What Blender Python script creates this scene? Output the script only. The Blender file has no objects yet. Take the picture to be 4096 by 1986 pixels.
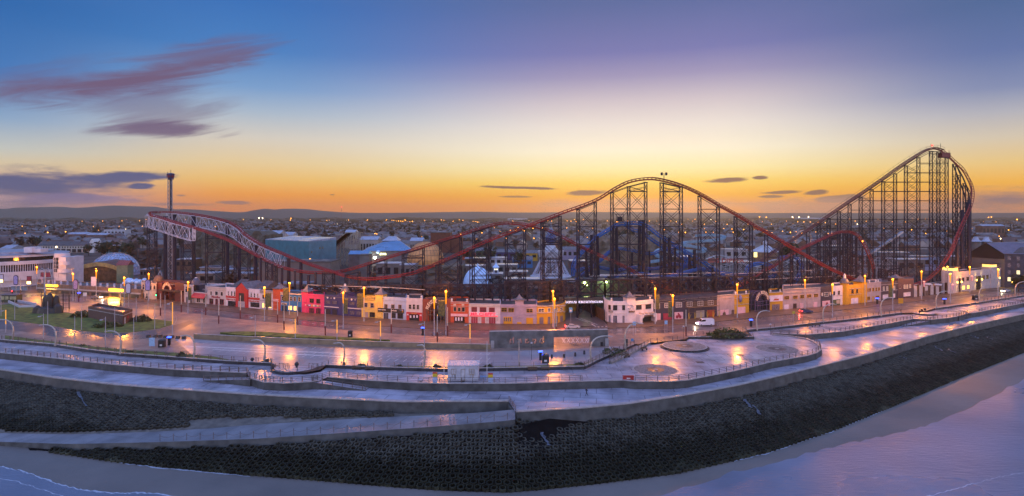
import bpy, math, random
from math import sin, cos
from mathutils import Vector as V_, Matrix
S = bpy.context.scene
COL = S.collection
random.seed(7); ru = random.uniform
R = math.radians

F, CX, HY, H = 2400.0, 2048.0, 862.0, 35.0      # focal length, centre, horizon (photo pixels), eye height (m)
cd = bpy.data.cameras.new('camera')
cam = bpy.data.objects.new('camera', cd); COL.objects.link(cam)
cam.location = (0, 0, H); cam.rotation_euler = (R(90), 0, 0)
cd.sensor_width = 36; cd.sensor_fit = 'HORIZONTAL'
cd.lens = 36 * F / 4096; cd.shift_y = -(993 - HY) / 4096
cd.clip_start = 1; cd.clip_end = 80000
S.camera = cam

def G(px, py, z=0.0):
    y = F * (H - z) / (py - HY)
    return V_(((px - CX) * y / F, y, z))
def W(px, py, y):
    return V_(((px - CX) * y / F, y, H - (py - HY) * y / F))
def lerp(a, b, t): return a + (b - a) * t
def interp(tab, x):
    if x <= tab[0][0]: (x0, y0), (x1, y1) = tab[0][:2], tab[1][:2]
    elif x >= tab[-1][0]: (x0, y0), (x1, y1) = tab[-2][:2], tab[-1][:2]
    else:
        for (x0, y0), (x1, y1) in zip(tab, tab[1:]):
            if x0 <= x <= x1: break
    return y0 + (y1 - y0) * (x - x0) / (x1 - x0)
def lin(c):
    c = c / 255.0
    return c / 12.92 if c <= 0.04045 else ((c + 0.055) / 1.055) ** 2.4
def rgb(r, g, b): return (lin(r), lin(g), lin(b), 1)

SUN_AZ, SUN_EL = R(13), R(2.0)
w = bpy.data.worlds.new('World'); S.world = w; w.use_nodes = True
nt = w.node_tree; nt.nodes.clear()
def N(t, **k):
    n = nt.nodes.new(t)
    for a, v in k.items(): setattr(n, a, v)
    return n
def mth(op, a, b=None, clamp=False):
    n = N('ShaderNodeMath', operation=op, use_clamp=clamp)
    for i, v in enumerate((a, b)):
        if v is None: continue
        if isinstance(v, (int, float)): n.inputs[i].default_value = v
        else: nt.links.new(v, n.inputs[i])
    return n.outputs[0]
def mixc(f, a, b, typ='MIX'):
    n = N('ShaderNodeMix', data_type='RGBA', blend_type=typ); n.clamp_factor = True
    for s, v in ((n.inputs[0], f), (n.inputs[6], a), (n.inputs[7], b)):
        if isinstance(v, (int, float)): s.default_value = v
        elif isinstance(v, tuple): s.default_value = v
        else: nt.links.new(v, s)
    return n.outputs[2]
tc = N('ShaderNodeTexCoord')
sx = N('ShaderNodeSeparateXYZ'); nt.links.new(tc.outputs['Generated'], sx.inputs[0])
X, Y, Z = sx.outputs
hyp = mth('SQRT', mth('ADD', mth('MULTIPLY', X, X), mth('MULTIPLY', Y, Y)))
EL = mth('DIVIDE', Z, mth('MAXIMUM', hyp, 0.02))
AZ = mth('ARCTAN2', X, Y)
POS = mth('MULTIPLY', EL, 2.0, True)
def ramp(stops):
    n = N('ShaderNodeValToRGB'); cr = n.color_ramp
    cr.interpolation = 'LINEAR'
    for i, (p, c) in enumerate(stops):
        e = cr.elements[i] if i < 2 else cr.elements.new(p)
        e.position = p; e.color = rgb(*c)
    nt.links.new(POS, n.inputs[0]); return n.outputs[0]
rl = ramp([(0, (188, 158, 180)), (.05, (206, 168, 172)), (.095, (226, 190, 160)), (.135, (222, 204, 172)), (.17, (200, 202, 196)), (.245, (142, 170, 202)), (.36, (68, 122, 188)), (.55, (44, 103, 172)), (1, (86, 106, 152))])
rm = ramp([(0, (240, 152, 96)), (.012, (255, 152, 78)), (.063, (255, 166, 66)), (.109, (246, 196, 112)), (.162, (236, 208, 158)), (.239, (216, 208, 196)), (.316, (172, 188, 206)), (.392, (122, 160, 206)), (.508, (72, 128, 194)), (.66, (56, 112, 184)), (1, (86, 106, 152))])
rc = ramp([(0, (240, 160, 84)), (.026, (255, 158, 52)), (.066, (253, 184, 60)), (.107, (255, 217, 108)), (.15, (255, 238, 176)), (.212, (253, 243, 216)), (.293, (236, 226, 218)), (.373, (208, 196, 204)), (.454, (160, 152, 188)), (.535, (120, 122, 178)), (.697, (92, 108, 160)), (1, (90, 106, 150))])
rr = ramp([(0, (190, 148, 140)), (.02, (250, 160, 92)), (.085, (255, 188, 70)), (.137, (240, 204, 134)), (.202, (216, 202, 180)), (.267, (180, 180, 190)), (.332, (130, 142, 180)), (.429, (96, 116, 168)), (.558, (78, 104, 152)), (1, (88, 106, 148))])
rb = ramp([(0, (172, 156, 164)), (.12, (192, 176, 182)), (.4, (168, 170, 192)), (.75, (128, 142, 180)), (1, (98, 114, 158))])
def band(a0, a1): # 0 at a0, 1 at a1
    n = N('ShaderNodeMapRange', interpolation_type='SMOOTHSTEP'); n.inputs[1].default_value = R(a0); n.inputs[2].default_value = R(a1)
    nt.links.new(AZ, n.inputs[0]); return n.outputs[0]
col = mixc(band(-42, -24), rl, rm)
col = mixc(band(-24, 8), col, rc)
col = mixc(band(18, 40), col, rr)
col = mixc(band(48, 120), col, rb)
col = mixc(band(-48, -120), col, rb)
tex = N('ShaderNodeTexSky', sky_type='NISHITA', sun_disc=False)
tex.sun_elevation = SUN_EL; tex.sun_rotation = SUN_AZ
cv = N('ShaderNodeCombineXYZ')
nt.links.new(mth('MULTIPLY', AZ, 9.0), cv.inputs[0]); nt.links.new(mth('MULTIPLY', EL, 42.0), cv.inputs[1])
nz = N('ShaderNodeTexNoise'); nz.inputs['Scale'].default_value = 1.6; nz.inputs['Detail'].default_value = 7; nz.inputs['Roughness'].default_value = .62
nt.links.new(cv.outputs[0], nz.inputs['Vector'])
nz2 = N('ShaderNodeTexNoise'); nz2.inputs['Scale'].default_value = .55; nz2.inputs['Detail'].default_value = 5; nz2.inputs['Distortion'].default_value = .6
nt.links.new(cv.outputs[0], nz2.inputs['Vector'])
NS = mth('ADD', mth('MULTIPLY', mth('SUBTRACT', nz.outputs[0], .5), 2.3), mth('MULTIPLY', mth('SUBTRACT', nz2.outputs[0], .5), 1.8))
cw = N('ShaderNodeCombineXYZ'); nt.links.new(mth('MULTIPLY', AZ, 5.0), cw.inputs[0]); nt.links.new(mth('MULTIPLY', mth('SUBTRACT', EL, mth('MULTIPLY', AZ, .27)), 46.0), cw.inputs[1])
nz3 = N('ShaderNodeTexNoise'); nz3.inputs['Scale'].default_value = 1.0; nz3.inputs['Detail'].default_value = 9; nz3.inputs['Roughness'].default_value = .66; nz3.inputs['Distortion'].default_value = .8
nt.links.new(cw.outputs[0], nz3.inputs['Vector']); NW = mth('ADD', mth('MULTIPLY', mth('SUBTRACT', nz3.outputs[0], .5), 3.0), mth('MULTIPLY', mth('SUBTRACT', nz2.outputs[0], .5), .8))
A_, B_, C_, D_ = (112, 92, 124), (92, 96, 138), (126, 98, 92), (206, 160, 138)
CL = [(560, 318, 600, 70, 15, 1, A_), (800, 228, 400, 90, 17, .75, A_), (650, 518, 330, 44, 3, .9, A_), (620, 430, 380, 110, 0, .5, A_), (250, 330, 420, 110, 14, .4, A_),
      (120, 742, 520, 92, 0, 1, B_), (470, 704, 210, 30, 4, 1, B_), (60, 720, 300, 60, 0, 1, B_), (562, 745, 55, 12, 4, 1, B_), (330, 798, 330, 26, 0, .7, (140, 124, 168)), (-80, 705, 200, 40, 0, .9, B_),
      (740, 818, 170, 10, 0, .7, (160, 128, 140)), (930, 812, 100, 11, 0, .8, (150, 118, 128)), (725, 783, 30, 6, 0, .8, (150, 118, 128)),
      (2080, 752, 170, 7, -2, 1, C_), (2335, 772, 95, 14, 2, 1, C_), (2060, 788, 80, 5, 0, .8, C_), (1330, 780, 20, 5, 0, .8, C_),
      (2905, 721, 90, 11, 3, 1, C_), (3040, 711, 36, 9, 0, 1, C_), (3130, 770, 110, 8, 2, 1, C_), (3270, 769, 60, 12, 3, 1, C_), (3080, 787, 55, 7, 0, 1, C_), (3360, 796, 110, 16, 4, .9, (140, 112, 108)),
      (2650, 822, 700, 38, 0, .65, D_), (3350, 832, 800, 40, 0, .65, (190, 148, 140)), (4020, 796, 420, 52, 0, .95, (138, 116, 130)), (2480, 806, 120, 14, 0, .5, D_)]
for (px, py, a, b, rot, amt, cc) in CL:
    u0 = math.atan((px - CX) / F); c0 = cos(u0); v0 = (HY - py) / F * c0
    a1, b1 = a / F * c0 * c0, b / F * c0
    du = mth('SUBTRACT', AZ, u0); dv = mth('SUBTRACT', EL, v0)
    t = math.tan(R(rot)) * b1 / b * a / a1 if rot else 0
    dv = mth('SUBTRACT', dv, mth('MULTIPLY', du, math.tan(R(rot)))) if rot else dv
    p, q = mth('DIVIDE', du, a1), mth('DIVIDE', dv, b1)
    d = mth('SQRT', mth('ADD', mth('MULTIPLY', p, p), mth('MULTIPLY', q, q)))
    d = mth('ADD', d, mth('MULTIPLY', NW if cc is A_ else NS, .72 if cc is A_ else .75))
    mr = N('ShaderNodeMapRange', interpolation_type='SMOOTHSTEP'); mr.inputs[1].default_value = 1.05; mr.inputs[2].default_value = .15 if b > 30 else .5
    mr.inputs[4].default_value = amt; nt.links.new(d, mr.inputs[0])
    col = mixc(mr.outputs[0], col, rgb(*cc))
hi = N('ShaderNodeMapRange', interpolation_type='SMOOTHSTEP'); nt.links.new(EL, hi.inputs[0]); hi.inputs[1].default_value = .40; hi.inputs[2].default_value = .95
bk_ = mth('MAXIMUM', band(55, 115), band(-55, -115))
gain = mth('ADD', mth('ADD', 1.0, mth('MULTIPLY', hi.outputs[0], 2.0)), mth('MULTIPLY', bk_, 1.9))  # unseen sky overhead and behind the camera brightened, added to light fronts and ground
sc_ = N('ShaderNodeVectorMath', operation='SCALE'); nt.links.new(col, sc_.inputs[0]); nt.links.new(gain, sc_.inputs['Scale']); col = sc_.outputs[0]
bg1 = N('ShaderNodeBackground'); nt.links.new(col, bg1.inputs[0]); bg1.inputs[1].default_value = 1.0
bg2 = N('ShaderNodeBackground'); nt.links.new(tex.outputs[0], bg2.inputs[0]); bg2.inputs[1].default_value = .004
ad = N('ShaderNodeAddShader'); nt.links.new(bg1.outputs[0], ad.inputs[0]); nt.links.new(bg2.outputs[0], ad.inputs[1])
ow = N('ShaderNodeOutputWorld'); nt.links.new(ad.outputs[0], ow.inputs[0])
w.cycles.sampling_method = 'MANUAL'; w.cycles.sample_map_resolution = 512

sl = bpy.data.lights.new('sun', 'SUN'); sl.energy = .25; sl.angle = R(12); sl.color = (1, .72, .42)
so = bpy.data.objects.new('sun', sl); COL.objects.link(so)
so.rotation_euler = V_((-sin(SUN_AZ) * cos(SUN_EL), -cos(SUN_AZ) * cos(SUN_EL), -sin(SUN_EL))).to_track_quat('-Z', 'Y').to_euler()
S.view_settings.view_transform = 'Standard'; S.view_settings.look = 'None'
S.view_settings.exposure = 0; S.view_settings.gamma = 1
S.cycles.denoising_prefilter = 'ACCURATE'; S.cycles.volume_bounces = 0; S.cycles.max_bounces = 6; S.cycles.use_light_tree = True
S.cycles.sample_clamp_indirect = 4

MATS = {}
def mat(name, c, rough=.6, var=.2, scale=1.5, metal=0, c2=None, bump=0, rvar=0, spec=.5, detail=4):
    """plain surface with mottled colour and gloss; c = linear rgb"""
    if name in MATS: return MATS[name]
    m = bpy.data.materials.new(name); m.use_nodes = True; t = m.node_tree
    b = t.nodes['Principled BSDF']; MATS[name] = m
    g = t.nodes.new('ShaderNodeNewGeometry')
    n = t.nodes.new('ShaderNodeTexNoise'); n.inputs['Scale'].default_value = scale; n.inputs['Detail'].default_value = detail
    t.links.new(g.outputs['Position'], n.inputs['Vector'])
    x = t.nodes.new('ShaderNodeMix'); x.data_type = 'RGBA'
    mr = t.nodes.new('ShaderNodeMapRange'); mr.inputs[1].default_value = .3; mr.inputs[2].default_value = .7
    t.links.new(n.outputs[0], mr.inputs[0]); t.links.new(mr.outputs[0], x.inputs[0])
    ca = tuple(v * max(.05, 1 - var) for v in c[:3]) + (1,); cb = tuple(v * (1 + var) for v in (c2 or c)[:3]) + (1,)
    x.inputs[6].default_value = ca; x.inputs[7].default_value = cb
    t.links.new(x.outputs[2], b.inputs['Base Color'])
    b.inputs['Roughness'].default_value = rough; b.inputs['Metallic'].default_value = metal
    b.inputs['Specular IOR Level'].default_value = spec
    if rvar:
        n2 = t.nodes.new('ShaderNodeTexNoise'); n2.inputs['Scale'].default_value = scale * .35; n2.inputs['Detail'].default_value = 5
        t.links.new(g.outputs['Position'], n2.inputs['Vector'])
        m2 = t.nodes.new('ShaderNodeMapRange'); m2.inputs[1].default_value = .35; m2.inputs[2].default_value = .62
        m2.inputs[3].default_value = max(.04, rough - rvar); m2.inputs[4].default_value = rough + rvar
        t.links.new(n2.outputs[0], m2.inputs[0]); t.links.new(m2.outputs[0], b.inputs['Roughness'])
    if bump:
        bm = t.nodes.new('ShaderNodeBump'); bm.inputs['Strength'].default_value = bump; bm.inputs['Distance'].default_value = .1
        t.links.new(n.outputs[0], bm.inputs['Height']); t.links.new(bm.outputs[0], b.inputs['Normal'])
    return m
def srgb(r, g, b): return (lin(r), lin(g), lin(b))
def glow(name, c, s):
    if name in MATS: return MATS[name]
    m = bpy.data.materials.new(name); m.use_nodes = True; t = m.node_tree; MATS[name] = m
    b = t.nodes['Principled BSDF']; b.inputs['Base Color'].default_value = (*c[:3], 1)
    b.inputs['Emission Color'].default_value = (*c[:3], 1); b.inputs['Emission Strength'].default_value = s
    m.cycles.emission_sampling = 'NONE'
    return m
def paving(name, c, sx, sy, rough, rvar, var=.18, rot=0, line=.45, scale=.12, mort=.02, bump=0.0):
    """wet slabs: joints in a grid, puddled gloss"""
    m = mat(name, c, rough, var, scale, rvar=rvar, detail=6); t = m.node_tree; b = t.nodes['Principled BSDF']
    g = next(n for n in t.nodes if n.type == 'NEW_GEOMETRY')
    mp = t.nodes.new('ShaderNodeMapping'); mp.inputs['Rotation'].default_value = (0, 0, R(rot)); t.links.new(g.outputs['Position'], mp.inputs[0])
    k = t.nodes.new('ShaderNodeTexBrick'); k.inputs['Scale'].default_value = 1; k.inputs['Brick Width'].default_value = sx; k.inputs['Row Height'].default_value = sy
    k.inputs['Mortar Size'].default_value = mort * 4.5; k.inputs['Mortar Smooth'].default_value = .3
    k.inputs['Color1'].default_value = (1, 1, 1, 1); k.inputs['Color2'].default_value = (.8, .8, .82, 1); k.inputs['Mortar'].default_value = (line, line, line, 1)
    t.links.new(mp.outputs[0], k.inputs[0])
    x = t.nodes.new('ShaderNodeMix'); x.data_type = 'RGBA'; x.blend_type = 'MULTIPLY'; x.inputs[0].default_value = 1
    old = b.inputs['Base Color'].links[0].from_socket
    t.links.new(old, x.inputs[6]); t.links.new(k.outputs[0], x.inputs[7]); t.links.new(x.outputs[2], b.inputs['Base Color'])
    return m

ORG = {}
class MB:
    def __init__(s): s.v = []; s.f = []; s.mi = []; s.m = 0
    def add(s, vs, fs):
        b = len(s.v); s.v += [tuple(v) for v in vs]; s.f += [[i + b for i in f] for f in fs]; s.mi += [s.m] * len(fs); return s
    def poly(s, pts): return s.add(pts, [list(range(len(pts)))])
    def hexa(s, p): # 8 corners: bottom 4 ccw, top 4
        return s.add(p, [[3, 2, 1, 0], [4, 5, 6, 7], [0, 1, 5, 4], [1, 2, 6, 5], [2, 3, 7, 6], [3, 0, 4, 7]])
    def box(s, x0, x1, y0, y1, z0, z1):
        return s.hexa([(x0, y0, z0), (x1, y0, z0), (x1, y1, z0), (x0, y1, z0), (x0, y0, z1), (x1, y0, z1), (x1, y1, z1), (x0, y1, z1)])
    def obox(s, o, ux, uy, a0, a1, b0, b1, z0, z1):
        P = lambda a, b, z: o + ux * a + uy * b + V_((0, 0, z))
        return s.hexa([P(a0, b0, z0), P(a1, b0, z0), P(a1, b1, z0), P(a0, b1, z0), P(a0, b0, z1), P(a1, b0, z1), P(a1, b1, z1), P(a0, b1, z1)])
    def beam(s, p, q, w, h=None):
        p, q = V_(p), V_(q); d = q - p
        if d.length < 1e-4: return s
        d.normalize(); up = V_((0, 0, 1)) if abs(d.z) < .95 else V_((0, 1, 0))
        a = d.cross(up).normalized() * w / 2; b = a.cross(d).normalized() * (h or w) / 2
        return s.hexa([p - a - b, p + a - b, p + a + b, p - a + b, q - a - b, q + a - b, q + a + b, q - a + b])
    def tube(s, pts, r, n=6, r2=None, cap=True):
        pts = [V_(p) for p in pts]; L = len(pts); rings = []; up = V_((0, 0, 1))
        for i, p in enumerate(pts):
            d = (pts[min(i + 1, L - 1)] - pts[max(i - 1, 0)]).normalized()
            u = up if abs(d.z) < .96 else V_((0, 1, 0))
            a = d.cross(u).normalized(); b = d.cross(a).normalized(); rr = r if r2 is None else lerp(r, r2, i / (L - 1))
            rings.append([p + a * rr * cos(k * 2 * math.pi / n) + b * rr * sin(k * 2 * math.pi / n) for k in range(n)])
        vs = [v for g in rings for v in g]
        fs = [[i * n + k, i * n + (k + 1) % n, (i + 1) * n + (k + 1) % n, (i + 1) * n + k] for i in range(L - 1) for k in range(n)]
        if cap: fs += [list(range(n))[::-1], list(range((L - 1) * n, L * n))]
        return s.add(vs, fs)
    def lathe(s, c, prof, n=24, a0=0, a1=2 * math.pi, sy=1.0):
        c = V_(c); full = abs(a1 - a0 - 2 * math.pi) < 1e-6; k = n if full else n + 1
        vs = [c + V_((r * cos(a0 + (a1 - a0) * i / n), sy * r * sin(a0 + (a1 - a0) * i / n), z)) for r, z in prof for i in range(k)]
        fs = []
        for j in range(len(prof) - 1):
            for i in range(n):
                i2 = (i + 1) % k
                fs.append([j * k + i, j * k + i2, (j + 1) * k + i2, (j + 1) * k + i])
        return s.add(vs, fs)
    def sphere(s, c, r, n=10, z=1.0, lo=-1.0):
        st = max(4, n // 2); a0 = math.asin(lo)
        return s.lathe(c, [(max(1e-3, r * cos(lerp(a0, math.pi / 2, i / st))), r * z * sin(lerp(a0, math.pi / 2, i / st))) for i in range(st + 1)], n)
    def prism(s, pts, z0, z1):
        n = len(pts); vs = [(p[0], p[1], z0) for p in pts] + [(p[0], p[1], z1) for p in pts]
        return s.add(vs, [list(range(n))[::-1], list(range(n, 2 * n))] + [[i, (i + 1) % n, n + (i + 1) % n, n + i] for i in range(n)])
    def mk(s, name, mats, parent=None, origin=None, smooth=False):
        o = V_(origin) if origin is not None else (ORG[parent.name] if parent else V_((0, 0, 0)))
        me = bpy.data.meshes.new(name); me.from_pydata([(v[0] - o.x, v[1] - o.y, v[2] - o.z) for v in s.v], [], s.f)
        for m in (mats if isinstance(mats, (list, tuple)) else [mats]): me.materials.append(m)
        if any(s.mi): me.polygons.foreach_set('material_index', s.mi)
        if smooth: me.polygons.foreach_set('use_smooth', [True] * len(s.f))
        me.update()
        ob = bpy.data.objects.new(name, me); COL.objects.link(ob)
        if parent: ob.parent = parent
        else: ob.location = o
        ORG[ob.name] = o; return ob
def tag(o, label, cat, group=None, kind=None):
    o['label'] = label; o['category'] = cat
    if group: o['group'] = group
    if kind: o['kind'] = kind
    return o
def thing(name, label, cat, loc, group=None):
    o = bpy.data.objects.new(name, None); COL.objects.link(o); o.location = loc; o.empty_display_size = .5
    ORG[o.name] = V_(loc); return tag(o, label, cat, group)
def struct(name, mb, m, kind='structure', **k):
    o = mb.mk(name, m, **k); o['kind'] = kind; return o
def copy_tree(o, loc=None, label=None, parent=None, rz=None):
    c = o.copy(); COL.objects.link(c)
    if parent: c.parent = parent
    if loc is not None: c.location = loc; ORG[c.name] = V_(loc)
    if rz is not None: c.rotation_euler = (0, 0, rz)
    if label: c['label'] = label
    for ch in list(KIDS.get(o.name, [])) or [x for x in o.children]: copy_tree(ch, parent=c)
    return c
KIDS = {}
def text_mesh(body, font_bold=False):
    cu = bpy.data.curves.new('lettering', 'FONT'); cu.body = body; cu.size = 1; cu.extrude = .02; cu.resolution_u = 2
    cu.align_x = 'LEFT'
    if font_bold: cu.offset = .02
    ob = bpy.data.objects.new('lettering', cu); COL.objects.link(ob)
    dg = bpy.context.evaluated_depsgraph_get(); dg.update()
    me = bpy.data.meshes.new_from_object(ob.evaluated_get(dg))
    vs = [v.co.copy() for v in me.vertices]; fs = [list(p.vertices) for p in me.polygons]
    rmo(ob, do_unlink=True); bpy.data.curves.remove(cu); bpy.data.meshes.remove(me)
    x0, x1 = min(v.x for v in vs), max(v.x for v in vs); y0, y1 = min(v.y for v in vs), max(v.y for v in vs)
    return [((v.x - x0) / (x1 - x0), (v.y - y0) / (y1 - y0), v.z) for v in vs], fs
def put_text(mb, body, o, ux, uy, wd, ht, nrm=None, bold=True, th=.06):
    """lettering filling a wd x ht field whose lower left corner is o"""
    vs, fs = text_mesh(body, bold); nrm = nrm or ux.cross(uy)
    return mb.add([o + ux * (v[0] * wd) + uy * (v[1] * ht) + nrm * (v[2] * th / .04) for v in vs], fs)
UP = V_((0, 0, 1)); rmo = bpy.data.objects.remove
# ================================================================== ground, promenade levels, sea wall, beach
ZA, ZB, ZW, ZT = -0.5, -2.0, -4.3, -8.0         # lower promenade, sea walk, foot of sea wall, beach
ABACK = [(-700, 1300), (7, 1362), (216, 1380), (360, 1402), (504, 1418), (700, 1432), (906, 1447), (1088, 1456), (1084, 1466), (1100, 1478), (1160, 1489), (1220, 1490), (1280, 1480), (1290, 1473),
         (1304, 1463), (1480, 1471), (1790, 1479), (1914, 1477), (2120, 1473), (2336, 1469), (2400, 1435), (2537, 1377), (2594, 1374), (2640, 1368), (2745, 1358), (2753, 1350), (3016, 1350), (2986, 1322),
         (3098, 1313), (3296, 1290), (3396, 1280), (3605, 1253), (3640, 1254), (3700, 1247), (3738, 1236), (3936, 1208), (4096, 1183), (4700, 1080)]
AFRONT = [(-700, 1340), (0, 1412), (216, 1434), (432, 1458), (700, 1480), (989, 1494), (1000, 1513), (1061, 1531), (1141, 1535), (1235, 1530), (1270, 1526), (1310, 1510), (1469, 1523), (1671, 1534), (1790, 1536), (2024, 1536),
          (2328, 1527), (2493, 1523), (2540, 1528), (2680, 1528), (2750, 1522), (2938, 1485), (3024, 1464), (3080, 1450), (3224, 1425), (3260, 1414), (3282, 1399), (3276, 1385), (3253, 1368), (3224, 1357),
          (3152, 1346), (3086, 1341), (3091, 1336), (3224, 1341), (3368, 1328), (3600, 1287), (3648, 1278), (3720, 1281), (3790, 1274), (3828, 1267), (3870, 1256), (3915, 1250), (4096, 1213), (4700, 1095)]
BFRONT_L = [(-700, 1400), (0, 1480), (235, 1515), (469, 1541), (704, 1559), (1024, 1581), (1375, 1599), (1610, 1609), (2035, 1607)]
BFRONT_R = [(2063, 1649), (2328, 1634), (2516, 1616), (2704, 1588), (2938, 1545), (3072, 1515), (3450, 1423), (3701, 1348), (3890, 1301), (4096, 1257), (4700, 1125)]
SLIP_R = [(-700, 1745), (0, 1733), (281, 1738), (610, 1728), (844, 1714), (1000, 1700), (1328, 1681), (1469, 1672), (1844, 1656), (2045, 1640)]
SLIP_F = [(-700, 1775), (0, 1768), (281, 1777), (610, 1770), (1024, 1756), (1469, 1726), (1704, 1710), (2024, 1684), (2066, 1678)]
TOE = [(-700, 1800), (173, 1803), (469, 1850), (704, 1874), (1000, 1903), (1281, 1925), (1563, 1949), (1750, 1963), (2024, 1972), (2141, 1963), (2375, 1939), (2704, 1897), (2938, 1843), (3072, 1810),
       (3324, 1725), (3575, 1622), (3827, 1515), (4096, 1408), (4700, 1190)]
XY = lambda L, z: [G(x, y, z) for x, y in L]
def flat(name, pts, z, m, **k):
    mb = MB().poly([(p.x, p.y, z) for p in pts]); return struct(name, mb, m, **k)

M_ground = mat('park_ground', (.026, .023, .02), .75, .45, .05, rvar=.2, detail=8)
M_asph = mat('wet_asphalt', (.085, .068, .07), .34, .3, .12, rvar=.16, detail=8)
M_tram = paving('tram_paving', (.26, .17, .13), 3.2, 1.6, .42, .14, .25, line=.6, scale=.2)
M_foot = paving('footway_paving', (.12, .075, .05), 1.2, .6, .5, .12, .25, line=.6, scale=.3)
M_park = paving('parking_paving', (.31, .27, .29), 9, 5, .36, .17, .3, line=.55, scale=.09)
M_prom = paving('promenade_slabs', (.37, .33, .37), 5.5, 3.2, .34, .2, .42, line=.35, scale=.22)
M_walk = paving('sea_walk_slabs', (.33, .32, .39), 6.5, 3.4, .33, .2, .42, rot=8, line=.35, scale=.2)
M_conc = mat('weathered_concrete', (.11, .10, .085), .65, .4, .7, rvar=.1, detail=8)
M_wall = mat('stained_concrete', (.058, .06, .056), .6, .5, .55, rvar=.12, detail=9)
M_cope = mat('coping_stone', (.34, .31, .30), .4, .2, 1.0, rvar=.15)
M_slip = paving('slipway_concrete', (.19, .19, .21), 5, 40, .45, .15, .3, rot=20, line=.6, scale=.25)
M_grass = mat('short_grass', (.06, .09, .012), .9, .6, .5, c2=(.10, .12, .016), bump=.5, detail=8)
M_white_line = mat('white_road_paint', (.62, .60, .6), .45, .2, 2)
M_steel = mat('steel_rail', (.12, .085, .07), .5, .2, 3)

land = XY(ABACK, 0)
struct('ground', MB().poly([(p.x, p.y, -.03) for p in land] + [(8000, land[-1].y, -.03), (8000, 6300, -.03), (-8000, 6300, -.03), (-8000, land[0].y, -.03)]), M_ground)
ROADF = [(-700, 1150), (0, 1166), (300, 1176), (600, 1209), (745, 1226), (1000, 1256), (1300, 1288), (1500, 1304), (1720, 1315), (2000, 1322), (2250, 1320), (2420, 1314), (2560, 1309), (2650, 1304), (2850, 1289), (3000, 1273), (3140, 1259), (3300, 1247), (3500, 1226), (3700, 1200), (3900, 1174), (4096, 1151), (4700, 1080)]
ROADN = [(-700, 1168), (0, 1187), (108, 1190), (252, 1207), (522, 1234), (690, 1243), (780, 1255), (960, 1278), (1140, 1296), (1360, 1319), (1560, 1335), (1720, 1346), (1900, 1352), (2100, 1350), (2430, 1336), (2652, 1334), (2832, 1320), (3008, 1303), (3188, 1288), (3368, 1267), (3584, 1245), (3792, 1220), (4096, 1169), (4700, 1092)]
FRONT = [(-700, 1130), (0, 1148), (300, 1160), (580, 1193), (745, 1210), (900, 1224), (1100, 1243), (1300, 1258), (1440, 1270), (1620, 1282), (1800, 1292), (2000, 1297), (2190, 1298), (2262, 1285), (2300, 1240), (2390, 1262), (2420, 1280), (2452, 1292), (2545, 1291), (2615, 1281), (2870, 1265), (3080, 1243), (3282, 1229), (3468, 1211), (3655, 1190), (3790, 1173), (4000, 1147), (4700, 1070)]
def strip(name, top, bot, z, m, x0=-700, x1=4700, dx=30, kind='structure'):
    mb = MB(); n = int((x1 - x0) / dx); vs = []
    for i in range(n + 1):
        x = x0 + dx * i; vs += [G(x, interp(top, x), z), G(x, interp(bot, x), z)]
    mb.add(vs, [[2 * i, 2 * i + 1, 2 * i + 3, 2 * i + 2] for i in range(n)]); return struct(name, mb, m, kind=kind)
struct('road', MB().poly([G(x, interp(ROADF, x) - 6, -.012) for x in range(-700, 4701, 60)] + [G(x, interp(ROADN, x) + 2, -.012) for x in range(4700, -701, -60)]), M_asph)
strip('tram_strip', ROADN, [(x, y) for x, y in ABACK if x not in (1084, 1100, 1160, 1220, 1280, 1290, 3016, 2986, 3640)], -.004, M_tram)
def footway(name, x0, x1):
    mb = MB(); xs = [x0 + (x1 - x0) * i / 30 for i in range(31)]
    a = [G(x, interp(ROADF, x), .12) for x in xs]; b = [G(x, interp(FRONT, x) - 8, .12) for x in xs]
    vs = [v for p in zip(a, b) for v in p]; mb.add(vs, [[2 * i, 2 * i + 2, 2 * i + 3, 2 * i + 1] for i in range(30)])
    lo = [V_((p.x, p.y, -.03)) for p in a]; mb.add([v for p in zip(a, lo) for v in p], [[2 * i, 2 * i + 1, 2 * i + 3, 2 * i + 2] for i in range(30)])
    return struct(name, mb, M_foot)
footway('pavement', -700, 2262); footway('pavement', 2430, 4700)
struct('side_street', MB().poly([G(2262, 1300, -.008), G(2440, 1312, -.008), G(2400, 1270, -.008), G(2330, 1240, -.008), G(2285, 1222, -.008), G(2262, 1240, -.008), G(2255, 1270, -.008)]), M_asph)
struct('car_park', MB().poly([G(x, y, .004) for x, y in [(700, 1358), (775, 1358), (1000, 1374), (1300, 1392), (1600, 1404), (1960, 1408), (2330, 1394), (2440, 1390), (2536, 1377), (2400, 1436), (2336, 1468), (1914, 1473), (1480, 1469), (1304, 1461), (1260, 1470), (1130, 1470), (1088, 1455), (906, 1446), (780, 1432)]]), M_park)
mk = MB()
for k, (ya, yb, xa, xb, n) in enumerate([(1366, 1412, 800, 1960, 36), (1384, 1432, 740, 1960, 38), (1398, 1450, 860, 1960, 34)]):
    for i in range(n):
        t = i / (n - 1); x = lerp(xa, xb, t); y = lerp(ya, yb, t ** .75)
        p = G(x, y, .008); mk.add([p, p + V_((.12, 0, 0)), p + V_((-.38, -2.2, 0)), p + V_((-.5, -2.2, 0))], [[0, 3, 2, 1]])
    if k: mk.add([G(xa, ya, .008), G(lerp(xa, xb, .5), lerp(ya, yb, .6), .008), G(lerp(xa, xb, .5), lerp(ya, yb, .6) + 2, .008), G(xa, ya + 2, .008)], [[0, 3, 2, 1]])
struct('parking_markings', mk, M_white_line)
def lawn(name, px, label=None, z=.08):
    o = MB().prism([(p.x, p.y) for p in (G(x, y, z) for x, y in px)][::-1], -.02, z); return struct(name, o, M_grass, kind='stuff')
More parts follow.
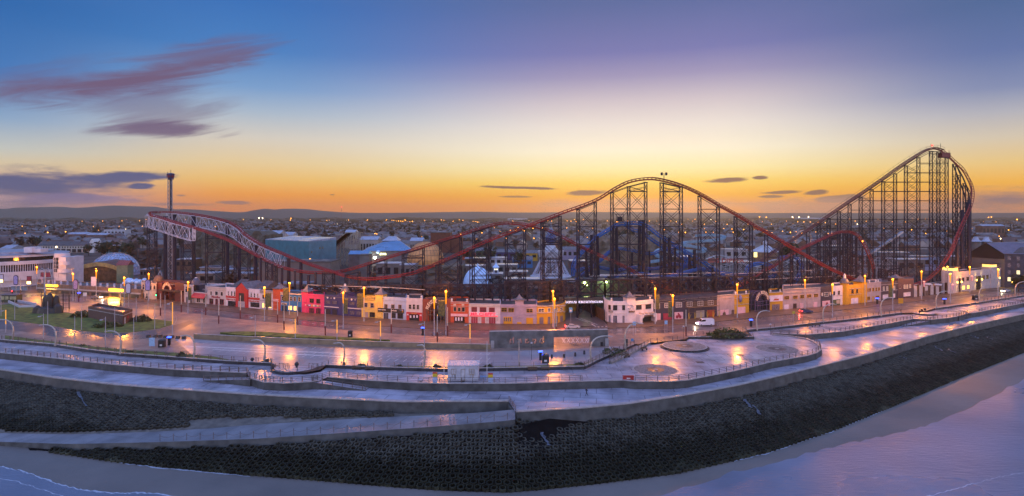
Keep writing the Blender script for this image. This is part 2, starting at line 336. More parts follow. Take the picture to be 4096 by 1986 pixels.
lawn('grass', [(-200, 1235), (60, 1215), (120, 1228), (220, 1246), (300, 1256), (420, 1262), (600, 1276), (690, 1286), (690, 1298), (640, 1314), (540, 1328), (430, 1332), (330, 1324), (200, 1302), (60, 1284), (-200, 1260)])
lawn('grass', [(880, 1330), (960, 1326), (1060, 1328), (1200, 1338), (1330, 1346), (1460, 1354), (1560, 1360), (1460, 1358), (1300, 1354), (1100, 1346), (940, 1338)], z=.5)
lawn('grass', [(20, 1342), (250, 1372), (480, 1398), (700, 1412), (860, 1428), (930, 1442), (906, 1445), (700, 1430), (504, 1415), (360, 1399), (216, 1377), (20, 1357)])
lawn('grass', [(1560, 1464), (1790, 1468), (1914, 1468), (2120, 1464), (2336, 1455), (2400, 1430), (2338, 1466), (2120, 1470), (1914, 1474), (1790, 1476), (1560, 1470)])
def ring_strip(name, a, b, z, m):
    vs = [v for (p, q) in zip(a, b) for v in (G(*p, z), G(*q, z))]; n = len(a) - 1
    return struct(name, MB().add(vs, [[2 * i, 2 * i + 1, 2 * i + 3, 2 * i + 2] for i in range(n)]), m)
ring_strip('loop_road', [(-300, 1262), (60, 1286), (200, 1304), (330, 1327), (430, 1335), (540, 1331), (640, 1317), (700, 1300), (760, 1283)], [(-300, 1290), (60, 1322), (200, 1345), (330, 1360), (430, 1364), (540, 1360), (640, 1346), (720, 1320), (775, 1290)], .004, M_asph)
tr = MB()
for off in (0, 4, 12, 16):
    L = [(-700, 1195), (252, 1216), (522, 1243), (780, 1264), (1140, 1305), (1560, 1344), (1900, 1360), (2430, 1346), (2832, 1332), (3188, 1299), (3584, 1254), (4096, 1176)]
    pts = [G(x, interp(L, x) + off, .0) for x in range(-700, 4200, 60)]
    for p, q in zip(pts, pts[1:]): tr.add([p + V_((0, -.06, .006)), q + V_((0, -.06, .006)), q + V_((0, .06, .006)), p + V_((0, .06, .006))], [[0, 1, 2, 3]])
for rr_ in (56, 66):
    pts = [G(640 + rr_ * 1.0 * cos(a), 1276 + rr_ * .62 * sin(a), .0) for a in [R(-70 + 8 * i) for i in range(20)]]
    for p, q in zip(pts, pts[1:]): tr.add([p + V_((-.06, 0, .007)), q + V_((-.06, 0, .007)), q + V_((.06, 0, .007)), p + V_((.06, 0, .007))], [[0, 1, 2, 3]])
struct('tram_rails', tr, mat('rail_steel', (.4, .36, .36), .3, .1, 2, metal=.8))
rm_ = MB()
for i in range(120):
    x = -300 + i * 36
    y = (interp(ROADF, x) + interp(ROADN, x)) / 2
    p = G(x, y, -.006); q = G(x + 14, (interp(ROADF, x + 14) + interp(ROADN, x + 14)) / 2, -.006)
    rm_.add([p + V_((0, -.07, 0)), q + V_((0, -.07, 0)), q + V_((0, .07, 0)), p + V_((0, .07, 0))], [[0, 1, 2, 3]])
for a, b, wd in [((2300, 1272), (2352, 1290), .12), ((2365, 1296), (2384, 1308), .14), ((2318, 1272), (2390, 1300), .1)] + [((2390 + 16 * i, 1308), (2398 + 16 * i, 1308), .35) for i in range(5)]:
    p, q = G(*a, -.002), G(*b, -.002); d = (q - p).normalized(); nn = V_((-d.y, d.x, 0)) * wd
    rm_.add([p - nn, q - nn, q + nn, p + nn], [[0, 1, 2, 3]])
for off in (0, 4):
    pts = [G(2262 + (44 + off) * sin(a), 1291 - (16 + off * .5) * cos(a), .13) for a in [R(-10 + 12 * i) for i in range(14)]]
struct('road_markings', rm_, M_white_line)

A_in, A_out = XY(ABACK, 0), XY(AFRONT, ZA)
flat('lower_promenade', A_out + A_in[::-1], ZA, M_prom)
B_out = XY(BFRONT_L, ZB) + XY(BFRONT_R, ZB)
flat('sea_walk', B_out + [V_((p.x, p.y + .5, 0)) for p in A_in[::-1]], ZB, M_walk)
def offset(P, d):
    out = []
    for i, p in enumerate(P):
        a, b = P[max(0, i - 1)], P[min(len(P) - 1, i + 1)]; t = V_((b.x - a.x, b.y - a.y, 0)).normalized()
        out.append(V_((p.x + t.y * d, p.y - t.x * d, 0)))       # +d = towards the sea
    return out
def run_wall(mb, P, z0, z1, t0=0.0, t1=.4, batter=0.0):
    a, b = offset(P, t0), offset(P, t1); a2, b2 = a, offset(P, t1 + batter)
    n = len(P); vs = [(p.x, p.y, z0) for p in a2] + [(p.x, p.y, z0) for p in b2] + [(p.x, p.y, z1) for p in b] + [(p.x, p.y, z1) for p in a]
    fs = []
    for i in range(n - 1): fs += [[n + i, n + i + 1, 2 * n + i + 1, 2 * n + i], [2 * n + i, 2 * n + i + 1, 3 * n + i + 1, 3 * n + i], [3 * n + i, 3 * n + i + 1, i + 1, i]]
    fs += [[0, n, 2 * n, 3 * n], [n - 1, 4 * n - 1, 3 * n - 1, 2 * n - 1]]
    return mb.add(vs, fs)
def dense(L, step=25):
    out = [L[0]]
    for a, b in zip(L, L[1:]):
        k = max(1, int(abs(b[0] - a[0]) / step)); out += [(lerp(a[0], b[0], (j + 1) / k), lerp(a[1], b[1], (j + 1) / k)) for j in range(k)]
    return out
def wall_thing(name, label, P, zb, zt, t1, m, cope=.0, batter=0.0, cat='wall', cm=None):
    c = P[len(P) // 2]; root = thing(name, label, cat, (c.x, c.y, zb))
    run_wall(MB(), P, zb, zt, -.15, t1, batter).mk('wall_face', m, root)
    if cope: run_wall(MB(), P, zt + .003, zt + cope, -.3, t1 + .12).mk('coping', cm or M_cope, root)
    return root
SPL = AFRONT.index((1000, 1513))
wall_thing('retaining_wall', 'low stained concrete wall under the promenade railing beside the beach ramp', XY(dense(AFRONT[:SPL]), ZA), ZB - .02, ZA + .1, .35, M_wall, .14)
wall_thing('retaining_wall', 'short curved concrete wall bulging round the half round steps', XY(dense(AFRONT[SPL:SPL + 5], 12), ZA), ZB - .02, ZA + .1, .35, M_wall, .14)
i2 = AFRONT.index((1310, 1510)); i3 = AFRONT.index((3091, 1336))
wall_thing('retaining_wall', 'long concrete wall under the cabin curling round the plaza of mosaic circles', XY(dense(AFRONT[i2:i3], 12), ZA), ZB - .02, ZA + .1, .35, M_wall, .14)
wall_thing('retaining_wall', 'slim concrete wall below the railing leading away past the plaza to the far steps', XY(dense(AFRONT[i3:]), ZA), ZB - .02, ZA + .1, .35, M_wall, .14)
M_dark = mat('dark_wet_stone', (.03, .032, .036), .35, .4, 1, rvar=.15)
def upstand(label, L): return wall_thing('bench_wall', label, XY(dense(L, 15), 0), ZA - .02, .22, .25, M_dark, .08, cm=M_cope)
j = ABACK.index((1304, 1463)); k2 = ABACK.index((2400, 1435))
upstand('low dark sitting wall edging the strip of lawn beside the tram loop', ABACK[:8])
upstand('low dark sitting wall between the car park and the white cabin', ABACK[j:k2])
upstand('low dark sitting wall with benches before the round bush', [(2753, 1350), (3016, 1350)])
upstand('low dark sitting wall along the tram track beyond the plaza', ABACK[27:32])
upstand('low dark sitting wall reaching past the far steps out of the picture', ABACK[34:])
M_plant = mat('planter_stone', (.20, .19, .18), .5, .3, 1)
upstand('slanting planter wall beside the ramp up to the road', [(2338, 1468), (2400, 1437), (2537, 1379)])
wall_thing('bench_wall', 'slanting wall with wooden benches at the end of the mosaic plaza', XY([(2436, 1456), (2500, 1426), (2594, 1377)], ZA), ZA - .02, .1, .7, M_plant, .08)
def fan_steps(name, label, px, py, rx, z0, n=3, a0=180, a1=360, m=None):
    c = G(px, py, 0); r0 = rx * (H) / (py - HY); root = thing(name, label, 'steps', (c.x, c.y, z0)); hh = (0 - z0) / n
    for i in range(n):
        r = r0 - .45 * i
        pts = [(c.x + r * cos(R(lerp(a0, a1, k / 24))), c.y + r * sin(R(lerp(a0, a1, k / 24)))) for k in range(25)]
        MB().prism(pts, z0 + hh * i - .01, z0 + hh * (i + 1) + .012).mk('step', M_dark if i < n - 1 else M_prom, root)
fan_steps('steps', 'half round dark steps down from the car park beside black ball bollards', 1188, 1466, 100, ZA)
fan_steps('steps', 'half round pale steps far along the promenade near three black balls', 3690, 1250, 52, ZA)
M_mos = mat('mosaic_cobbles', (.17, .16, .16), .7, .6, 2.2, rvar=.1, detail=8, bump=.3)
M_mosd = mat('mosaic_dark', (.055, .055, .06), .45, .4, 2.5, rvar=.1)
def disc(mb, c, r0, r1, z, n=48): return mb.lathe((c.x, c.y, z), [(r1, 0), (r0, .0005)], n)
def mosaic(label, px, py, r, plinth=0):
    c = G(px, py, ZA + plinth); root = thing('mosaic_circle', label, 'paving circle', (c.x, c.y, ZA))
    if plinth:
        MB().lathe((c.x, c.y, ZA), [(r + .5, -.01), (r + .5, plinth * .5), (r + .05, plinth * .5), (r + .05, plinth), (.01, plinth)], 64).mk('plinth', M_dark, root)
    z = ZA + plinth + .004
    disc(MB(), c, r * .93, r, z + .004).mk('rim', M_cope, root)
    disc(MB(), c, r * .38, r * .93, z + .006).mk('cobbles', M_mos, root)
    disc(MB(), c, r * .1, r * .38, z + .008).mk('inner_ring', M_mosd, root)
    MB().lathe((c.x, c.y, z), [(r * .1, 0), (r * .1, .06), (.01, .08)], 24).mk('hub', M_cope, root)
mosaic('stepped round mosaic platform at the back of the plaza below the road', 2738, 1384, 5.9, .45)
mosaic('flat mosaic circle nearest the red box on the railing', 2622, 1479, 5.25)
mosaic('flat mosaic circle inside the curling end of the plaza wall', 3108, 1396, 5.6)
for x, y, l in [(2800, 1450, 'dark square drain cover on the plaza nearer the seaward railing'), (2962, 1422, 'dark square drain cover on the plaza nearer the curled wall')]:
    c = G(x, y, ZA); tag(MB().box(c.x - .9, c.x + .9, c.y - .9, c.y + .9, ZA + .003, ZA + .03).mk('drain_cover', M_mosd, None, (c.x, c.y, ZA)), l, 'drain cover')
def ramp(label, a, b, wd, za, zb):
    p, q = G(*a, za), G(*b, zb); c = (p + q) / 2; root = thing('access_ramp', label, 'ramp', (c.x, c.y, ZB))
    d = V_((q.x - p.x, q.y - p.y, 0)).normalized(); nn = V_((-d.y, d.x, 0)); nn = nn if nn.y > 0 else -nn
    MB().hexa([V_((v.x, v.y, ZB - .02)) for v in (p, q, q + nn * wd, p + nn * wd)] + [p, q, q + nn * wd, p + nn * wd]).mk('ramp_body', M_wall, root)
    u = V_((0, 0, .012)); MB().poly([p + u, q + u, q + nn * wd + u, p + nn * wd + u]).mk('ramp_surface', M_prom, root)
    return root, p, q
ramp('sloping ramp falling from the curved bay towards the slipway end of the walk', (1000, 1520), (814, 1523), 2.2, ZA, ZB + .15)
ramp('sloping ramp falling from the curved bay towards the white cabin', (1250, 1530), (1462, 1562), 2.0, ZA, ZB + .12)
ramp('far sloping ramp below the distant half round steps', (3740, 1280), (3616, 1306), 2.0, ZA, ZB + .15)
ramp('distant ramp with railing beyond the far bay', (3836, 1268), (3918, 1262), 2.0, ZA, ZB + .15)
wall_thing('sea_wall', 'stretch of sea wall ending at the gap where the slipway comes up', XY(dense(BFRONT_L), ZB), ZW, ZB + .12, .5, M_wall, .2, batter=.5)
wall_thing('sea_wall', 'stretch of sea wall running from the slipway gap to the distant bend', XY(dense(BFRONT_R), ZB), ZW - .3, ZB + .12, .5, M_wall, .2, batter=.5)
a, b = G(2035, 1607, ZB), G(2063, 1649, ZB)
wall_thing('sea_wall', 'short return wall at the head of the slipway', [a, b], ZW, ZB - .25, .4, M_wall)
def zs(x): return max(-7.6, ZB - .15 - 5.2 * (1 - x / 2061.0))
xs = list(range(-700, 2061, 46)) + [2061]
sr = [G(x, interp(SLIP_R, x), zs(x)) for x in xs]; sf = [G(x, interp(SLIP_F, x), zs(x)) for x in xs]
struct('slipway', MB().add([v for p in zip(sr, sf) for v in p], [[2 * i, 2 * i + 1, 2 * i + 3, 2 * i + 2] for i in range(len(xs) - 1)]), M_slip)
struct('slipway_edge', MB().add([v for p in sf for v in (p, V_((p.x, p.y - .35, p.z - 1.3)))], [[2 * i, 2 * i + 1, 2 * i + 3, 2 * i + 2] for i in range(len(xs) - 1)]), M_wall)
post = None; chain_xy = []
for i in range(27):
    x = 640 + (2030 - 640) * i / 26; z = zs(x); p = G(x, interp(SLIP_F, x) - 4, z); chain_xy.append(p)
    if post is None:
        mb = MB(); mb.tube([(p.x, p.y, z), (p.x, p.y, z + 1.15)], .05, 6); mb.tube([(p.x, p.y, z + 1.15), (p.x, p.y, z + 1.2)], .09, 6)
        post = tag(mb.mk('chain_post', M_steel, None, p), 'thin rusty chain post on the seaward edge of the slipway', 'post', 'chain posts along the slipway')
    else: copy_tree(post, p)
mb = MB()
for p, q in zip(chain_xy, chain_xy[1:]):
    pts = [p.lerp(q, t) + V_((0, 0, .95 - .35 * 4 * t * (1 - t))) for t in (0, .25, .5, .75, 1)]
    for u, v in zip(pts, pts[1:]): mb.beam(u, v, .035)
tag(mb.mk('post_chain', M_steel, None, chain_xy[13]), 'drooping chain linking the posts on the slipway edge', 'chain')

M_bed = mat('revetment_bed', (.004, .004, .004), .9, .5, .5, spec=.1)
def zband_mat():
    m = mat('mossy_block_concrete', (.034, .034, .025), .7, .6, .9, rvar=.1, detail=7, bump=.3, spec=.2); t = m.node_tree; b = t.nodes['Principled BSDF']
    g = next(n for n in t.nodes if n.type == 'NEW_GEOMETRY'); s = t.nodes.new('ShaderNodeSeparateXYZ'); t.links.new(g.outputs['Position'], s.inputs[0])
    n = t.nodes.new('ShaderNodeTexNoise'); n.inputs['Scale'].default_value = .35; t.links.new(g.outputs['Position'], n.inputs['Vector'])
    a = t.nodes.new('ShaderNodeMath'); a.operation = 'MULTIPLY_ADD'; a.inputs[1].default_value = 2.4; t.links.new(n.outputs[0], a.inputs[0]); t.links.new(s.outputs[2], a.inputs[2])
    r = t.nodes.new('ShaderNodeValToRGB'); cr = r.color_ramp
    mr = t.nodes.new('ShaderNodeMapRange'); mr.inputs[1].default_value = -7.4; mr.inputs[2].default_value = -3.0; t.links.new(a.outputs[0], mr.inputs[0]); t.links.new(mr.outputs[0], r.inputs[0])
    cr.elements[0].color = (1.7, 1.8, 1.6, 1); cr.elements[0].position = .05; cr.elements[1].position = .22; cr.elements[1].color = (.42, .46, .34, 1)
    e = cr.elements.new(.55); e.color = (.30, .34, .26, 1); e = cr.elements.new(.8); e.color = (1.35, 1.35, 1.45, 1)
    x = t.nodes.new('ShaderNodeMix'); x.data_type = 'RGBA'; x.blend_type = 'MULTIPLY'; x.inputs[0].default_value = 1
    old = b.inputs['Base Color'].links[0].from_socket; t.links.new(old, x.inputs[6]); t.links.new(r.outputs[0], x.inputs[7]); t.links.new(x.outputs[2], b.inputs['Base Color'])
    return m
M_block = zband_mat()
wallfoot = offset(XY(dense(BFRONT_R), ZB), 1.1); wf_px = [(CX + p.x / p.y * F, p) for p in wallfoot]
def top_pt(x):
    if x < 2061:
        z = zs(x); p = G(x, interp(SLIP_F, x), z); return V_((p.x, p.y - .5, max(z - 1.1, ZT + .25)))
    for (xa, a), (xb, b) in zip(wf_px, wf_px[1:]):
        if xa <= x <= xb or (b is wf_px[-1][1]): q = a.lerp(b, min(1, max(0, (x - xa) / (xb - xa)))); break
    t = min(1, (x - 2061) / 120); return V_((q.x, q.y, lerp(-3.2, ZW - .1, t)))
def toe_pt(x): return G(x, interp(TOE, x), ZT)
def up_top(x):
    p = G(x, interp(BFRONT_L, x), ZB); return V_((p.x, p.y - 1.15, ZW + .4))
def up_toe(x):
    z = zs(x); return G(x, interp(SLIP_R, x), z + .02)
def slope(name, ta, tb, x0, x1, m):
    xs = [x0 + (x1 - x0) * i / 120 for i in range(121)]; vs = [v for x in xs for v in (ta(x), tb(x))]
    return struct(name, MB().add(vs, [[2 * i, 2 * i + 1, 2 * i + 3, 2 * i + 2] for i in range(120)]), m)
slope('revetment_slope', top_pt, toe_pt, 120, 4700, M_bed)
slope('revetment_slope', up_top, up_toe, -700, 2040, M_conc)
blocks = []
def scatter(ta, tb, x0, x1, mask=None, skip=0.0, t_off=0):
    xs = [x0 + (x1 - x0) * i / 600 for i in range(601)]; P = [tb(x) for x in xs]; acc = [0]
    for p, q in zip(P, P[1:]): acc.append(acc[-1] + (q - p).length)
    sp, row = 1.3, 1.13
    for r in range(40):
        s = (r % 2) * sp / 2; k = 0
        while s < acc[-1]:
            while acc[k + 1] < s: k += 1
            x = lerp(xs[k], xs[k + 1], (s - acc[k]) / (acc[k + 1] - acc[k])); s += sp
            a, b = tb(x), ta(x); d = b - a; L = d.length; t = (r + .5) * row + t_off
            if t > L - skip or (mask and not mask(x, t, L)): continue
            d.normalize(); tang = tb(x + 6) - tb(x - 6); tang.normalize(); nrm = tang.cross(d); nrm = nrm if nrm.z > 0 else -nrm
            blocks.append((a + d * t, nrm.normalized(), tang))
scatter(top_pt, toe_pt, 150, 4700, skip=.4)
nlow = len(blocks)
scatter(up_top, up_toe, -600, 1570, skip=.9, mask=lambda x, t, L: t > L * (.35 if x > 760 else .05) - (0 if x < 1200 else 1))
def block_geo(mb, p, n, tg, hgt=.5, r=.7):
    b = n.cross(tg).normalized(); tg = b.cross(n); vs = []
    for (rr, h) in ((r, -.05), (r, hgt * .7), (r * .9, hgt), (r * .62, hgt), (r * .56, -.02)):
        for k in range(6): a = R(60 * k + 30); vs.append(p + tg * (rr * cos(a)) + b * (rr * sin(a)) + n * h)
    return mb.add(vs, [[j * 6 + k, j * 6 + (k + 1) % 6, j * 6 + 6 + (k + 1) % 6, j * 6 + 6 + k] for j in range(4) for k in range(6)])
def inview(p): return p.y > 20 and abs(p.x / p.y) < .853
near = sorted([i for i in range(nlow) if inview(blocks[i][0])], key=lambda i: blocks[i][0].y)[:300]; ns = set(near)
proto = block_geo(MB(), V_((0, 0, 0)), UP, V_((1, 0, 0)))
me0 = None
for i in near:
    p, n, tg = blocks[i]; h = ru(-.08, .1)
    if me0 is None: o = proto.mk('hexagon_block', M_block, None, (0, 0, 0)); me0 = o.data
    else: o = bpy.data.objects.new('hexagon_block', me0); COL.objects.link(o)
    b = n.cross(tg).normalized(); t2 = b.cross(n); jt = V_((ru(-.07, .07), ru(-.07, .07), 0))
    o.matrix_world = Matrix((( t2.x, b.x, n.x, p.x), (t2.y, b.y, n.y, p.y), (t2.z, b.z, n.z, p.z + h), (0, 0, 0, 1)))
    o.rotation_euler.x += jt.x; o.rotation_euler.y += jt.y
    tag(o, 'hollow hexagonal concrete block on the lower slope of the sea defence above the sand', 'block', 'hollow blocks of the sea defence')
mb = MB()
for i, (p, n, tg) in enumerate(blocks):
    if i in ns: continue
    n2 = (n + V_((ru(-.1, .1), ru(-.1, .1), 0))).normalized()
    block_geo(mb, p + n * ru(-.1, .12), n2, tg)
tag(mb.mk('sea_defence_blocks', M_block), 'mass of hollow hexagonal blocks covering the slopes below the sea wall', 'blocks', kind='stuff')

g_ = MB()
for x, t0, t1 in [(325, .1, .45), (2165, .2, .42), (2975, .1, .3), (3010, .25, .45), (3600, .1, .25), (3735, .1, .3), (3790, .3, .45), (3880, .08, .25), (3940, .25, .4)]:
    ta, tb = (up_top, up_toe) if x in (325, 500) else (top_pt, toe_pt); P_w = [ta(x + k * 5 + ru(-5, 5)).lerp(tb(x + k * 5), lerp(t0, t1, k / 6)) + V_((0, -.2, .75)) for k in range(7)]
    vs = []
    for p in P_w: q = ru(.05, .38); vs += [p - V_((q, 0, 0)), p + V_((q, 0, 0))]
    g_.add(vs, [[2 * i, 2 * i + 1, 2 * i + 3, 2 * i + 2] for i in range(6)])
struct('foam', g_, mat('seeping_water', (.05, .06, .085), .35, .9, 2), kind='stuff')
def wet(name, c, rough, rv, sc, bump):
    m = mat(name, c, rough, .22, sc, rvar=rv, detail=7, spec=.8); t = m.node_tree; b = t.nodes['Principled BSDF']
    g = next(n for n in t.nodes if n.type == 'NEW_GEOMETRY'); mp = t.nodes.new('ShaderNodeMapping'); mp.inputs['Scale'].default_value = (.35, 1.3, 1); mp.inputs['Rotation'].default_value = (0, 0, R(-18))
    t.links.new(g.outputs['Position'], mp.inputs[0]); n = t.nodes.new('ShaderNodeTexNoise'); n.inputs['Scale'].default_value = 1.3; n.inputs['Detail'].default_value = 4; n.inputs['Distortion'].default_value = .5
    t.links.new(mp.outputs[0], n.inputs['Vector']); u = t.nodes.new('ShaderNodeBump'); u.inputs['Strength'].default_value = bump; u.inputs['Distance'].default_value = .12
    t.links.new(n.outputs[0], u.inputs['Height']); t.links.new(u.outputs[0], b.inputs['Normal']); return m
M_sand = wet('wet_sand', (.13, .115, .105), .6, .15, .06, .5)
M_film = wet('shallow_water', (.14, .165, .235), .36, .1, .05, .8)
M_foam = mat('foam', (.36, .41, .5), .5, .2, 2)
struct('beach', MB().poly([(-700, -300, ZT), (700, -300, ZT), (700, 520, ZT), (-700, 520, ZT)]), M_sand)
ED = [(2450, 2060), (2600, 1990), (2820, 1930), (2960, 1880), (3072, 1864), (3261, 1804), (3380, 1772), (3481, 1758), (3600, 1735), (3701, 1703), (3827, 1653), (3984, 1578), (4096, 1515), (4400, 1380)]
def wob(L, amp, n=8):
    out = []
    for a, b in zip(L, L[1:]): out += [(lerp(a[0], b[0], k / n), lerp(a[1], b[1], k / n) + ru(-amp, amp)) for k in range(n)]
    return out + [L[-1]]
ed = [G(x, y, ZT + .006) for x, y in wob(ED, 7, 5)]
struct('shallow_water', MB().poly(ed + [V_((ed[-1].x + 60, 0, ZT + .006)), V_((ed[0].x, 0, ZT + .006))]), M_film)
EL2 = [(-300, 1820), (0, 1866), (90, 1884), (160, 1910), (240, 1938), (330, 1960), (480, 1974), (560, 1970), (640, 1976), (760, 1995)]
el = [G(x, y, ZT + .006) for x, y in wob(EL2, 3)]
struct('sea_water', MB().poly(el + [V_((el[-1].x, 0, ZT + .006)), V_((el[0].x - 60, 0, ZT + .006))]), M_film)
def foam(L, w0, z=.014):
    P = [G(x, y, ZT + z) for x, y in wob(L, 3, 10)]; vs = []
    for p in P: q = w0 * ru(.3, 1.4); vs += [p + V_((0, q * .5, 0)), p - V_((0, q * .5, 0))]
    return MB().add(vs, [[2 * i, 2 * i + 1, 2 * i + 3, 2 * i + 2] for i in range(len(P) - 1)])
struct('foam', foam([(x, y + 1) for x, y in EL2], .34), M_foam, kind='stuff')
struct('foam', foam([(3700, 1990), (3800, 1960), (3900, 1934), (4000, 1908), (4096, 1890), (4300, 1850)], .18), M_foam, kind='stuff')
struct('foam', foam([(-100, 1905), (60, 1925), (140, 1950), (260, 1990)], .15), M_foam, kind='stuff')
struct('foam', foam([(470, 1853), (704, 1878), (1000, 1907)], .3), M_foam, kind='stuff')
struct('foam', foam([(x, y + 3) for x, y in TOE if 2900 < x < 4000], .25), M_foam, kind='stuff')
# ================================================================== shop fronts along the promenade
M_glass = mat('window_glass', (.02, .022, .026), .12, .5, .8)
M_roof = mat('flat_roof_felt', (.05, .05, .055), .5, .4, .6, rvar=.2)
M_slate = mat('roof_slate', (.06, .055, .06), .5, .35, 1.5, rvar=.15, bump=.3)
M_lead = mat('lead_sheet', (.13, .125, .14), .35, .3, 1.2, rvar=.1, metal=.3)
M_whitep = mat('white_paint', (.62, .58, .56), .5, .12, .6)
M_lit = glow('lit_window', (1, .56, .12), 2.6)
M_litdim = glow('dim_lit_window', (.85, .75, .38), .9)
M_black = mat('black_board', (.015, .014, .016), .4, .3, 1)
def pm(name, r, g, b, rough=.55, var=.14): return mat('painted_' + name, (r, g, b), rough, var, .7, detail=7)
P_ = dict(cream=pm('cream', .50, .41, .33), stone=pm('pale_stone', .44, .40, .40), maroon=pm('maroon', .11, .025, .022), red=pm('red', .38, .018, .022), orange=pm('orange_red', .42, .06, .018),
          white=pm('white', .56, .52, .56), whitep=pm('off_white', .52, .46, .47), blue=pm('bright_blue', .022, .15, .36), pink=pm('hot_pink', .50, .035, .13), navy=pm('navy', .022, .024, .11),
          yellow=pm('pale_yellow', .56, .40, .10), sky=pm('light_blue', .28, .36, .52), brick=pm('red_brick', .20, .035, .02), lilac=pm('lilac', .27, .23, .33), mustard=pm('mustard', .46, .25, .012),
          dark=pm('dark_purple', .032, .026, .048), pinkgrey=pm('pinkish_grey', .33, .26, .27), plum=pm('plum', .055, .03, .045), brown=pm('brown_brick', .10, .06, .035), posterp=pm('pink_poster', .60, .36, .40),
          posterw=pm('pale_poster', .58, .52, .60), posterr=pm('crimson_poster', .26, .02, .045), posterb=pm('beige_poster', .40, .32, .26), green=pm('bottle_green', .035, .07, .03), grey=pm('grey_render', .30, .29, .32),
          lightgrey=pm('light_grey', .40, .36, .36), timber=pm('dark_timber', .04, .018, .014))
class Front:
    """a shop front along a photo-traced base line; openings are placed on its wall planes"""
    def __init__(s, name, label, base, top, m, depth=11, cat='building', z0=.0, roof=None, parapet=.45, group='shop fronts facing the tram track'):
        s.P = [G(x, y, z0) for x, y in base]; s.z0 = z0; p0 = s.P[0]; s.root = thing(name, label, cat, p0, group)
        zt = []
        for (px, py) in top:
            p = s.at(px, py)[0]; zt.append(p.z)
        s.h = sum(zt) / len(zt); s.zt = zt; s.m = m; P = s.P
        if m:
            s.bk = [V_((p.x * (1 + depth / p.y), p.y + depth, 0)) for p in P]
            n = len(P); mb = MB()
            body = [(p.x, p.y) for p in P] + [(p.x, p.y) for p in s.bk[::-1]]
            mb.prism(body, z0 - .05, s.h - parapet).mk('wall', m, s.root)
            run = MB()
            for i in range(n - 1): s.seg_box(run, i, 0, (P[i + 1] - P[i]).length, s.h - parapet + .002, s.h, -.02, -.3)
            for a, b in ((P[0], s.bk[0]), (P[-1], s.bk[-1]), (s.bk[0], s.bk[-1])):
                d = V_((b.x - a.x, b.y - a.y, 0)); L = d.length; d.normalize(); nn = V_((-d.y, d.x, 0)); run.obox(V_((a.x, a.y, 0)), d, nn, .31, L - .31, -.15, .15, s.h - parapet + .002, s.h - .02)
            run.mk('parapet', m, s.root)
            zz = s.h - parapet + .006
            MB().poly([V_((p.x, p.y, zz)) for p in [q.lerp(r, .04) for q, r in zip(P, s.bk)] + [q.lerp(r, .97) for q, r in zip(P, s.bk)][::-1]]).mk('roof', roof or M_roof, s.root)
    def at(s, px, py):
        k = (px - CX) / F; best = None
        for i in range(len(s.P) - 1):
            a, d = s.P[i], s.P[i + 1] - s.P[i]; den = d.x - k * d.y
            if abs(den) < 1e-9: continue
            t = (k * a.y - a.x) / den; e = 0 if 0 <= t <= 1 else min(abs(t), abs(t - 1))
            if best is None or e < best[0]: best = (e, i, t)
        _, i, t = best; p = s.P[i].lerp(s.P[i + 1], t); z = H - (py - HY) * p.y / F
        d = (s.P[i + 1] - s.P[i]); L = d.length
        return V_((p.x, p.y, z)), i, t * L
    def axes(s, i):
        d = s.P[i + 1] - s.P[i]; d = V_((d.x, d.y, 0)).normalized(); return d, V_((d.y, -d.x, 0))
    def seg_box(s, mb, i, u0, u1, z0, z1, o0, o1):
        ux, n = s.axes(i); a = V_((s.P[i].x, s.P[i].y, 0)); return mb.obox(a, ux, -n, u0, u1, -max(o0, o1), -min(o0, o1), z0, z1)
    def rect(s, x0, y0, x1, y1):
        xm, ym = (x0 + x1) / 2, (y0 + y1) / 2; _, i, _ = s.at(xm, ym); a = s.at(x0, ym); b = s.at(x1, ym)
        u0 = a[2] if a[1] == i else 0; u1 = b[2] if b[1] == i else (s.P[i + 1] - s.P[i]).length
        pm_ = s.at(xm, y0)[0]; pn = s.at(xm, y1)[0]
        return i, u0, u1, max(pn.z, s.z0 + .02), pm_.z
    def panel(s, name, r, m, o=.05, lab=None):
        i, u0, u1, z0, z1 = s.rect(*r); ob = s.seg_box(MB(), i, u0, u1, z0, z1, .002, o).mk(name, m, s.root)
        if lab: ob['label'] = lab
        return ob
    def window(s, r, fm=None, glass=None, bars=(2, 2), arch=False, name='window', lab=None):
        i, u0, u1, z0, z1 = s.rect(*r); fw = .09; mb = MB(); g = MB()
        s.seg_box(g, i, u0, u1, z0, z1, .002, .03)
        s.seg_box(mb, i, u0 - fw, u1 + fw, z1, z1 + fw, .002, .12); s.seg_box(mb, i, u0 - fw, u1 + fw, z0 - fw, z0, .002, .16)
        s.seg_box(mb, i, u0 - fw, u0, z0, z1, .002, .12); s.seg_box(mb, i, u1, u1 + fw, z0, z1, .002, .12)
        for k in range(1, bars[0]): u = lerp(u0, u1, k / bars[0]); s.seg_box(mb, i, u - .035, u + .035, z0, z1, .032, .08)
        for k in range(1, bars[1]): z = lerp(z0, z1, k / bars[1]); s.seg_box(mb, i, u0, u1, z - .035, z + .035, .032, .07)
        if arch:
            ux, n = s.axes(i); c = V_((s.P[i].x, s.P[i].y, 0)) + ux * (u0 + u1) / 2; r_ = (u1 - u0) / 2
            pts = [c + n * .03 + ux * (r_ * cos(R(180 - 15 * k))) + UP * (z1 + fw + .004 + r_ * sin(R(15 * k))) for k in range(13)]
            g.poly(pts[::-1]); mb.tube([p + n * .06 for p in pts], .07, 4)
        w_ = mb.mk(name, fm or M_whitep, s.root); g.mk('glass' if glass is not M_lit else 'lit_pane', glass or M_glass, w_)
        if lab: w_['label'] = lab
        return w_
    def windows(s, L, **k):
        for r in L: s.window(r, **k)
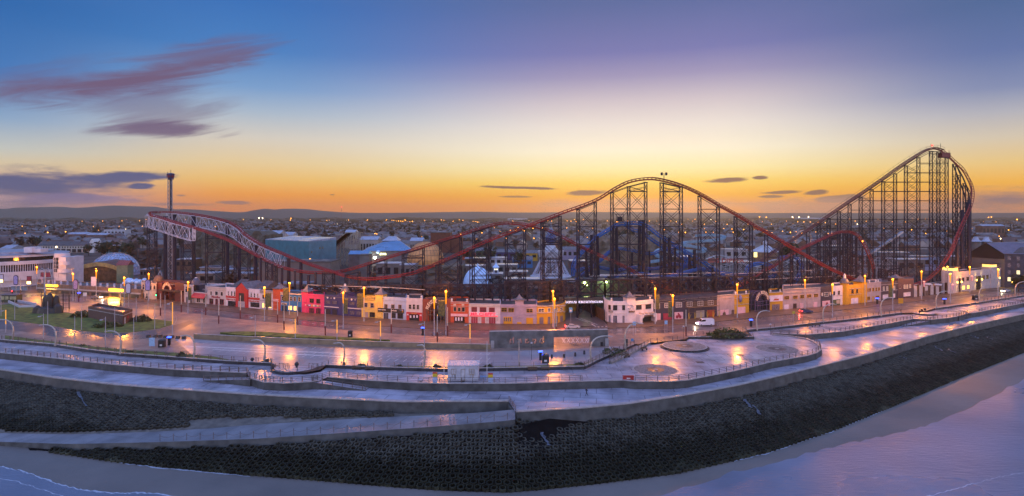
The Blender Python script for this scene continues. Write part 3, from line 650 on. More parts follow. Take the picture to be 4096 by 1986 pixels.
    def door(s, r, m=None, lab=None, glass=False):
        i, u0, u1, z0, z1 = s.rect(*r); z0 = s.z0 + .12; mb = MB(); s.seg_box(mb, i, u0, u1, z0, z1, .002, .06); d = mb.mk('door', m or M_black, s.root)
        fr = MB(); s.seg_box(fr, i, u0 - .1, u0, z0, z1, .002, .12); s.seg_box(fr, i, u1, u1 + .1, z0, z1, .002, .12); s.seg_box(fr, i, u0 - .1, u1 + .1, z1, z1 + .12, .002, .14)
        for k in (1, 2): u = lerp(u0, u1, k / 3); s.seg_box(fr, i, u - .03, u + .03, z0, z1, .062, .09)
        fr.mk('door_frame', s.m or M_whitep, d)
        if lab: d['label'] = lab
    def band(s, x0, x1, y0, y1, m=None, o=.16, name='cornice'):
        mb = MB(); xs = [x0] + [CX + p.x / p.y * F for p in s.P[1:-1] if x0 + 2 < CX + p.x / p.y * F < x1 - 2] + [x1]
        for a, b in zip(xs, xs[1:]):
            t0, t1 = (a - x0) / (x1 - x0), (b - x0) / (x1 - x0); ya = lerp(y0[0], y0[1], (t0 + t1) / 2) if isinstance(y0, tuple) else y0
            i, u0, u1, z0, z1 = s.rect(a, ya, b, ya + y1); s.seg_box(mb, i, u0, u1, z0, z1, .004, o)
        return mb.mk(name, m or M_cope, s.root)
    def text(s, body, r, m, name='sign_lettering', o=.08):
        i, u0, u1, z0, z1 = s.rect(*r); ux, n = s.axes(i); a = V_((s.P[i].x, s.P[i].y, 0))
        return put_text(MB(), body, a + ux * u0 + n * o + UP * z0, ux, UP, u1 - u0, z1 - z0, n).mk(name, m, s.root)
    def tower(s, x0, x1, ytop, m, roof='pyramid', apex=None, over=.5, d=None, y0=None):
        i, u0, u1, _, z1 = s.rect(x0, ytop, x1, ytop + 4); wd = u1 - u0; d = d or wd; ux, n = s.axes(i); a = V_((s.P[i].x, s.P[i].y, 0)) + ux * u0
        MB().obox(a, ux, -n, 0, wd, -.12, d, s.z0, z1).mk('corner_tower', m, s.root)
        if roof == 'pyramid':
            c = a + ux * wd / 2 - n * (d / 2 - .06); za = H - (apex - HY) * c.y / F; r = wd / 2 * 1.414 + over; hh = za - z1
            mb = MB(); mb.obox(a, ux, -n, -over, wd + over, -over - .1, d + over, z1, z1 + .14)
            A0 = math.atan2(ux.y, ux.x) + math.pi / 4; pr = [(r, .142), (r * .72, hh * .18), (r * .42, hh * .42), (r * .2, hh * .7), (.05, hh)]
            mb.add([c + V_((q * cos(A0 + k * math.pi / 2), q * sin(A0 + k * math.pi / 2), z1 + h)) for q, h in pr for k in range(4)], [[j * 4 + k, j * 4 + (k + 1) % 4, j * 4 + 4 + (k + 1) % 4, j * 4 + 4 + k] for j in range(4) for k in range(4)])
            mb.mk('tower_roof', M_lead, s.root)
        return a + ux * wd / 2 - n * d / 2, z1, wd
    def dome(s, px, yrim, ytop, rpx, m, depth=None, lantern=None):
        p = s.at(px, yrim)[0]; sc = p.y / F; r = rpx * sc; c = V_((p.x, p.y + (depth if depth is not None else r), p.z)); hz = (yrim - ytop) * sc
        mb = MB(); mb.lathe(c, [(r * 1.3, 0), (r * 1.3, .15), (r * 1.02, .2)], 24); mb.sphere(c + UP * .2, r, 24, hz / r, lo=0)
        o = mb.mk('dome', m, s.root, smooth=False)
        if lantern:
            h = lantern * sc; l = MB(); l.lathe(c + UP * (hz + .1), [(r * .28, 0), (r * .28, h * .7), (.01, h)], 8); l.mk('lantern', M_whitep, o)
        return c, r
    def ball(s, px, py):
        p = s.at(px, py + 6)[0]; r = .33
        mb = MB(); mb.sphere((p.x, p.y + .2, s.h + .62), r, 12); mb.lathe((p.x, p.y + .2, s.h), [(.4, 0), (.4, .12), (.14, .2), (.12, .34)], 8); mb.mk('ball_finial', M_whitep, s.root, smooth=True)
    def balustrade(s, x0, x1, y0, y1, m):
        i, u0, u1, z0, z1 = s.rect(x0, y0, x1, y1); mb = MB(); s.seg_box(mb, i, u0, u1, z1 - .15, z1, .13, .32); s.seg_box(mb, i, u0, u1, z0, z0 + .15, .13, .32)
        k = int((u1 - u0) / .3)
        for q in range(k): u = u0 + .15 + q * .3; s.seg_box(mb, i, u - .07, u + .07, z0 + .15, z1 - .15, .16, .29)
        mb.mk('balustrade', m, s.root)
def fb(x0, x1): return [(x0, interp(FRONT, x0)), (x1, interp(FRONT, x1))]
c_ = P_
b = Front('shop_building', 'cream corner building with round arched openings under a brown dome', [(566, 1194), (610, 1200), (626, 1199)], [(588, 1131)], c_['cream'], 7)
b.windows([(570, 1146, 578, 1158), (586, 1147, 593, 1160), (600, 1148, 607, 1159), (614, 1146, 621, 1158)], arch=True, bars=(1, 1), fm=c_['cream']); b.door((571, 1174, 578, 1194)); b.door((585, 1175, 591, 1196)); b.band(566, 626, 1160, 3)
b.band(566, 626, 1133, 3); b.dome(606, 1131, 1107, 18, mat('brown_dome_tiles', (.11, .07, .05), .6, .3, 2), 5)
def arch_gate(label, px, ybase, ytop, rpx, lr, ltop, words, x0, x1, wall, ycen, fm, dep=6.0, inner=None):
    base = [(x0, interp(FRONT, x0)), (x1, interp(FRONT, x1))]
    f = Front('entrance_arch', label, base, [(px, ytop)], None, cat='entrance arch', group=None)
    p, i, u = f.at(px, ybase); ux, n = f.axes(i); sc = p.y / F; c = V_((p.x, p.y, H - (ycen - HY) * sc)); f.c = c; r = rpx * sc; rz = (ycen - ytop) * sc
    mb = MB()
    for k, (q, dd) in enumerate(((1, .6), (.97, -1.2), (.93, -3.0), (.9, -4.8))):
        mb.tube([c + n * dd + ux * (r * q * cos(R(180 - 10 * j))) + UP * (rz * q * sin(R(10 * j))) for j in range(19)], .13, 6)
    for j in range(1, 18, 2):
        a = R(10 * j); e = lambda q, dd: c + n * dd + ux * (r * q * cos(a)) + UP * (rz * q * sin(a))
        mb.beam(e(1, .6), e(.97, -1.2), .09); mb.beam(e(.97, -1.2), e(.9, -4.8), .09)
        mb.beam(e(1, .6), e(.62, .6), .08)
    mb.tube([c + n * .6 + ux * (r * .62 * cos(R(180 - 10 * j))) + UP * (rz * .62 * sin(R(10 * j))) for j in range(19)], .1, 6)
    mb.mk('arch_frame', fm, f.root)
    lg = MB()
    for sx_ in (-1, -.62, .62, 1):
        for dd in (.6, -2.4): q = c + ux * r * sx_ + n * dd; lg.beam((q.x, q.y, 0), q, .22)
    for zz in (c.z, c.z * .62):
        for dd in (.6, -2.4): lg.beam(c * 1 + ux * -r + n * dd + UP * (zz - c.z), c + ux * r + n * dd + UP * (zz - c.z), .18)
    lg.mk('arch_legs', fm, f.root)
    lt = MB(); n1 = len(words[0]); n2 = len(words[1]); tot = n1 + n2 + 1.2; rl, hl = lr * sc, 1.15; k = 0
    for wi, wd in enumerate(words):
        for ch in wd:
            a = R(180 - (8 + 164 * (k + .5) / tot)); er = ux * cos(a) + UP * sin(a) * (ltop); er.normalize(); et = ux * sin(a) - UP * cos(a) * ltop; et.normalize()
            o = c + n * .72 + ux * (rl * cos(a)) + UP * (rl * ltop * sin(a)) - et * .32
            put_text(lt, ch, o, et, er, .64, hl, n); k += 1
        k += 1.2
    lt.mk('sign_lettering', mat('sign_cream', (.75, .55, .38), .5, .08, 2), f.root)
    if wall:
        for (xa, xb) in wall: ws = MB(); i2, u0, u1, z0, z1 = f.rect(xa, ytop + 4, xb, ybase + 8); f.seg_box(ws, i2, u0, u1, 0, z1, 0, -5); ws.mk('side_wall', inner or c_['brick'], f.root)
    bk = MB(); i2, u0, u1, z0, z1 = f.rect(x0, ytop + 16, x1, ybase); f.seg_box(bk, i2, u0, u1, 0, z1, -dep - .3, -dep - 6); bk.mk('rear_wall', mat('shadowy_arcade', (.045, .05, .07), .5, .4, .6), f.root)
    return f
M_archf = mat('maroon_steel', (.07, .02, .03), .4, .3, 1); M_archp = mat('purple_steel', (.07, .05, .11), .4, .3, 1)
f = arch_gate('dark maroon entrance arch with cream letters between two cream corner towers', 674, 1205, 1128, 26, 19, 1.1, ('OCEAN', 'BOULEVARD'), 627, 737, [(628, 648), (700, 736)], 1162, M_archf, inner=c_['maroon'])
i2, u0, u1, z0, z1 = f.rect(648, 1160, 737, 1166); g = MB(); f.seg_box(g, i2, u0, u1, z0, z1, 1.6, -.3); g.mk('canopy', c_['timber'], f.root)
b = Front('shop_building', 'low dark red arcade with a flat roof behind the maroon arch', [(628, 1193), (735, 1202)], [(680, 1126)], c_['maroon'], 6, parapet=.3); b.band(628, 735, (1133, 1139), 3)
f = arch_gate('brick entrance arch with cream letters in the middle of the shop row', 1745, 1290, 1193, 37, 29, 1.12, ('PLEASURE', 'BEACH'), 1691, 1803, [(1691, 1716), (1784, 1803)], 1243, mat('bronze_steel', (.09, .06, .045), .4, .3, 1))
i2, u0, u1, z0, z1 = f.rect(1720, 1236, 1780, 1252); g = MB(); f.seg_box(g, i2, u0, u1, z0, z1, -5.6, -6.2); g.mk('lit_transom', mat('pale_blue_panel', (.25, .32, .5), .3, .4, 1), f.root)
f = arch_gate('purple steel entrance arch with cream letters between the two mustard shops', 3044, 1248, 1164, 41, 27, 1.1, ('OCEAN', 'BOULEVARD'), 2997, 3075, [], 1205, M_archp)
b = Front('shop_building', 'cream corner building with four arched openings under a slate blue dome', [(737, 1211), (757, 1214), (774, 1213)], [(757, 1141)], c_['stone'], 6)
b.windows([(742, 1156, 751, 1170), (757, 1157, 765, 1171), (773.5, 1156, 773.9, 1157)][:2], arch=True, bars=(1, 1)); b.door((745, 1188, 752, 1208)); b.door((761, 1190, 769, 1214)); b.band(737, 774, 1174, 3); b.band(737, 774, 1143, 3)
b.dome(771, 1141, 1117, 17, mat('slate_blue_dome', (.07, .08, .12), .5, .25, 2), 2.5, lantern=4)
b = Front('shop_building', 'low cream shop under a long red awning with a roof terrace', fb(774, 830), [(800, 1170)], c_['stone'], 12)
i2, u0, u1, z0, z1 = b.rect(775, 1174, 829, 1189); ux, n = b.axes(i2); o = V_((b.P[0].x, b.P[0].y, 0))
MB().add([o + ux * u0 + n * .02 + UP * z1, o + ux * u1 + n * .02 + UP * z1, o + ux * u1 + n * 1.5 + UP * z0, o + ux * u0 + n * 1.5 + UP * z0, o + ux * u0 + n * 1.5 + UP * (z0 - .3), o + ux * u1 + n * 1.5 + UP * (z0 - .3)], [[3, 2, 1, 0], [4, 5, 2, 3]]).mk('awning', pm('awning_red', .42, .03, .04), b.root)
b.windows([(788, 1191, 801, 1210), (812, 1192, 822, 1212)], bars=(2, 1))
ob = MB(); b.seg_box(ob, 0, 1.5, 7.5, b.h - .4, b.h + 2.3, -4, -11); ob.mk('upper_storey', c_['stone'], b.root)
b = Front('shop_building', 'cream shop with red script lettering and three dark red lower windows', fb(830, 904), [(866, 1149)], c_['stone'], 12)
b.windows([(842, 1166, 848, 1181), (861, 1167, 872, 1181), (883, 1169, 892, 1184)], bars=(1, 1)); b.windows([(839, 1196, 853, 1216), (863, 1197, 871, 1218), (880, 1198, 895, 1219)], bars=(2, 1), fm=c_['posterr'])
b.text('Mandler', (847, 1184, 882, 1193), c_['posterr']); b.band(830, 904, 1152, 3); b.band(830, 904, 1160, 2)
b = Front('shop_building', 'white museum with lilac patches and a tall red gabled centre', fb(904, 1040), [(925, 1149), (1020, 1158)], c_['white'], 14, roof=M_slate)
for (x0, x1, y) in ((904, 947, 1184), (994, 1039, 1191)):
    b.panel('fascia', (x0, y, x1, y + 9), c_['red'], .1); b.text('Believe It or Not!', (x0 + 2, y + 11, x1 - 1, y + 18), c_['red'])
b.windows([(912, 1168, 916, 1184), (925, 1169, 930, 1185), (937, 1170, 942, 1186), (1003, 1175, 1008, 1190), (1016, 1176, 1021, 1191), (1030, 1177, 1034, 1192)], arch=True, bars=(1, 2))
b.panel('shop_window', (912, 1205, 946, 1226), M_glass, .04); b.panel('shop_window', (1002, 1211, 1038, 1230), M_glass, .04)
i2, u0, u1, z0, z1 = b.rect(947, 1156, 994, 1230); ux, n = b.axes(i2); o = V_((b.P[0].x, b.P[0].y, 0)); za = b.at(968, 1131)[0].z; um = (u0 + u1) / 2
g = MB(); A = [o + ux * u0 + n * .5 + UP * 0, o + ux * u1 + n * .5 + UP * 0, o + ux * u1 + n * .5 + UP * z1, o + ux * um + n * .5 + UP * za, o + ux * u0 + n * .5 + UP * z1]; B = [p - n * 8 for p in A]
g.add(A + B, [[0, 1, 2, 3, 4], [9, 8, 7, 6, 5], [0, 4, 9, 5], [1, 6, 7, 2]]); gb = g.mk('gable', c_['red'], b.root)
g = MB()
for q in (u0 - .25, u1 + .25): g.add([o + ux * um + n * .7 + UP * (za + .18), o + ux * q + n * .7 + UP * (z1 - .15), o + ux * q - n * 8 + UP * (z1 - .15), o + ux * um - n * 8 + UP * (za + .18)], [[0, 1, 2, 3]])
g.mk('gable_roof', M_lead, b.root)
g = MB(); cu = um; g.obox(o, ux, n, cu - 1.4, cu + 1.4, .5, .56, z1 - 6.4, z1 - 1.6); g.mk('arched_opening', M_black, gb); g = MB(); g.obox(o, ux, n, cu - 1.8, cu + 1.8, .5, .58, .15, 2.4); g.mk('door', c_['grey'], gb)
za2 = b.h + 2.6
for (ua, ub) in ((0, u0), (u1, u1 + 7)):
    g = MB(); A = [o + ux * ua - n * 1 + UP * (b.h - .4), o + ux * ub - n * 1 + UP * (b.h - .4), o + ux * ub - n * 11 + UP * (b.h - .4), o + ux * ua - n * 11 + UP * (b.h - .4)]; rA, rB = o + ux * (ua + 1.5) - n * 6 + UP * za2, o + ux * (ub - .2) - n * 6 + UP * za2
    g.add(A + [rA, rB], [[0, 1, 5, 4], [1, 2, 5], [2, 3, 4, 5], [3, 0, 4]]); g.mk('roof', M_slate, b.root)
b = Front('shop_building', 'pale shop with a roof balustrade and lit shop windows beside the orange tower', fb(1040, 1093), [(1066, 1162)], c_['whitep'], 12)
b.balustrade(1041, 1092, 1162, 1174, M_cope); b.window((1050, 1181, 1085, 1197), bars=(3, 1)); b.window((1050, 1214, 1061, 1231), glass=M_lit, bars=(2, 1)); b.window((1076, 1215, 1086, 1232), glass=M_lit, bars=(2, 1)); b.door((1063, 1222, 1074, 1240)); b.band(1040, 1093, 1202, 3)
b = Front('shop_building', 'narrow orange red tower shop with a pyramid roof and lit window', fb(1093, 1122), [(1108, 1158)], c_['orange'], 4)
b.tower(1093, 1122, 1156, c_['orange'], apex=1133); b.window((1101, 1184, 1109, 1197), bars=(1, 1)); b.balustrade(1095, 1117, 1197, 1206, c_['posterp']); b.window((1097, 1219, 1113, 1237), glass=M_lit, bars=(2, 1))
b = Front('shop_building', 'bright blue shop with cream framed windows and two lit windows', fb(1122, 1207), [(1165, 1176)], c_['blue'], 12)
b.windows([(1127, 1187, 1134, 1201), (1161, 1188, 1168, 1203), (1176, 1189, 1184, 1204), (1194, 1190, 1202, 1205)], fm=c_['cream'], bars=(1, 2)); b.balustrade(1123, 1146, 1169, 1181, c_['cream']); b.band(1147, 1207, (1173, 1177), 4, c_['cream'], .3)
b.panel('sign_board', (1126, 1212, 1148, 1221), c_['cream'], .12); b.text('El Pilon', (1129, 1214, 1146, 1219.5), M_black, o=.16); b.door((1129, 1223, 1148, 1246)); b.windows([(1155, 1225, 1168, 1240), (1176, 1226, 1186, 1242)], glass=M_lit, bars=(2, 1)); b.door((1193, 1229, 1205, 1252))
b = Front('shop_building', 'hot pink shop with a row of coloured letter tiles and a pyramid roof', fb(1207, 1297), [(1250, 1177)], c_['pink'], 12)
b.tower(1208, 1232, 1168, c_['pink'], apex=1139); b.windows([(1216, 1195, 1226, 1210), (1240, 1196, 1254, 1211), (1267, 1198, 1280, 1213)], fm=c_['timber']); b.door((1214, 1231, 1228, 1254)); b.door((1238, 1233, 1256, 1258)); b.door((1265, 1234, 1283, 1259)); b.band(1233, 1297, (1179, 1182), 2, c_['pink'])
tc_ = [(.2, .05, .1), (.6, .45, .45), (.1, .2, .6), (.6, .25, .05), (.5, .55, .5), (.4, .3, .5), (.5, .4, .1), (.65, .35, .4)]
for k, ch in enumerate('FUN TOWN'):
    x = 1220.5 + k * 8; y = 1217.5 + k * .55; t = b.panel('letter_tile', (x, y, x + 6.6, y + 7.6), mat('tile_%s' % 'abcdefgh'[k], tc_[k], .4, .1, 2), .1)
    if ch != ' ':
        i2, u0, u1, z0, z1 = b.rect(x + 1.3, y + 1.2, x + 5.3, y + 6.4); ux, n = b.axes(i2); put_text(MB(), ch, V_((b.P[0].x, b.P[0].y, 0)) + ux * u0 + n * .13 + UP * z0, ux, UP, u1 - u0, z1 - z0, n).mk('tile_letter', M_black if k % 2 else M_whitep, t)
b = Front('shop_building', 'long navy blue shop with white medallions and a grey domed tower', fb(1297, 1446), [(1325, 1183), (1420, 1187)], c_['navy'], 12)
b.windows([(1303, 1203, 1322, 1215), (1329, 1204, 1348, 1217), (1361, 1206, 1371, 1221), (1399, 1209, 1418, 1222), (1426, 1211, 1444, 1224)], bars=(4, 1), fm=c_['navy'], glass=mat('curtained_glass', (.14, .12, .13), .2, .6, 2))
b.windows([(1400, 1244, 1418, 1259), (1427, 1246, 1444, 1261)], bars=(4, 2), fm=c_['navy'], glass=MATS['curtained_glass'])
for x, y, r in [(1311, 1191, 4.4), (1325, 1193, 2), (1338, 1193, 4.4), (1366, 1199, 6), (1407, 1199, 4.4), (1421, 1200, 2), (1434, 1201, 4.4)]:
    p, i, u = b.at(x, y); ux, n = b.axes(i); r *= p.y / F; MB().poly([p + n * .1 + ux * (r * cos(R(30 * k))) + UP * (r * sin(R(30 * k))) for k in range(12)]).mk('medallion', M_whitep, b.root)
b.band(1297, 1356, (1226, 1229), 2.5, M_whitep); b.band(1390, 1446, (1231, 1236), 2.5, M_whitep); b.band(1297, 1446, (1188, 1193), 2, M_lead)
for r in [(1303, 1236, 1322, 1261), (1330, 1238, 1348, 1263), (1361, 1242, 1371, 1266)]: b.door(r)
cc, zz, wd = b.tower(1354, 1389, 1176, c_['navy'], roof=None, d=4); c2 = cc; b.dome(1374, 1171, 1150, 16, M_lead, 2.0, lantern=12)
b = Front('shop_building', 'pale yellow shop with a pyramid roofed tower and long roof balustrade', fb(1446, 1533), [(1480, 1198)], c_['yellow'], 12)
b.tower(1502, 1531, 1179, c_['yellow'], apex=1148); b.balustrade(1458, 1502, 1184, 1199, c_['yellow']); b.windows([(1459, 1213, 1469, 1228), (1483, 1214, 1495, 1231), (1511, 1212, 1522, 1228)], fm=c_['lilac'], bars=(1, 2)); b.windows([(1480, 1251, 1499, 1268), (1510, 1251, 1525, 1269)], fm=M_black, bars=(3, 1)); b.door((1462, 1249, 1473, 1274), c_['lilac'])
b = Front('shop_building', 'light blue bar with a long black sign board and three upper windows', fb(1533, 1625), [(1580, 1190)], c_['sky'], 12)
b.windows([(1538, 1218, 1550, 1234), (1566, 1219, 1578, 1235), (1594, 1220, 1606, 1236)], bars=(2, 1), fm=c_['posterb']); b.panel('sign_board', (1512, 1235, 1616, 1251), M_black, .2); b.text('Bakery Bar Side', (1515, 1237, 1545, 1243), M_whitep, o=.24); b.text('the Bandy', (1566, 1240, 1588, 1247), M_whitep, o=.24)
b.panel('sign_patch', (1600, 1240, 1606, 1243), c_['blue'], .23); b.panel('sign_patch', (1608, 1240, 1614, 1243), c_['posterp'], .23); b.panel('sign_patch', (1609, 1246, 1614, 1249.5), c_['mustard'], .23)
b.door((1536, 1252, 1553, 1279)); b.windows([(1568, 1254, 1582, 1272), (1591, 1255, 1611, 1274)], fm=M_black, bars=(2, 1)); b.band(1533, 1625, (1197, 1206), 2, c_['sky'])
b = Front('shop_building', 'pale shop with a red ground floor beside the brick arch', fb(1625, 1690), [(1657, 1194)], c_['whitep'], 12)
b.windows([(1636, 1220, 1645, 1236), (1652, 1219, 1660, 1237), (1668, 1221, 1676, 1237)], fm=c_['posterb'], bars=(1, 2)); b.panel('shop_front', (1626, 1250, 1689, 1284), c_['red'], .1, 'red painted shop front'); b.text('Bar Bel', (1646, 1252, 1668, 1256), mat('gold_paint', (.5, .3, .06), .4, .1, 2), o=.15); b.panel('shop_window', (1638, 1258, 1677, 1283), M_glass, .13); b.ball(1632, 1191); b.ball(1685, 1194)
for x in (1643, 1657, 1669): b.panel('window_poster', (x - 3, 1262, x + 3, 1272), c_['posterw'], .15)
b.panel('plaque', (1629, 1256, 1635, 1262), c_['posterp'], .15); b.panel('plaque', (1680, 1259, 1687, 1265), c_['posterp'], .15)
b = Front('shop_building', 'red shop with cream arched windows and a white sign strip', fb(1803, 1875), [(1838, 1207)], c_['orange'], 12)
b.windows([(1815, 1229, 1825, 1245), (1832, 1231, 1842, 1246), (1848, 1230, 1859, 1247)], fm=c_['cream'], bars=(1, 1)); b.panel('sign_board', (1804, 1256, 1871, 1266), c_['posterp'], .25); b.panel('shop_window', (1817, 1268, 1859, 1293), M_glass, .05); b.band(1803, 1875, 1208, 2, M_cope); b.band(1803, 1875, 1213, 2, M_cope); b.band(1803, 1875, 1224, 1.6, M_cope); b.ball(1807, 1197); b.ball(1868, 1200)
for x in (1819, 1852): b.panel('medallion', (x - 5, 1217, x + 5, 1223), c_['cream'], .12)
for x in (1824, 1835, 1847): b.panel('window_poster', (x - 3, 1270, x + 3, 1284), c_['posterw'], .08)
b = Front('shop_building', 'white chip shop with a glowing red neon name and maroon windows', fb(1875, 2001), [(1938, 1216)], c_['whitep'], 12)
b.windows([(1887, 1230, 1907, 1247), (1920, 1231, 1944, 1248), (1957, 1232, 1978, 1249)], fm=c_['posterr'], glass=mat('maroon_blind', (.13, .02, .03), .4, .2, 2)); b.panel('sign_board', (1878, 1250, 1992, 1266), c_['white'], .3)
M_neon = glow('red_neon', (1, .012, .04), 1.7); b.text('MR CHIPPY', (1884, 1251, 1984, 1262), M_neon, o=.4); b.panel('neon_strip', (1880, 1263, 1991, 1265), M_neon, .42)
b.door((1885, 1268, 1911, 1296), c_['posterr']); b.door((1926, 1269, 1940, 1297), c_['red']); b.door((1956, 1270, 1982, 1298), c_['posterr']); b.band(1875, 2001, (1217, 1219), 2); b.band(1875, 2001, 1225, 1.6)
for x in (1917, 1948, 1989): b.panel('window_poster', (x - 3, 1274, x + 4, 1285), c_['lightgrey'], .08)
b = Front('shop_building', 'lilac building with yellow framed windows and a tall pyramid roofed tower', fb(2001, 2147), [(2030, 1218), (2120, 1219)], c_['lilac'], 12)
b.tower(2061, 2094, 1202, c_['lilac'], apex=1176); b.windows([(2006, 1233, 2027, 1247), (2034, 1234, 2055, 1248), (2107, 1237, 2130, 1250)], fm=c_['mustard']); b.panel('shop_front', (2014, 1268, 2050, 1298), c_['mustard'], .06, 'yellow timber shop front')
for x in (2018, 2026, 2034, 2042): b.panel('shop_window', (x - 2.4, 1271, x + 2.8, 1286), MATS['curtained_glass'], .09)
b.window((2069, 1275, 2085, 1288), arch=True, bars=(1, 1), fm=c_['grey'], glass=mat('boarded_grey', (.14, .12, .15), .5, .2, 1)); b.panel('stall_riser', (2068, 1289, 2086, 1299), c_['mustard'], .18); b.panel('garage_door', (2105, 1272, 2132, 1300), c_['mustard'], .1, 'yellow garage door'); b.band(2001, 2147, 1226, 2, c_['lilac'], .25); b.band(2096, 2147, 1257, 2.4, c_['lilac'], .25)
b = Front('shop_building', 'mustard yellow corner shop curving into the side street', [(2147, 1298), (2188, 1299), (2212, 1297), (2236, 1292.5), (2253, 1287), (2261, 1281)], [(2170, 1221), (2240, 1220)], c_['mustard'], 10)
b.windows([(2155, 1236, 2176, 1248), (2192, 1234, 2201, 1248), (2220, 1234, 2230, 1247), (2240, 1231, 2250, 1244)]); b.band(2147, 2260, (1224, 1222), 3, M_cope, .35); b.band(2147, 2260, (1252, 1246), 2.5, M_cope, .25)
for r in [(2158, 1270, 2174, 1298), (2191, 1268, 2201, 1297), (2222, 1266, 2231, 1293), (2240, 1264, 2251, 1289)]: b.panel('boarded_door', (r[0], r[1], r[2], r[3]), MATS['boarded_grey'], .08)
b = Front('public_house', 'white pub with a rounded corner, pyramid roofed tower and cave porch', [(2416, 1277), (2424, 1285), (2434, 1290), (2452, 1293), (2506, 1293.5), (2542, 1292), (2613, 1284)], [(2480, 1203), (2600, 1202)], c_['white'], 11, cat='pub')
b.tower(2507, 2541, 1192, c_['white'], apex=1164); b.windows([(2435, 1222, 2442, 1238), (2453, 1223, 2468, 1241), (2490, 1223, 2499, 1240), (2545, 1221, 2565, 1238), (2583, 1219, 2603, 1235)], fm=M_black)
for r in [(2436, 1262, 2443, 1290), (2453, 1263, 2468, 1292), (2490, 1263, 2498, 1291), (2517, 1264, 2535, 1291)]: b.door(r, mat('navy_door', (.02, .025, .06), .3, .2, 1))
b.band(2434, 2506, (1251, 1253), 2, M_whitep, .2); b.band(2434, 2506, 1218, 2, M_whitep, .2); b.band(2542, 2613, (1217, 1214), 2, M_whitep, .2); b.ball(2446, 1194); b.ball(2601, 1193)
b.panel('name_board', (2436, 1243, 2456, 1250), c_['brown'], .2); b.text('PLEASURE', (2438, 1245, 2455, 1248), M_whitep, o=.23); b.panel('sign_board', (2514, 1244, 2537, 1250), c_['brown'], .4)
p, i, u = b.at(2524, 1229); ux, n = b.axes(i); g = MB()
for k in range(26): q = p + n * .25 + ux * ru(-1.1, 1.1) + UP * ru(-1.3, 1.1); g.sphere(q, ru(.12, .32), 6)
g.mk('relief_crest', c_['white'], b.root)
i2, u0, u1, z0, z1 = b.rect(2546, 1254, 2612, 1290); ux, n = b.axes(i2); o = V_((b.P[i2].x, b.P[i2].y, 0)); g = MB()
ap = [(u0, 0), (u0, z1), (u1, z1), (u1, 0), (u1 - .9, 0), (u1 - .9, z1 - 1.3), (u1 - 1.7, z1 - .75), (u0 + 1.7, z1 - .75), (u0 + .9, z1 - 1.3), (u0 + .9, 0)]; A = [o + ux * a_ + n * 1.9 + UP * z_ for a_, z_ in ap]; B = [q - n * 1.85 for q in A]; k = len(ap)
g.add(A + B, [[j for j in range(k)][::-1], [j + k for j in range(k)]] + [[j, (j + 1) % k, k + (j + 1) % k, k + j] for j in range(k)]); pc = g.mk('porch', c_['white'], b.root)
g = MB(); g.obox(o, ux, n, u0 + .9, u1 - .9, .003, .04, .1, z1 - .8); g.mk('porch_recess', M_black, pc); g = MB()
for k in range(14): g.sphere(o + ux * ru(u0 + .8, u1 - .5) + n * ru(.4, 1.8) + UP * (z1 + .15), ru(.25, .6), 7, .7)
g.mk('porch_rocks', c_['posterb'], pc); g = MB(); g.obox(o, ux, n, u0 + 1.6, u1 - 1.6, 1.9, 2.0, z1 - .7, z1 - .25); g.mk('porch_sign', c_['brown'], pc)
b = Front('shop_building', 'long dark purple terrace with white windows, posters and scaffolding', [(2613, 1283.5), (2740, 1277), (2868, 1267)], [(2640, 1199), (2840, 1182)], c_['dark'], 11, roof=M_slate)
b.panel('brick_bay', (2742, 1206, 2866, 1229), c_['brown'], .04, 'brown brick upper wall'); b.windows([(2617, 1216, 2638, 1234), (2659, 1214, 2677, 1231), (2704, 1211, 2726, 1229), (2748, 1209, 2768, 1226), (2791, 1206, 2811, 1223), (2832, 1203, 2852, 1220)], bars=(3, 2), glass=MATS['curtained_glass'])
for r, m_, l in [((2615, 1255, 2642, 1281), 'posterp', None), ((2653, 1254, 2688, 1280), 'posterr', 'crimson poster'), ((2698, 1249, 2732, 1277), 'posterp', None), ((2784, 1243, 2817, 1271), 'posterb', 'beige poster'), ((2828, 1241, 2857, 1269), 'orange', 'orange red shutter')]: b.panel('poster', r, c_[m_], .08, l)
b.band(2613, 2868, (1204, 1186), 2.4, M_lead, .3); b.band(2613, 2868, (1214, 1192), 1.6, M_lead, .2)
for x, y, s_ in [(2708, 1268, 1), (2716, 1262, .8), (2713, 1256, .6), (2720, 1268, .9)]:
    p, i, u = b.at(x, y); ux, n = b.axes(i); MB().poly([p + n * .12 + ux * (s_ * .55 * cos(R(45 * k))) + UP * (s_ * .6 * sin(R(45 * k))) for k in range(8)]).mk('printed_motif', c_['posterr'], b.root)
sroot = thing('scaffolding', 'yellow footed scaffold standing in front of the brown brick upper wall', 'scaffold', b.at(2800, 1272)[0]); g = MB(); bd = MB(); yl = MB()
for k in range(6):
    x = 2745 + k * 24; p, i, u = b.at(x, 1270); ux, n = b.axes(i); q = V_((p.x, p.y, 0)) + n * 1.4; g.tube([q + UP * 2.2, q + UP * 7.4], .06, 5); yl.tube([q + UP * .02, q + UP * 2.2], .09, 5); yl.beam(q + UP * .1, q + UP * .1 + ux * .9 + UP * 1.6, .06)
    if k:
        for z in (2.3, 4.0, 5.0, 5.6): (bd if z == 4.0 else g).beam(lq + UP * z, q + UP * z, .07 if z != 4.0 else .9, .07)
    lq = q
g.mk('scaffold_tube', M_steel, sroot); bd.mk('scaffold_board', mat('scaffold_plank', (.22, .13, .06), .7, .3, 2), sroot); yl.mk('padded_foot', mat('yellow_sleeve', (.6, .42, .03), .5, .1, 2), sroot)
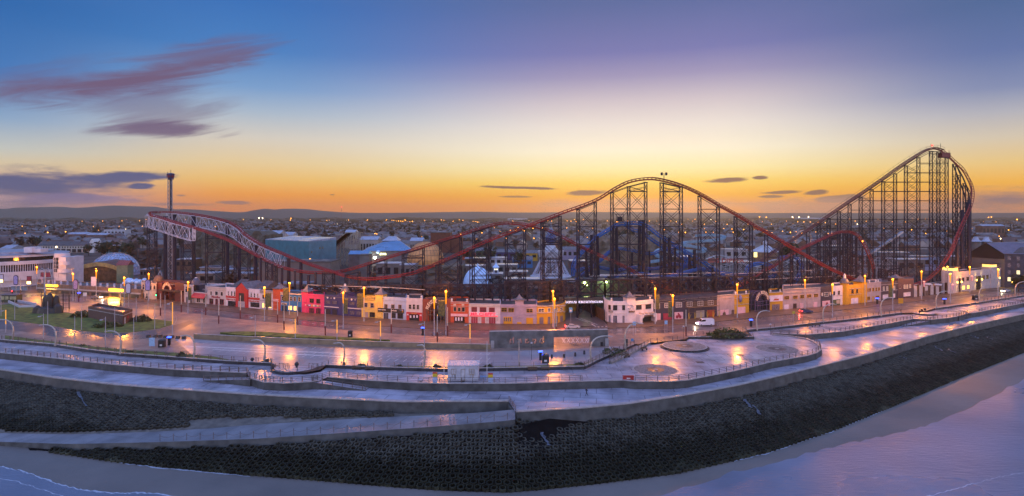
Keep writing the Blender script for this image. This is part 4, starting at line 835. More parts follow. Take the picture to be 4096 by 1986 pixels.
b = Front('shop_building', 'pinkish grey block with one silhouette poster beside the scaffolded terrace', fb(2868, 2937), [(2900, 1180)], c_['pinkgrey'], 12); b.panel('poster', (2880, 1240, 2914, 1264), c_['posterp'], .08); b.door((2926, 1240, 2936, 1260), c_['timber']); b.band(2868, 2937, (1181, 1177), 2.4, M_cope, .3); b.band(2868, 2937, (1195, 1190), 1.6, M_cope)
p, i, u = b.at(2896, 1254); ux, n = b.axes(i); MB().poly([p + n * .12 + ux * x_ + UP * z_ for x_, z_ in [(-.9, -.8), (.9, -.8), (.6, .3), (.15, .4), (0, 1.3), (-.2, .4), (-.6, .2)]]).mk('printed_motif', c_['brown'], b.root)
b = Front('shop_building', 'mustard block with a round blue hanging sign and pink poster', fb(2937, 2996), [(2966, 1176)], c_['mustard'], 12); b.panel('poster', (2949, 1229, 2981, 1255), c_['posterp'], .08); b.band(2937, 2996, (1177, 1176), 2.4, M_cope, .3); b.band(2937, 2996, (1194, 1189), 1.4, M_cope); b.band(2937, 2996, (1219, 1216), 1.6, M_cope); b.ball(2943, 1171); b.ball(2985, 1168)
p, i, u = b.at(2957, 1195); ux, n = b.axes(i); MB().lathe(p + n * .5, [(.01, -1.25), (.45, -1.0), (.62, 0), (.45, 1.0), (.01, 1.25)], 12).mk('hanging_sign', pm('sign_blue', .10, .12, .3), b.root, smooth=True)
b = Front('shop_building', 'mustard block with a white skyline billboard above a glazed shop', fb(3076, 3131), [(3103, 1170)], c_['mustard'], 12); bb = b.panel('billboard', (3077, 1182, 3130, 1206), c_['posterw'], .15); b.panel('shop_window', (3088, 1218, 3118, 1243), MATS['curtained_glass'], .05); b.ball(3083, 1162); b.ball(3121, 1159); b.band(3076, 3131, (1170, 1167), 2.4, M_cope, .3)
p, i, u = b.at(3103, 1199); ux, n = b.axes(i); MB().poly([p + n * .18 + ux * x_ + UP * z_ for x_, z_ in [(-1.3, -.3), (1.3, -.3), (1.2, .3), (.5, .25), (.1, .2), (0, 1.2), (-.1, .2), (-.6, .4), (-1.1, 0)]]).mk('printed_motif', c_['orange'], b.root)
b = Front('shop_building', 'long blank pinkish grey block with five small yellow windows', fb(3131, 3282), [(3160, 1157), (3260, 1150)], c_['pinkgrey'], 14); b.windows([(3137, 1186, 3155, 1197), (3173, 1184, 3189, 1195), (3201, 1181, 3216, 1193), (3228, 1179, 3244, 1190), (3256, 1177, 3271, 1188)], fm=c_['mustard'], bars=(3, 2)); b.band(3131, 3282, (1158, 1148), 2, M_cope, .3); b.band(3131, 3282, (1173, 1163), 1.5, M_cope)
for r, m_ in [((3137, 1219, 3154, 1240), 'posterw'), ((3172, 1215, 3186, 1238), 'timber'), ((3200, 1213, 3213, 1236), 'posterp'), ((3229, 1211, 3241, 1232), 'pinkgrey'), ((3254, 1209, 3269, 1232), 'posterp')]: b.panel('poster', r, c_[m_], .08)
b = Front('shop_building', 'dark block with one white window and a large pink poster', fb(3282, 3330), [(3305, 1147)], c_['dark'], 12); b.windows([(3287, 1173, 3290, 1184), (3297, 1171, 3312, 1186), (3319, 1170, 3322, 1181)], bars=(3, 2)); b.panel('poster', (3289, 1204, 3320, 1229), c_['posterp'], .08)
p, i, u = b.at(3307, 1219); ux, n = b.axes(i); MB().poly([p + n * .12 + ux * x_ + UP * z_ for x_, z_ in [(-.8, -.8), (.8, -.8), (.7, .1), (.3, .9), (-.3, .9), (-.7, .2)]]).mk('printed_motif', c_['posterr'], b.root)
b = Front('shop_building', 'white block with a bottle green shop front', fb(3330, 3370), [(3350, 1144)], c_['white'], 12); b.windows([(3333, 1167, 3339, 1181), (3352, 1165, 3358, 1179)], fm=M_lead, bars=(1, 2)); b.panel('shop_front', (3331, 1199, 3360, 1222), c_['green'], .08, 'bottle green shop front'); b.panel('window_poster', (3345, 1201, 3358, 1216), c_['posterb'], .1); b.band(3330, 3370, (1184, 1181), 1.4, M_cope)
b = Front('shop_building', 'mustard building with a round domed tower and a square pyramid roofed tower', fb(3370, 3468), [(3420, 1139)], c_['mustard'], 12)
p, i, u = b.at(3384, 1215); ux, n = b.axes(i); sc = p.y / F; cc = V_((p.x, p.y, 0)) - n * .6; zr = H - (1133 - HY) * sc; MB().lathe(cc, [(1.5, .0), (1.5, zr)], 24).mk('round_tower', c_['mustard'], b.root)
g = MB(); g.lathe((cc.x, cc.y, zr), [(.01, 0), (2.0, 0), (2.0, .25), (1.5, .4)], 24); g.sphere((cc.x, cc.y, zr + .4), 1.5, 24, 1.05, lo=0); dm = g.mk('dome', M_lead, b.root, smooth=False); g = MB(); g.lathe((cc.x, cc.y, zr + 1.8), [(.5, 0), (.5, 1.2), (.05, 1.9)], 8); g.mk('lantern', M_whitep, dm)
b.windows([(3406, 1160, 3413, 1174), (3425, 1158, 3431, 1172), (3454, 1157, 3460, 1170)], fm=c_['brown'], bars=(1, 2)); b.panel('poster', (3404, 1193, 3432, 1215), c_['posterw'], .08); b.tower(3445, 3467, 1128, c_['mustard'], apex=1098); b.door((3452, 1188, 3460, 1210), c_['grey']); b.band(3397, 3445, (1156, 1153), 1.5, M_cope); b.band(3397, 3445, (1179, 1176), 1.5, M_cope)
b = Front('shop_building', 'pinkish grey block with small windows and yellow ground floor frames', fb(3468, 3524), [(3496, 1130)], c_['pinkgrey'], 12); b.windows([(3470, 1155, 3473, 1167), (3477, 1154, 3482, 1166), (3489, 1153, 3495, 1165), (3502, 1152, 3507, 1164), (3513, 1151, 3518, 1163)], fm=c_['mustard'], bars=(1, 2)); b.windows([(3469, 1188, 3479, 1200), (3502, 1184, 3515, 1198)], fm=c_['mustard'], bars=(4, 1)); b.door((3488, 1186, 3494, 1206), c_['mustard']); b.ball(3478, 1128); b.ball(3504, 1126); b.ball(3514, 1125)
b = Front('shop_building', 'dark navy block with white windows on two floors near the plum block', fb(3524, 3590), [(3557, 1127)], c_['dark'], 12); b.windows([(3532, 1148, 3537, 1163), (3546, 1147, 3551, 1162), (3560, 1146, 3565, 1160), (3574, 1145, 3579, 1159)], glass=mat('pale_pane', (.36, .36, .26), .4, .15, 1), bars=(1, 2)); b.windows([(3531, 1180, 3551, 1194), (3560, 1177, 3579, 1191)], bars=(5, 1), glass=c_['posterw']); b.band(3524, 3590, (1140, 1134), 1.4, M_cope); b.band(3524, 3590, (1165, 1160), 1.4, M_cope)  # lit look of the upper windows put into the pale pane colour
b = Front('shop_building', 'plum brick block with a pyramid roof and a wide white window', fb(3590, 3655), [(3622, 1117)], c_['plum'], 12); b.windows([(3596, 1141, 3603, 1154), (3615, 1141, 3621, 1155), (3626, 1140, 3631, 1154), (3637, 1139, 3642, 1152)], glass=MATS['pale_pane'], bars=(1, 2)); b.window((3614, 1171, 3641, 1185), bars=(6, 1), glass=c_['posterw']); b.door((3594, 1173, 3603, 1197), c_['posterw']); b.tower(3590, 3612, 1114, c_['plum'], apex=1096)
b = Front('shop_building', 'low row of cream panels between dark piers', fb(3656, 3795), [(3700, 1140), (3780, 1134)], c_['lightgrey'], 8)
for k in range(6): x = 3672 + k * 22; b.panel('pier', (x - 3, 1139 - k * 1.6, x + 2, 1190), c_['timber'], .35)
b.door((3700, 1163, 3711, 1186), c_['timber'])
M_up = glow('uplight', (1, .62, .10), 9)
b = Front('entrance_building', 'modern pale building with yellow uplights and two glowing roof lanterns', [(3792, 1178), (3822, 1173), (3848, 1168), (3897, 1162), (3925, 1158), (3975, 1153), (4002, 1150)], [(3900, 1082)], c_['lightgrey'], 14, cat='building', group=None)
for (x0, x1, y0, y1) in ((3793, 3847, 1072, 1083), (3951, 3998, 1058, 1069)):
    i2, u0, u1, z0, z1 = b.rect((x0 + x1) / 2 - 22, y0, (x0 + x1) / 2 + 22, y1); g = MB(); ii = b.at((x0 + x1) / 2, y0)[1]
    ux, n = b.axes(ii); o = V_((b.P[ii].x, b.P[ii].y, 0)); um = b.at((x0 + x1) / 2, y0)[2]; wd = (x1 - x0) / 2 * b.P[ii].y / F
    MB().obox(o, ux, n, um - wd, um + wd, -wd * 1.4, .25, 0, z0).mk('lantern_tower', c_['lightgrey'], b.root); g.obox(o, ux, n, um - wd + .2, um + wd - .2, -wd * 1.3, .1, z0 + .004, z1); l = g.mk('roof_lantern', glow('lantern_glow', (1, .68, .18), 1.3), b.root)
    MB().obox(o, ux, n, um - wd - .6, um + wd + .6, -wd * 1.5, .9, z1 + .004, z1 + .35).mk('canopy', c_['timber'], b.root)
for x0, y0, x1, y1 in [(3848, 1112, 3856, 1126), (3866, 1109, 3875, 1123), (3884, 1108, 3891, 1121), (3929, 1103, 3938, 1118), (3945, 1101, 3953, 1116), (3962, 1099, 3970, 1113)]: b.window((x0, y0, x1, y1), fm=M_lead, bars=(1, 1))
for x0, y0, x1, y1 in [(3847, 1144, 3859, 1159), (3867, 1142, 3877, 1156)]: b.window((x0, y0, x1, y1), fm=M_lead, glass=M_lit, bars=(2, 1))
for x0, y0, x1, y1 in [(3826, 1114, 3840, 1168), (3904, 1105, 3921, 1158)]: b.panel('tall_window', (x0, y0, x1, y1), M_glass, .3)
for x, y in [(3825, 1130), (3842, 1128), (3902, 1121), (3924, 1118), (3994, 1112)]:
    p, i, u = b.at(x, y); ux, n = b.axes(i); q = p + n * .5; MB().box(q.x - .14, q.x + .14, q.y - .14, q.y + .14, q.z - .35, q.z + .35).mk('uplight', M_up, b.root)
    for dz in (-1, 1):
        l = bpy.data.lights.new('uplight_glow', 'SPOT'); l.energy = 900; l.color = (1, .62, .12); l.spot_size = R(70); l.shadow_soft_size = .2; lo = bpy.data.objects.new('uplight_glow', l); COL.objects.link(lo); lo.location = q + n * .35 + UP * (.6 * dz) - b.P[0]; lo.rotation_euler = (0 if dz < 0 else math.pi, 0, 0); lo.parent = b.root
w1 = Front('hoarding', 'tall brown board fence along the side street', [(2307, 1222), (2360, 1252), (2412, 1283)], [(2312, 1218), (2400, 1232)], None, cat='fence', group=None)
g = MB()
for i in range(2): L = (w1.P[i + 1] - w1.P[i]).length; w1.seg_box(g, i, 0, L, 0, 3.6, 0, -.25)
g.mk('board_panel', mat('brown_boards', (.09, .045, .022), .7, .4, 1.5), w1.root); g = MB()
for i in range(2):
    for k in range(8): w1.seg_box(g, i, 2 + k * 2.6, 2.12 + k * 2.6, 0, 3.65, .004, .08)
g.mk('batten', c_['timber'], w1.root)
a0 = G(2262, 1256); w2 = thing('hoarding', 'short orange lit wall at the bend of the side street', 'wall', a0); p, q = G(2256, 1252), G(2308, 1244); d = (q - p); L = d.length; d.normalize(); MB().obox(p, d, V_((-d.y, d.x, 0)), 0, L, 0, .3, 0, 3.4).mk('wall_face', mat('ochre_wall', (.36, .20, .05), .7, .3, .8), w2)
yb = 205.0; p, q = W(2236, 1218, yb), W(2424, 1213, yb); br = thing('footbridge', 'dark footbridge over the side street carrying white lettering', 'bridge', (p.x, p.y, p.z))
MB().hexa([(p.x, yb, p.z), (q.x, yb, q.z), (q.x, yb + 4, q.z), (p.x, yb + 4, p.z), (p.x, yb, p.z + 1.9), (q.x, yb, q.z + 1.9), (q.x, yb + 4, q.z + 1.9), (p.x, yb + 4, p.z + 1.9)]).mk('bridge_deck', M_dark, br)
put_text(MB(), 'BLACKPOOL PLEASURE BEACH EAST ENTRANCE & ARENA', W(2262, 1214, yb) + V_((0, -.1, 0)), V_((1, 0, .012)), UP, 150 * yb / F, .78, V_((0, -1, 0))).mk('sign_lettering', glow('sign_white_light', (.75, .75, .95), .9), br)
for x in (2246, 2416): u = W(x, 1215, yb + 2); MB().box(u.x - .3, u.x + .3, yb + 1.5, yb + 2.1, 0, u.z).mk('bridge_pier', M_dark, br)
# ================================================================== roller coasters
M_red = mat('red_track_paint', (.20, .012, .012), .4, .3, 1.2, rvar=.1)
M_lift = mat('rusty_red_lift_paint', (.12, .022, .016), .45, .3, 1)
M_frame = mat('navy_steel', (.007, .010, .026), .6, .3, .6, spec=.25)
M_pillar = mat('navy_pillar_paint', (.007, .012, .036), .5, .25, .4, spec=.3)
M_truss = mat('white_truss_paint', (.46, .48, .58), .4, .2, .8)
M_bluet = mat('blue_track_paint', (.006, .085, .31), .35, .25, 1, rvar=.1)
YT = [(-200, 300), (500, 262), (700, 246), (1000, 226), (1300, 208), (1600, 197), (1900, 191), (2200, 191), (2500, 194), (2700, 199), (2900, 207), (3100, 219), (3300, 231), (3500, 244), (3700, 258), (3900, 274), (4200, 300)]
yb_ = lambda x: interp(YT, x)
def smooth(P, k=8):
    out = []
    for i in range(len(P) - 1):
        a, b, c, d = P[max(0, i - 1)], P[i], P[i + 1], P[min(len(P) - 1, i + 2)]
        for j in range(k):
            t = j / k; out.append(tuple(.5 * (2 * b[q] + (c[q] - a[q]) * t + (2 * a[q] - 5 * b[q] + 4 * c[q] - d[q]) * t * t + (3 * b[q] - a[q] - 3 * c[q] + d[q]) * t ** 3) for q in range(3)))
    return out + [P[-1]]
def resample(P, step):
    out = [P[0]]; acc = 0
    for a, b in zip(P, P[1:]):
        L = (b - a).length
        while acc + L >= step:
            t = (step - acc) / L; a = a.lerp(b, t); out.append(a); L = (b - a).length; acc = 0
        acc += L
    return out + [P[-1]]
def track(path, root, m, name='track', gauge=1.3, spine=.75, rail=.15, walk=False, bank=None, step=1.6):
    P = resample([W(*p) for p in smooth(path)], step); rails = ([], []); sp = []; tie = MB(); wk = MB(); prevs = None
    for i, p in enumerate(P):
        d = (P[min(i + 1, len(P) - 1)] - P[max(0, i - 1)]).normalized(); r = d.cross(UP)
        r = r.normalized() if r.length > .05 else V_((0, -1, 0))
        if bank: a = bank(i / len(P)); r = (r * cos(a) + r.cross(d) * sin(a)).normalized()
        u = r.cross(d); rails[0].append(p + r * gauge / 2); rails[1].append(p - r * gauge / 2); sp.append(p - u * spine)
        tie.beam(p + r * gauge * .55 - u * .1, p - r * gauge * .55 - u * .1, .2, .16)
        tie.beam(p + r * gauge * .45 - u * .1, p - u * spine, .12); tie.beam(p - r * gauge * .45 - u * .1, p - u * spine, .12)
        if walk:
            for s in (-1, 1):
                q = p + r * s * (gauge * .5 + .9); wk.beam(p + r * s * gauge * .55 - u * .15, q - u * .15, .2, .1)
                if i % 2 == 0: wk.beam(q, q + u * 1.0, .07)
                if prevs: wk.beam(prevs[s] + prevs['u'] * 1.0, q + u * 1.0, .07); wk.beam(prevs[s] - prevs['u'] * .15, q - u * .15, .9, .08)
            prevs = {-1: p - r * (gauge * .5 + .9), 1: p + r * (gauge * .5 + .9), 'u': u}
    mb = MB(); mb.tube(rails[0], rail, 6); mb.tube(rails[1], rail, 6); mb.tube(sp, rail * 1.9, 6); mb.v += []; b0 = len(mb.v); mb.add(tie.v, tie.f)
    t = mb.mk(name, m, root)
    if walk: wk.mk('walkway', M_lift, t)
    return t, P
def bent(cols, y, root, name='support_tower', m=None, xs=None, panel=6.2, base=0.0, dpx=12, dy=4.5, ch=.29, hz=.22, br=.13):
    """lattice tower: cols = [(px, py of top)], a front and a back plane, crossed bracing"""
    mb = MB(); planes = []
    for k in (0, 1):
        yy = y + dy * k; L = []
        for px, py in cols:
            t = W(px + dpx * k, py, yy); b = V_((t.x, t.y, base)); L.append((b, t)); mb.beam(b, t, ch)
        planes.append(L)
    zs_ = lambda top: [base + panel * i for i in range(int((top - base) / panel) + 1)]
    for L in planes:
        for i in range(len(L) - 1):
            (b0, t0), (b1, t1) = L[i], L[i + 1]; cross = xs is None or xs[i]
            for z in zs_(min(t0.z, t1.z))[1:]: mb.beam((b0.x, b0.y, z), (b1.x, b1.y, z), hz)
            mb.beam(t0, t1, hz)
            if cross:
                zz = zs_(min(t0.z, t1.z))
                for za, zb in zip(zz, zz[1:] + [min(t0.z, t1.z)]):
                    if zb - za < 1: continue
                    mb.beam((b0.x, b0.y, za), (b1.x, b1.y, zb), br); mb.beam((b1.x, b1.y, za), (b0.x, b0.y, zb), br)
    for (b0, t0), (b1, t1) in zip(*planes):
        zz = zs_(t0.z)
        for za, zb in zip(zz, zz[1:] + [t0.z]): mb.beam((b0.x, b0.y, za), (b1.x, b1.y, zb), br); mb.beam((b1.x, b1.y, za), (b0.x, b0.y, zb), br)
        for z in zz[1:]: mb.beam((b0.x, b0.y, z), (b1.x, b1.y, z), br)
        mb.beam(t0, t1, .5, .4)
    return mb.mk(name, m or M_frame, root)
big = thing('roller_coaster', 'giant red tracked steel roller coaster with a high lift hill on navy lattice towers', 'roller coaster', (40, 230, 0))
TA = [(3441, 1126), (3424, 1118), (3362, 1091), (3300, 1062), (3180, 995), (3060, 923), (3024, 905), (2952, 859), (2880, 820), (2808, 777), (2731, 741), (2650, 717), (2592, 711), (2520, 722), (2458, 751), (2376, 800), (2232, 853), (2107, 901), (1963, 954), (1800, 1028), (1700, 1070), (1632, 1093), (1536, 1107), (1464, 1112), (1400, 1104), (1320, 1081), (1196, 1039), (1130, 1012), (1056, 981), (984, 938), (955, 909), (912, 885), (840, 866), (768, 854), (700, 847), (655, 846)]
off_a = lambda x: lerp(37, 17, min(1, max(0, (x - 1000) / 500)))
PA = [(x, y, yb_(x) + off_a(x)) for x, y in TA]
LOOPT = [(625, 846, 286), (606, 848, 281), (599, 853, 275), (604, 858, 270)]
TB = [(624, 862), (660, 873), (696, 885), (768, 905), (840, 929), (912, 957), (960, 981), (1008, 1008), (1056, 1034), (1104, 1058), (1152, 1073), (1224, 1085), (1300, 1087), (1368, 1081), (1440, 1062), (1536, 1031), (1680, 987), (1800, 949), (1896, 918), (1963, 898), (2016, 889), (2088, 893), (2165, 908), (2232, 935), (2328, 985), (2376, 1007), (2500, 1064), (2568, 1102), (2650, 1142), (2720, 1162), (2800, 1168), (2880, 1162), (2943, 1147), (3000, 1118), (3044, 1087), (3100, 1058), (3140, 1030), (3207, 991), (3284, 955), (3332, 933), (3366, 925), (3404, 927), (3433, 943), (3457, 977), (3472, 1010), (3488, 1049), (3496, 1090), (3490, 1130)]
off_b = lambda x: lerp(20, 33, min(1, max(0, (x - 900) / 700)))
PB = [(x, y, yb_(x) + off_b(x)) for x, y in TB]
track(PA + LOOPT + PB[:7], big, M_red)
track(PB[6:28], big, M_red); track(PB[27:], big, M_red)
LIFT = [(3040, 1045, 298), (3100, 1003, 299), (3159, 965, 300), (3250, 905, 300), (3396, 805, 300), (3500, 735, 300), (3600, 664, 300), (3680, 612, 300), (3714, 595, 300), (3740, 591, 300), (3768, 600, 300)]
track(LIFT, big, M_lift, 'lift_track', walk=True, gauge=1.4)
DROP = [(3768, 600, 300), (3795, 622, 300), (3828, 653, 299), (3857, 681, 298), (3879, 716, 296), (3891, 752, 293), (3892, 785, 290), (3883, 824, 287), (3869, 857, 284), (3852, 893, 282), (3828, 949, 279), (3804, 1006, 276), (3766, 1064, 273), (3732, 1098, 270), (3703, 1119, 267), (3650, 1138, 265), (3580, 1148, 263), (3510, 1143, 262), (3441, 1126, 257)]
track(DROP, big, M_red, bank=lambda t: sin(min(1, t * 1.6) * math.pi) * .9, spine=.9)
p = W(3752, 600, 300); g = MB(); g.box(p.x + 1, p.x + 5.2, 298.5, 301.5, p.z - 4.0, p.z - 1.6); g.mk('brake_housing', M_lift, big)
g = MB()
for x, y0, y1 in [(3762, 592, 574), (3796, 625, 602), (3724, 588, 576)]: g.tube([W(x, y0, 300), W(x, y1, 300)], .1, 5)
g.mk('aerial', M_frame, big); q = W(3729, 583, 299.5); g = MB(); g.sphere(q, .45, 8); g.mk('beacon_lamp', glow('red_beacon', (1, .08, .05), 3), big)
LC = [(3226, 928), (3268, 900), (3308, 874), (3349, 847), (3392, 818), (3436, 789), (3480, 759), (3526, 727), (3574, 696), (3617, 664), (3667, 631), (3717, 606), (3747, 608), (3780, 634)]
bent(LC, 300, big, 'lift_frame', panel=4.7, dpx=13, dy=5.5, ch=.3, xs=[0, 1, 0, 1, 0, 1, 0, 1, 0, 1, 0, 1, 1])
bent([(3810, 658), (3829, 703)], 297, big, panel=4.7, dpx=13, dy=5, ch=.3); bent([(3852, 735), (3874, 775)], 291, big, panel=4.7, dpx=10, dy=4, ch=.3)
for pts in ([(3812, 660, 296), (3836, 720, 295), (3856, 775, 293), (3866, 820, 291), (3868, 870, 289)], [(3824, 660, 300), (3852, 712, 298), (3872, 765, 295), (3880, 815, 292)]): MB().tube([W(*p) for p in smooth(pts, 4)], .3, 6).mk('curved_rib', M_frame, big)
for x, y, yy in [(3850, 840, 288), (3876, 800, 288), (3830, 960, 280)]: t = W(x, y, yy); MB().tube([(t.x, t.y, 0), t], .75, 14).mk('pillar', M_pillar, big)
for cols, dx in [([(2442, 772), (2509, 748), (2577, 731)], 11), ([(2640, 733), (2717, 750)], 13), ([(2792, 786), (2866, 829)], 12), ([(2936, 868), (2998, 905)], 12), ([(3058, 942), (3116, 975)], 13), ([(3162, 1002), (3206, 1026)], 10), ([(3252, 1052), (3300, 1078)], 10),
                 ([(2307, 840), (2376, 812)], 10), ([(2163, 893), (2235, 866)], 10), ([(2021, 946), (2094, 918)], 9), ([(1879, 1003), (1945, 975)], 10), ([(1743, 1062), (1830, 1026)], 10), ([(1608, 1107), (1695, 1082)], 9)]:
    bent(cols, yb_(cols[0][0]) + off_a(cols[0][0]) - 2, big, dpx=dx)
for cols in [[(1890, 930), (1956, 910)], [(1757, 972), (1839, 948)], [(1608, 1018), (1690, 994)], [(1470, 1062), (1540, 1040)], [(2440, 1046), (2510, 1078)], [(2310, 985), (2380, 1018)], [(2170, 918), (2240, 948)], [(3000, 1128), (3060, 1088)], [(3120, 1052), (3160, 1030)], [(3230, 992), (3272, 972)], [(3294, 962), (3318, 950), (3350, 938)], [(3374, 936), (3402, 938), (3421, 948)]]:
    bent(cols, yb_(cols[0][0]) + off_b(cols[0][0]) - 1.5, big, dpx=8, dy=4)
for x, y in [(3373, 934), (3390, 935), (3402, 938), (3426, 952), (3450, 985), (3474, 1040), (3498, 1075), (3514, 1085)]: t = W(x, y, yb_(x) + 31); MB().tube([(t.x, t.y, 0), t], .42, 8).mk('column', M_frame, big)
t = W(2656, 728, yb_(2656) + 16); g = MB()
for k in range(0, 60): g.box(t.x - .35, t.x + .35, t.y - 1.3, t.y - 1.24, t.z - 44 + k * .7, t.z - 43.9 + k * .7)
g.tube([(t.x - .35, t.y - 1.3, 1), (t.x - .35, t.y - 1.3, t.z)], .06, 5); g.tube([(t.x + .35, t.y - 1.3, 1), (t.x + .35, t.y - 1.3, t.z)], .06, 5)
for z in (8, 18, 31): g.box(t.x - 1.4, t.x + 1.6, t.y - 2.2, t.y - 1.0, t.z - z, t.z - z + .2); g.beam((t.x - 1.4, t.y - 2.2, t.z - z + 1.1), (t.x + 1.6, t.y - 2.2, t.z - z + 1.1), .08)
g.mk('ladder', M_frame, big); g = MB(); g.tube([t + UP * .5, t + UP * 3], .12, 5)
for s in (-.8, .8): g.box(t.x + s - .35, t.x + s + .35, t.y - .3, t.y + .3, t.z + 2.3, t.z + 3.3)
g.mk('floodlight', M_frame, big)
def low_truss(x0, x1, ytop, ybot, off, m=M_frame, n=4):
    mb = MB()
    for dy in (0, 5):
        pr = None
        for k in range(n + 1):
            x = lerp(x0, x1, k / n); yy = yb_(x) + off + dy; a, b = W(x, ytop, yy), W(x, ybot, yy); mb.beam((b.x, b.y, 0), a, .55)
            if pr: mb.beam(pr[0], a, .5); mb.beam(pr[1], b, .5); mb.beam(pr[0], b, .34); mb.beam(pr[1], a, .34); mb.beam(pr[0].lerp(pr[1], .3), a.lerp(b, .3), .26)
            pr = (a, b)
    return mb.mk('base_truss', m, big)
for x0, x1, yt, yb2, o in [(1230, 1460, 1142, 1168, 12), (1460, 1690, 1142, 1172, 12), (1690, 1900, 1140, 1176, 12), (2020, 2200, 1128, 1176, 13), (2200, 2420, 1122, 1176, 13), (2420, 2640, 1118, 1170, 13), (2640, 2860, 1112, 1165, 14), (2860, 3020, 1108, 1156, 16), (1270, 1540, 1150, 1178, 20), (1560, 1880, 1152, 1186, 20), (1900, 2040, 1140, 1182, 14)]: low_truss(x0, x1, yt, yb2, o)
random.seed(3)
for k in range(22):
    x = 1960 + k * 74; yt = ru(1075, 1130) + (30 if x < 2300 else 0); bent([(x, yt), (x + ru(26, 44), yt + ru(-22, 22)), (x + ru(60, 84), yt + ru(-14, 26))], yb_(x) + ru(24, 52), big, panel=4.2, dpx=9, dy=4, ch=.3, hz=.24, br=.15)
for x0, x1, y0, y1, o in [(2360, 2620, 1106, 1098, 22), (2400, 2900, 1100, 1092, 24), (2560, 2960, 1112, 1104, 20), (1230, 1560, 1140, 1152, 11), (1480, 1700, 1146, 1160, 11), (2900, 3300, 1098, 1080, 30), (3000, 3420, 1120, 1102, 26)]:
    MB().beam(W(x0, y0, yb_(x0) + o), W(x1, y1, yb_(x1) + o), .3, .16).mk('service_rail', mat('bare_steel', (.55, .5, .48), .3, .2, 1, metal=.3), big)
for x, y, w_, yy in [(662, 868, 15, 0), (698, 862, 15, 0), (775, 868, 15, 0), (910, 893, 14, 0), (957, 928, 14, 0), (1022, 985, 15, 0), (1043, 1036, 9, -14), (1089, 1060, 10, -14), (1128, 1076, 10, -14), (1155, 1037, 14, 0), (1180, 1088, 9, -12), (1204, 1052, 13, 0), (1234, 1104, 12, -12), (1262, 1095, 9, -10)]:
    d = yb_(x) + off_a(x) + yy; t = W(x, y, d); r = w_ * d / F / 2; g = MB(); g.tube([(t.x, t.y, 0), t], r, 18); g.tube([t, t + UP * .35], r * 1.25, 18); g.mk('pillar', M_pillar, big, smooth=False)
for cols, yy in [([(588, 912), (619, 914)], 278), ([(822, 930), (890, 944)], 262), ([(936, 985), (992, 1010)], 252), ([(1062, 1052), (1100, 1066)], 240), ([(1290, 1095), (1330, 1096)], 228), ([(1380, 1100), (1432, 1090)], 222), ([(724, 900), (770, 915)], 268)]: bent(cols, yy, big, dpx=9, dy=4)
def box_truss(path, dz, wd, step, name='white_truss'):
    P = resample([W(*p) for p in smooth(path)], step); mb = MB(); pr = None
    for i, p in enumerate(P):
        d = (P[min(i + 1, len(P) - 1)] - P[max(0, i - 1)]).normalized(); r = d.cross(UP).normalized() * wd / 2
        c = [p + r - UP * .9, p - r - UP * .9, p - r * .6 - UP * dz, p + r * .6 - UP * dz]
        for a, b in ((0, 1), (1, 2), (2, 3), (3, 0)): mb.beam(c[a], c[b], .1)
        if pr:
            for a in range(4): mb.beam(pr[a], c[a], .15)
            mb.beam(pr[3], c[0], .14) if i % 2 else mb.beam(pr[0], c[3], .14)
            mb.beam(pr[2], c[1], .12) if i % 2 else mb.beam(pr[1], c[2], .12)
            mb.beam(pr[0], c[1], .1); mb.beam(pr[3], c[2], .1)
        pr = c
    return mb.mk(name, M_truss, big)
box_truss([p for p in PA if 640 < p[0] < 1150][::-1], 6.0, 2.6, 4.0)
box_truss([(590, 856, 278)] + LOOPT[1:3] + PB[:4], 6.5, 2.6, 4.0); t = W(776, 908, yb_(776) + 20); g = MB()
for a, b in (((-.6, 0), (-.6, -6)), ((.6, 0), (.6, -6)), ((-.6, 0), (.6, -6)), ((.6, 0), (-.6, -6)), ((-.6, -6), (.6, -6))): g.beam(t + V_((a[0], 0, a[1])), t + V_((b[0], 0, b[1])), .3)
g.mk('white_truss', M_truss, big)
blue = thing('roller_coaster', 'bright blue suspended looping roller coaster inside the big red one', 'roller coaster', (35, 245, 0))
B1 = [(2285, 1103, 250), (2290, 1068, 250), (2305, 1030, 251), (2335, 997, 252), (2366, 961, 253), (2397, 937, 254), (2437, 913, 255), (2453, 905, 255), (2468, 894, 256), (2510, 889, 256), (2563, 890, 256), (2600, 908, 256), (2642, 941, 255), (2713, 984, 254), (2800, 1035, 252), (2858, 1073, 251), (2932, 1121, 249), (2985, 1155, 248)]
track(B1, blue, M_bluet, gauge=1.5, spine=1.0, rail=.22)
B2 = [(2500, 893, 262), (2540, 919, 262), (2565, 920, 261), (2600, 948, 260), (2655, 984, 260), (2710, 1014, 259), (2784, 1058, 258), (2858, 1099, 256), (2920, 1130, 255), (2965, 1118, 254), (2985, 1090, 254), (2992, 1068, 255), (3012, 1055, 256), (3045, 1050, 258), (3085, 1060, 259), (3100, 1085, 260), (3088, 1104, 261), (3060, 1108, 262)]
track(B2, blue, M_bluet, gauge=1.5, spine=1.0, rail=.22)
B3 = [(2300, 1120, 262), (2400, 1040, 264), (2430, 1010, 265), (2470, 992, 266), (2520, 997, 267), (2570, 1008, 268), (2610, 1012, 268), (2640, 1000, 268), (2700, 985, 266), (2738, 1000, 265), (2748, 1040, 264), (2720, 1078, 263), (2680, 1098, 262), (2640, 1122, 261), (2700, 1134, 258), (2780, 1128, 258), (2860, 1088, 260), (2950, 1096, 262), (3010, 1100, 264)]
track(B3, blue, M_bluet, gauge=1.3, spine=.8, rail=.19)
B4 = [(3110, 1030, 268), (3150, 1024, 268), (3190, 1030, 268), (3206, 1060, 267), (3200, 1090, 266), (3185, 1120, 265), (3170, 1150, 264)]
track(B4, blue, M_bluet, gauge=1.3, spine=.8, rail=.19)
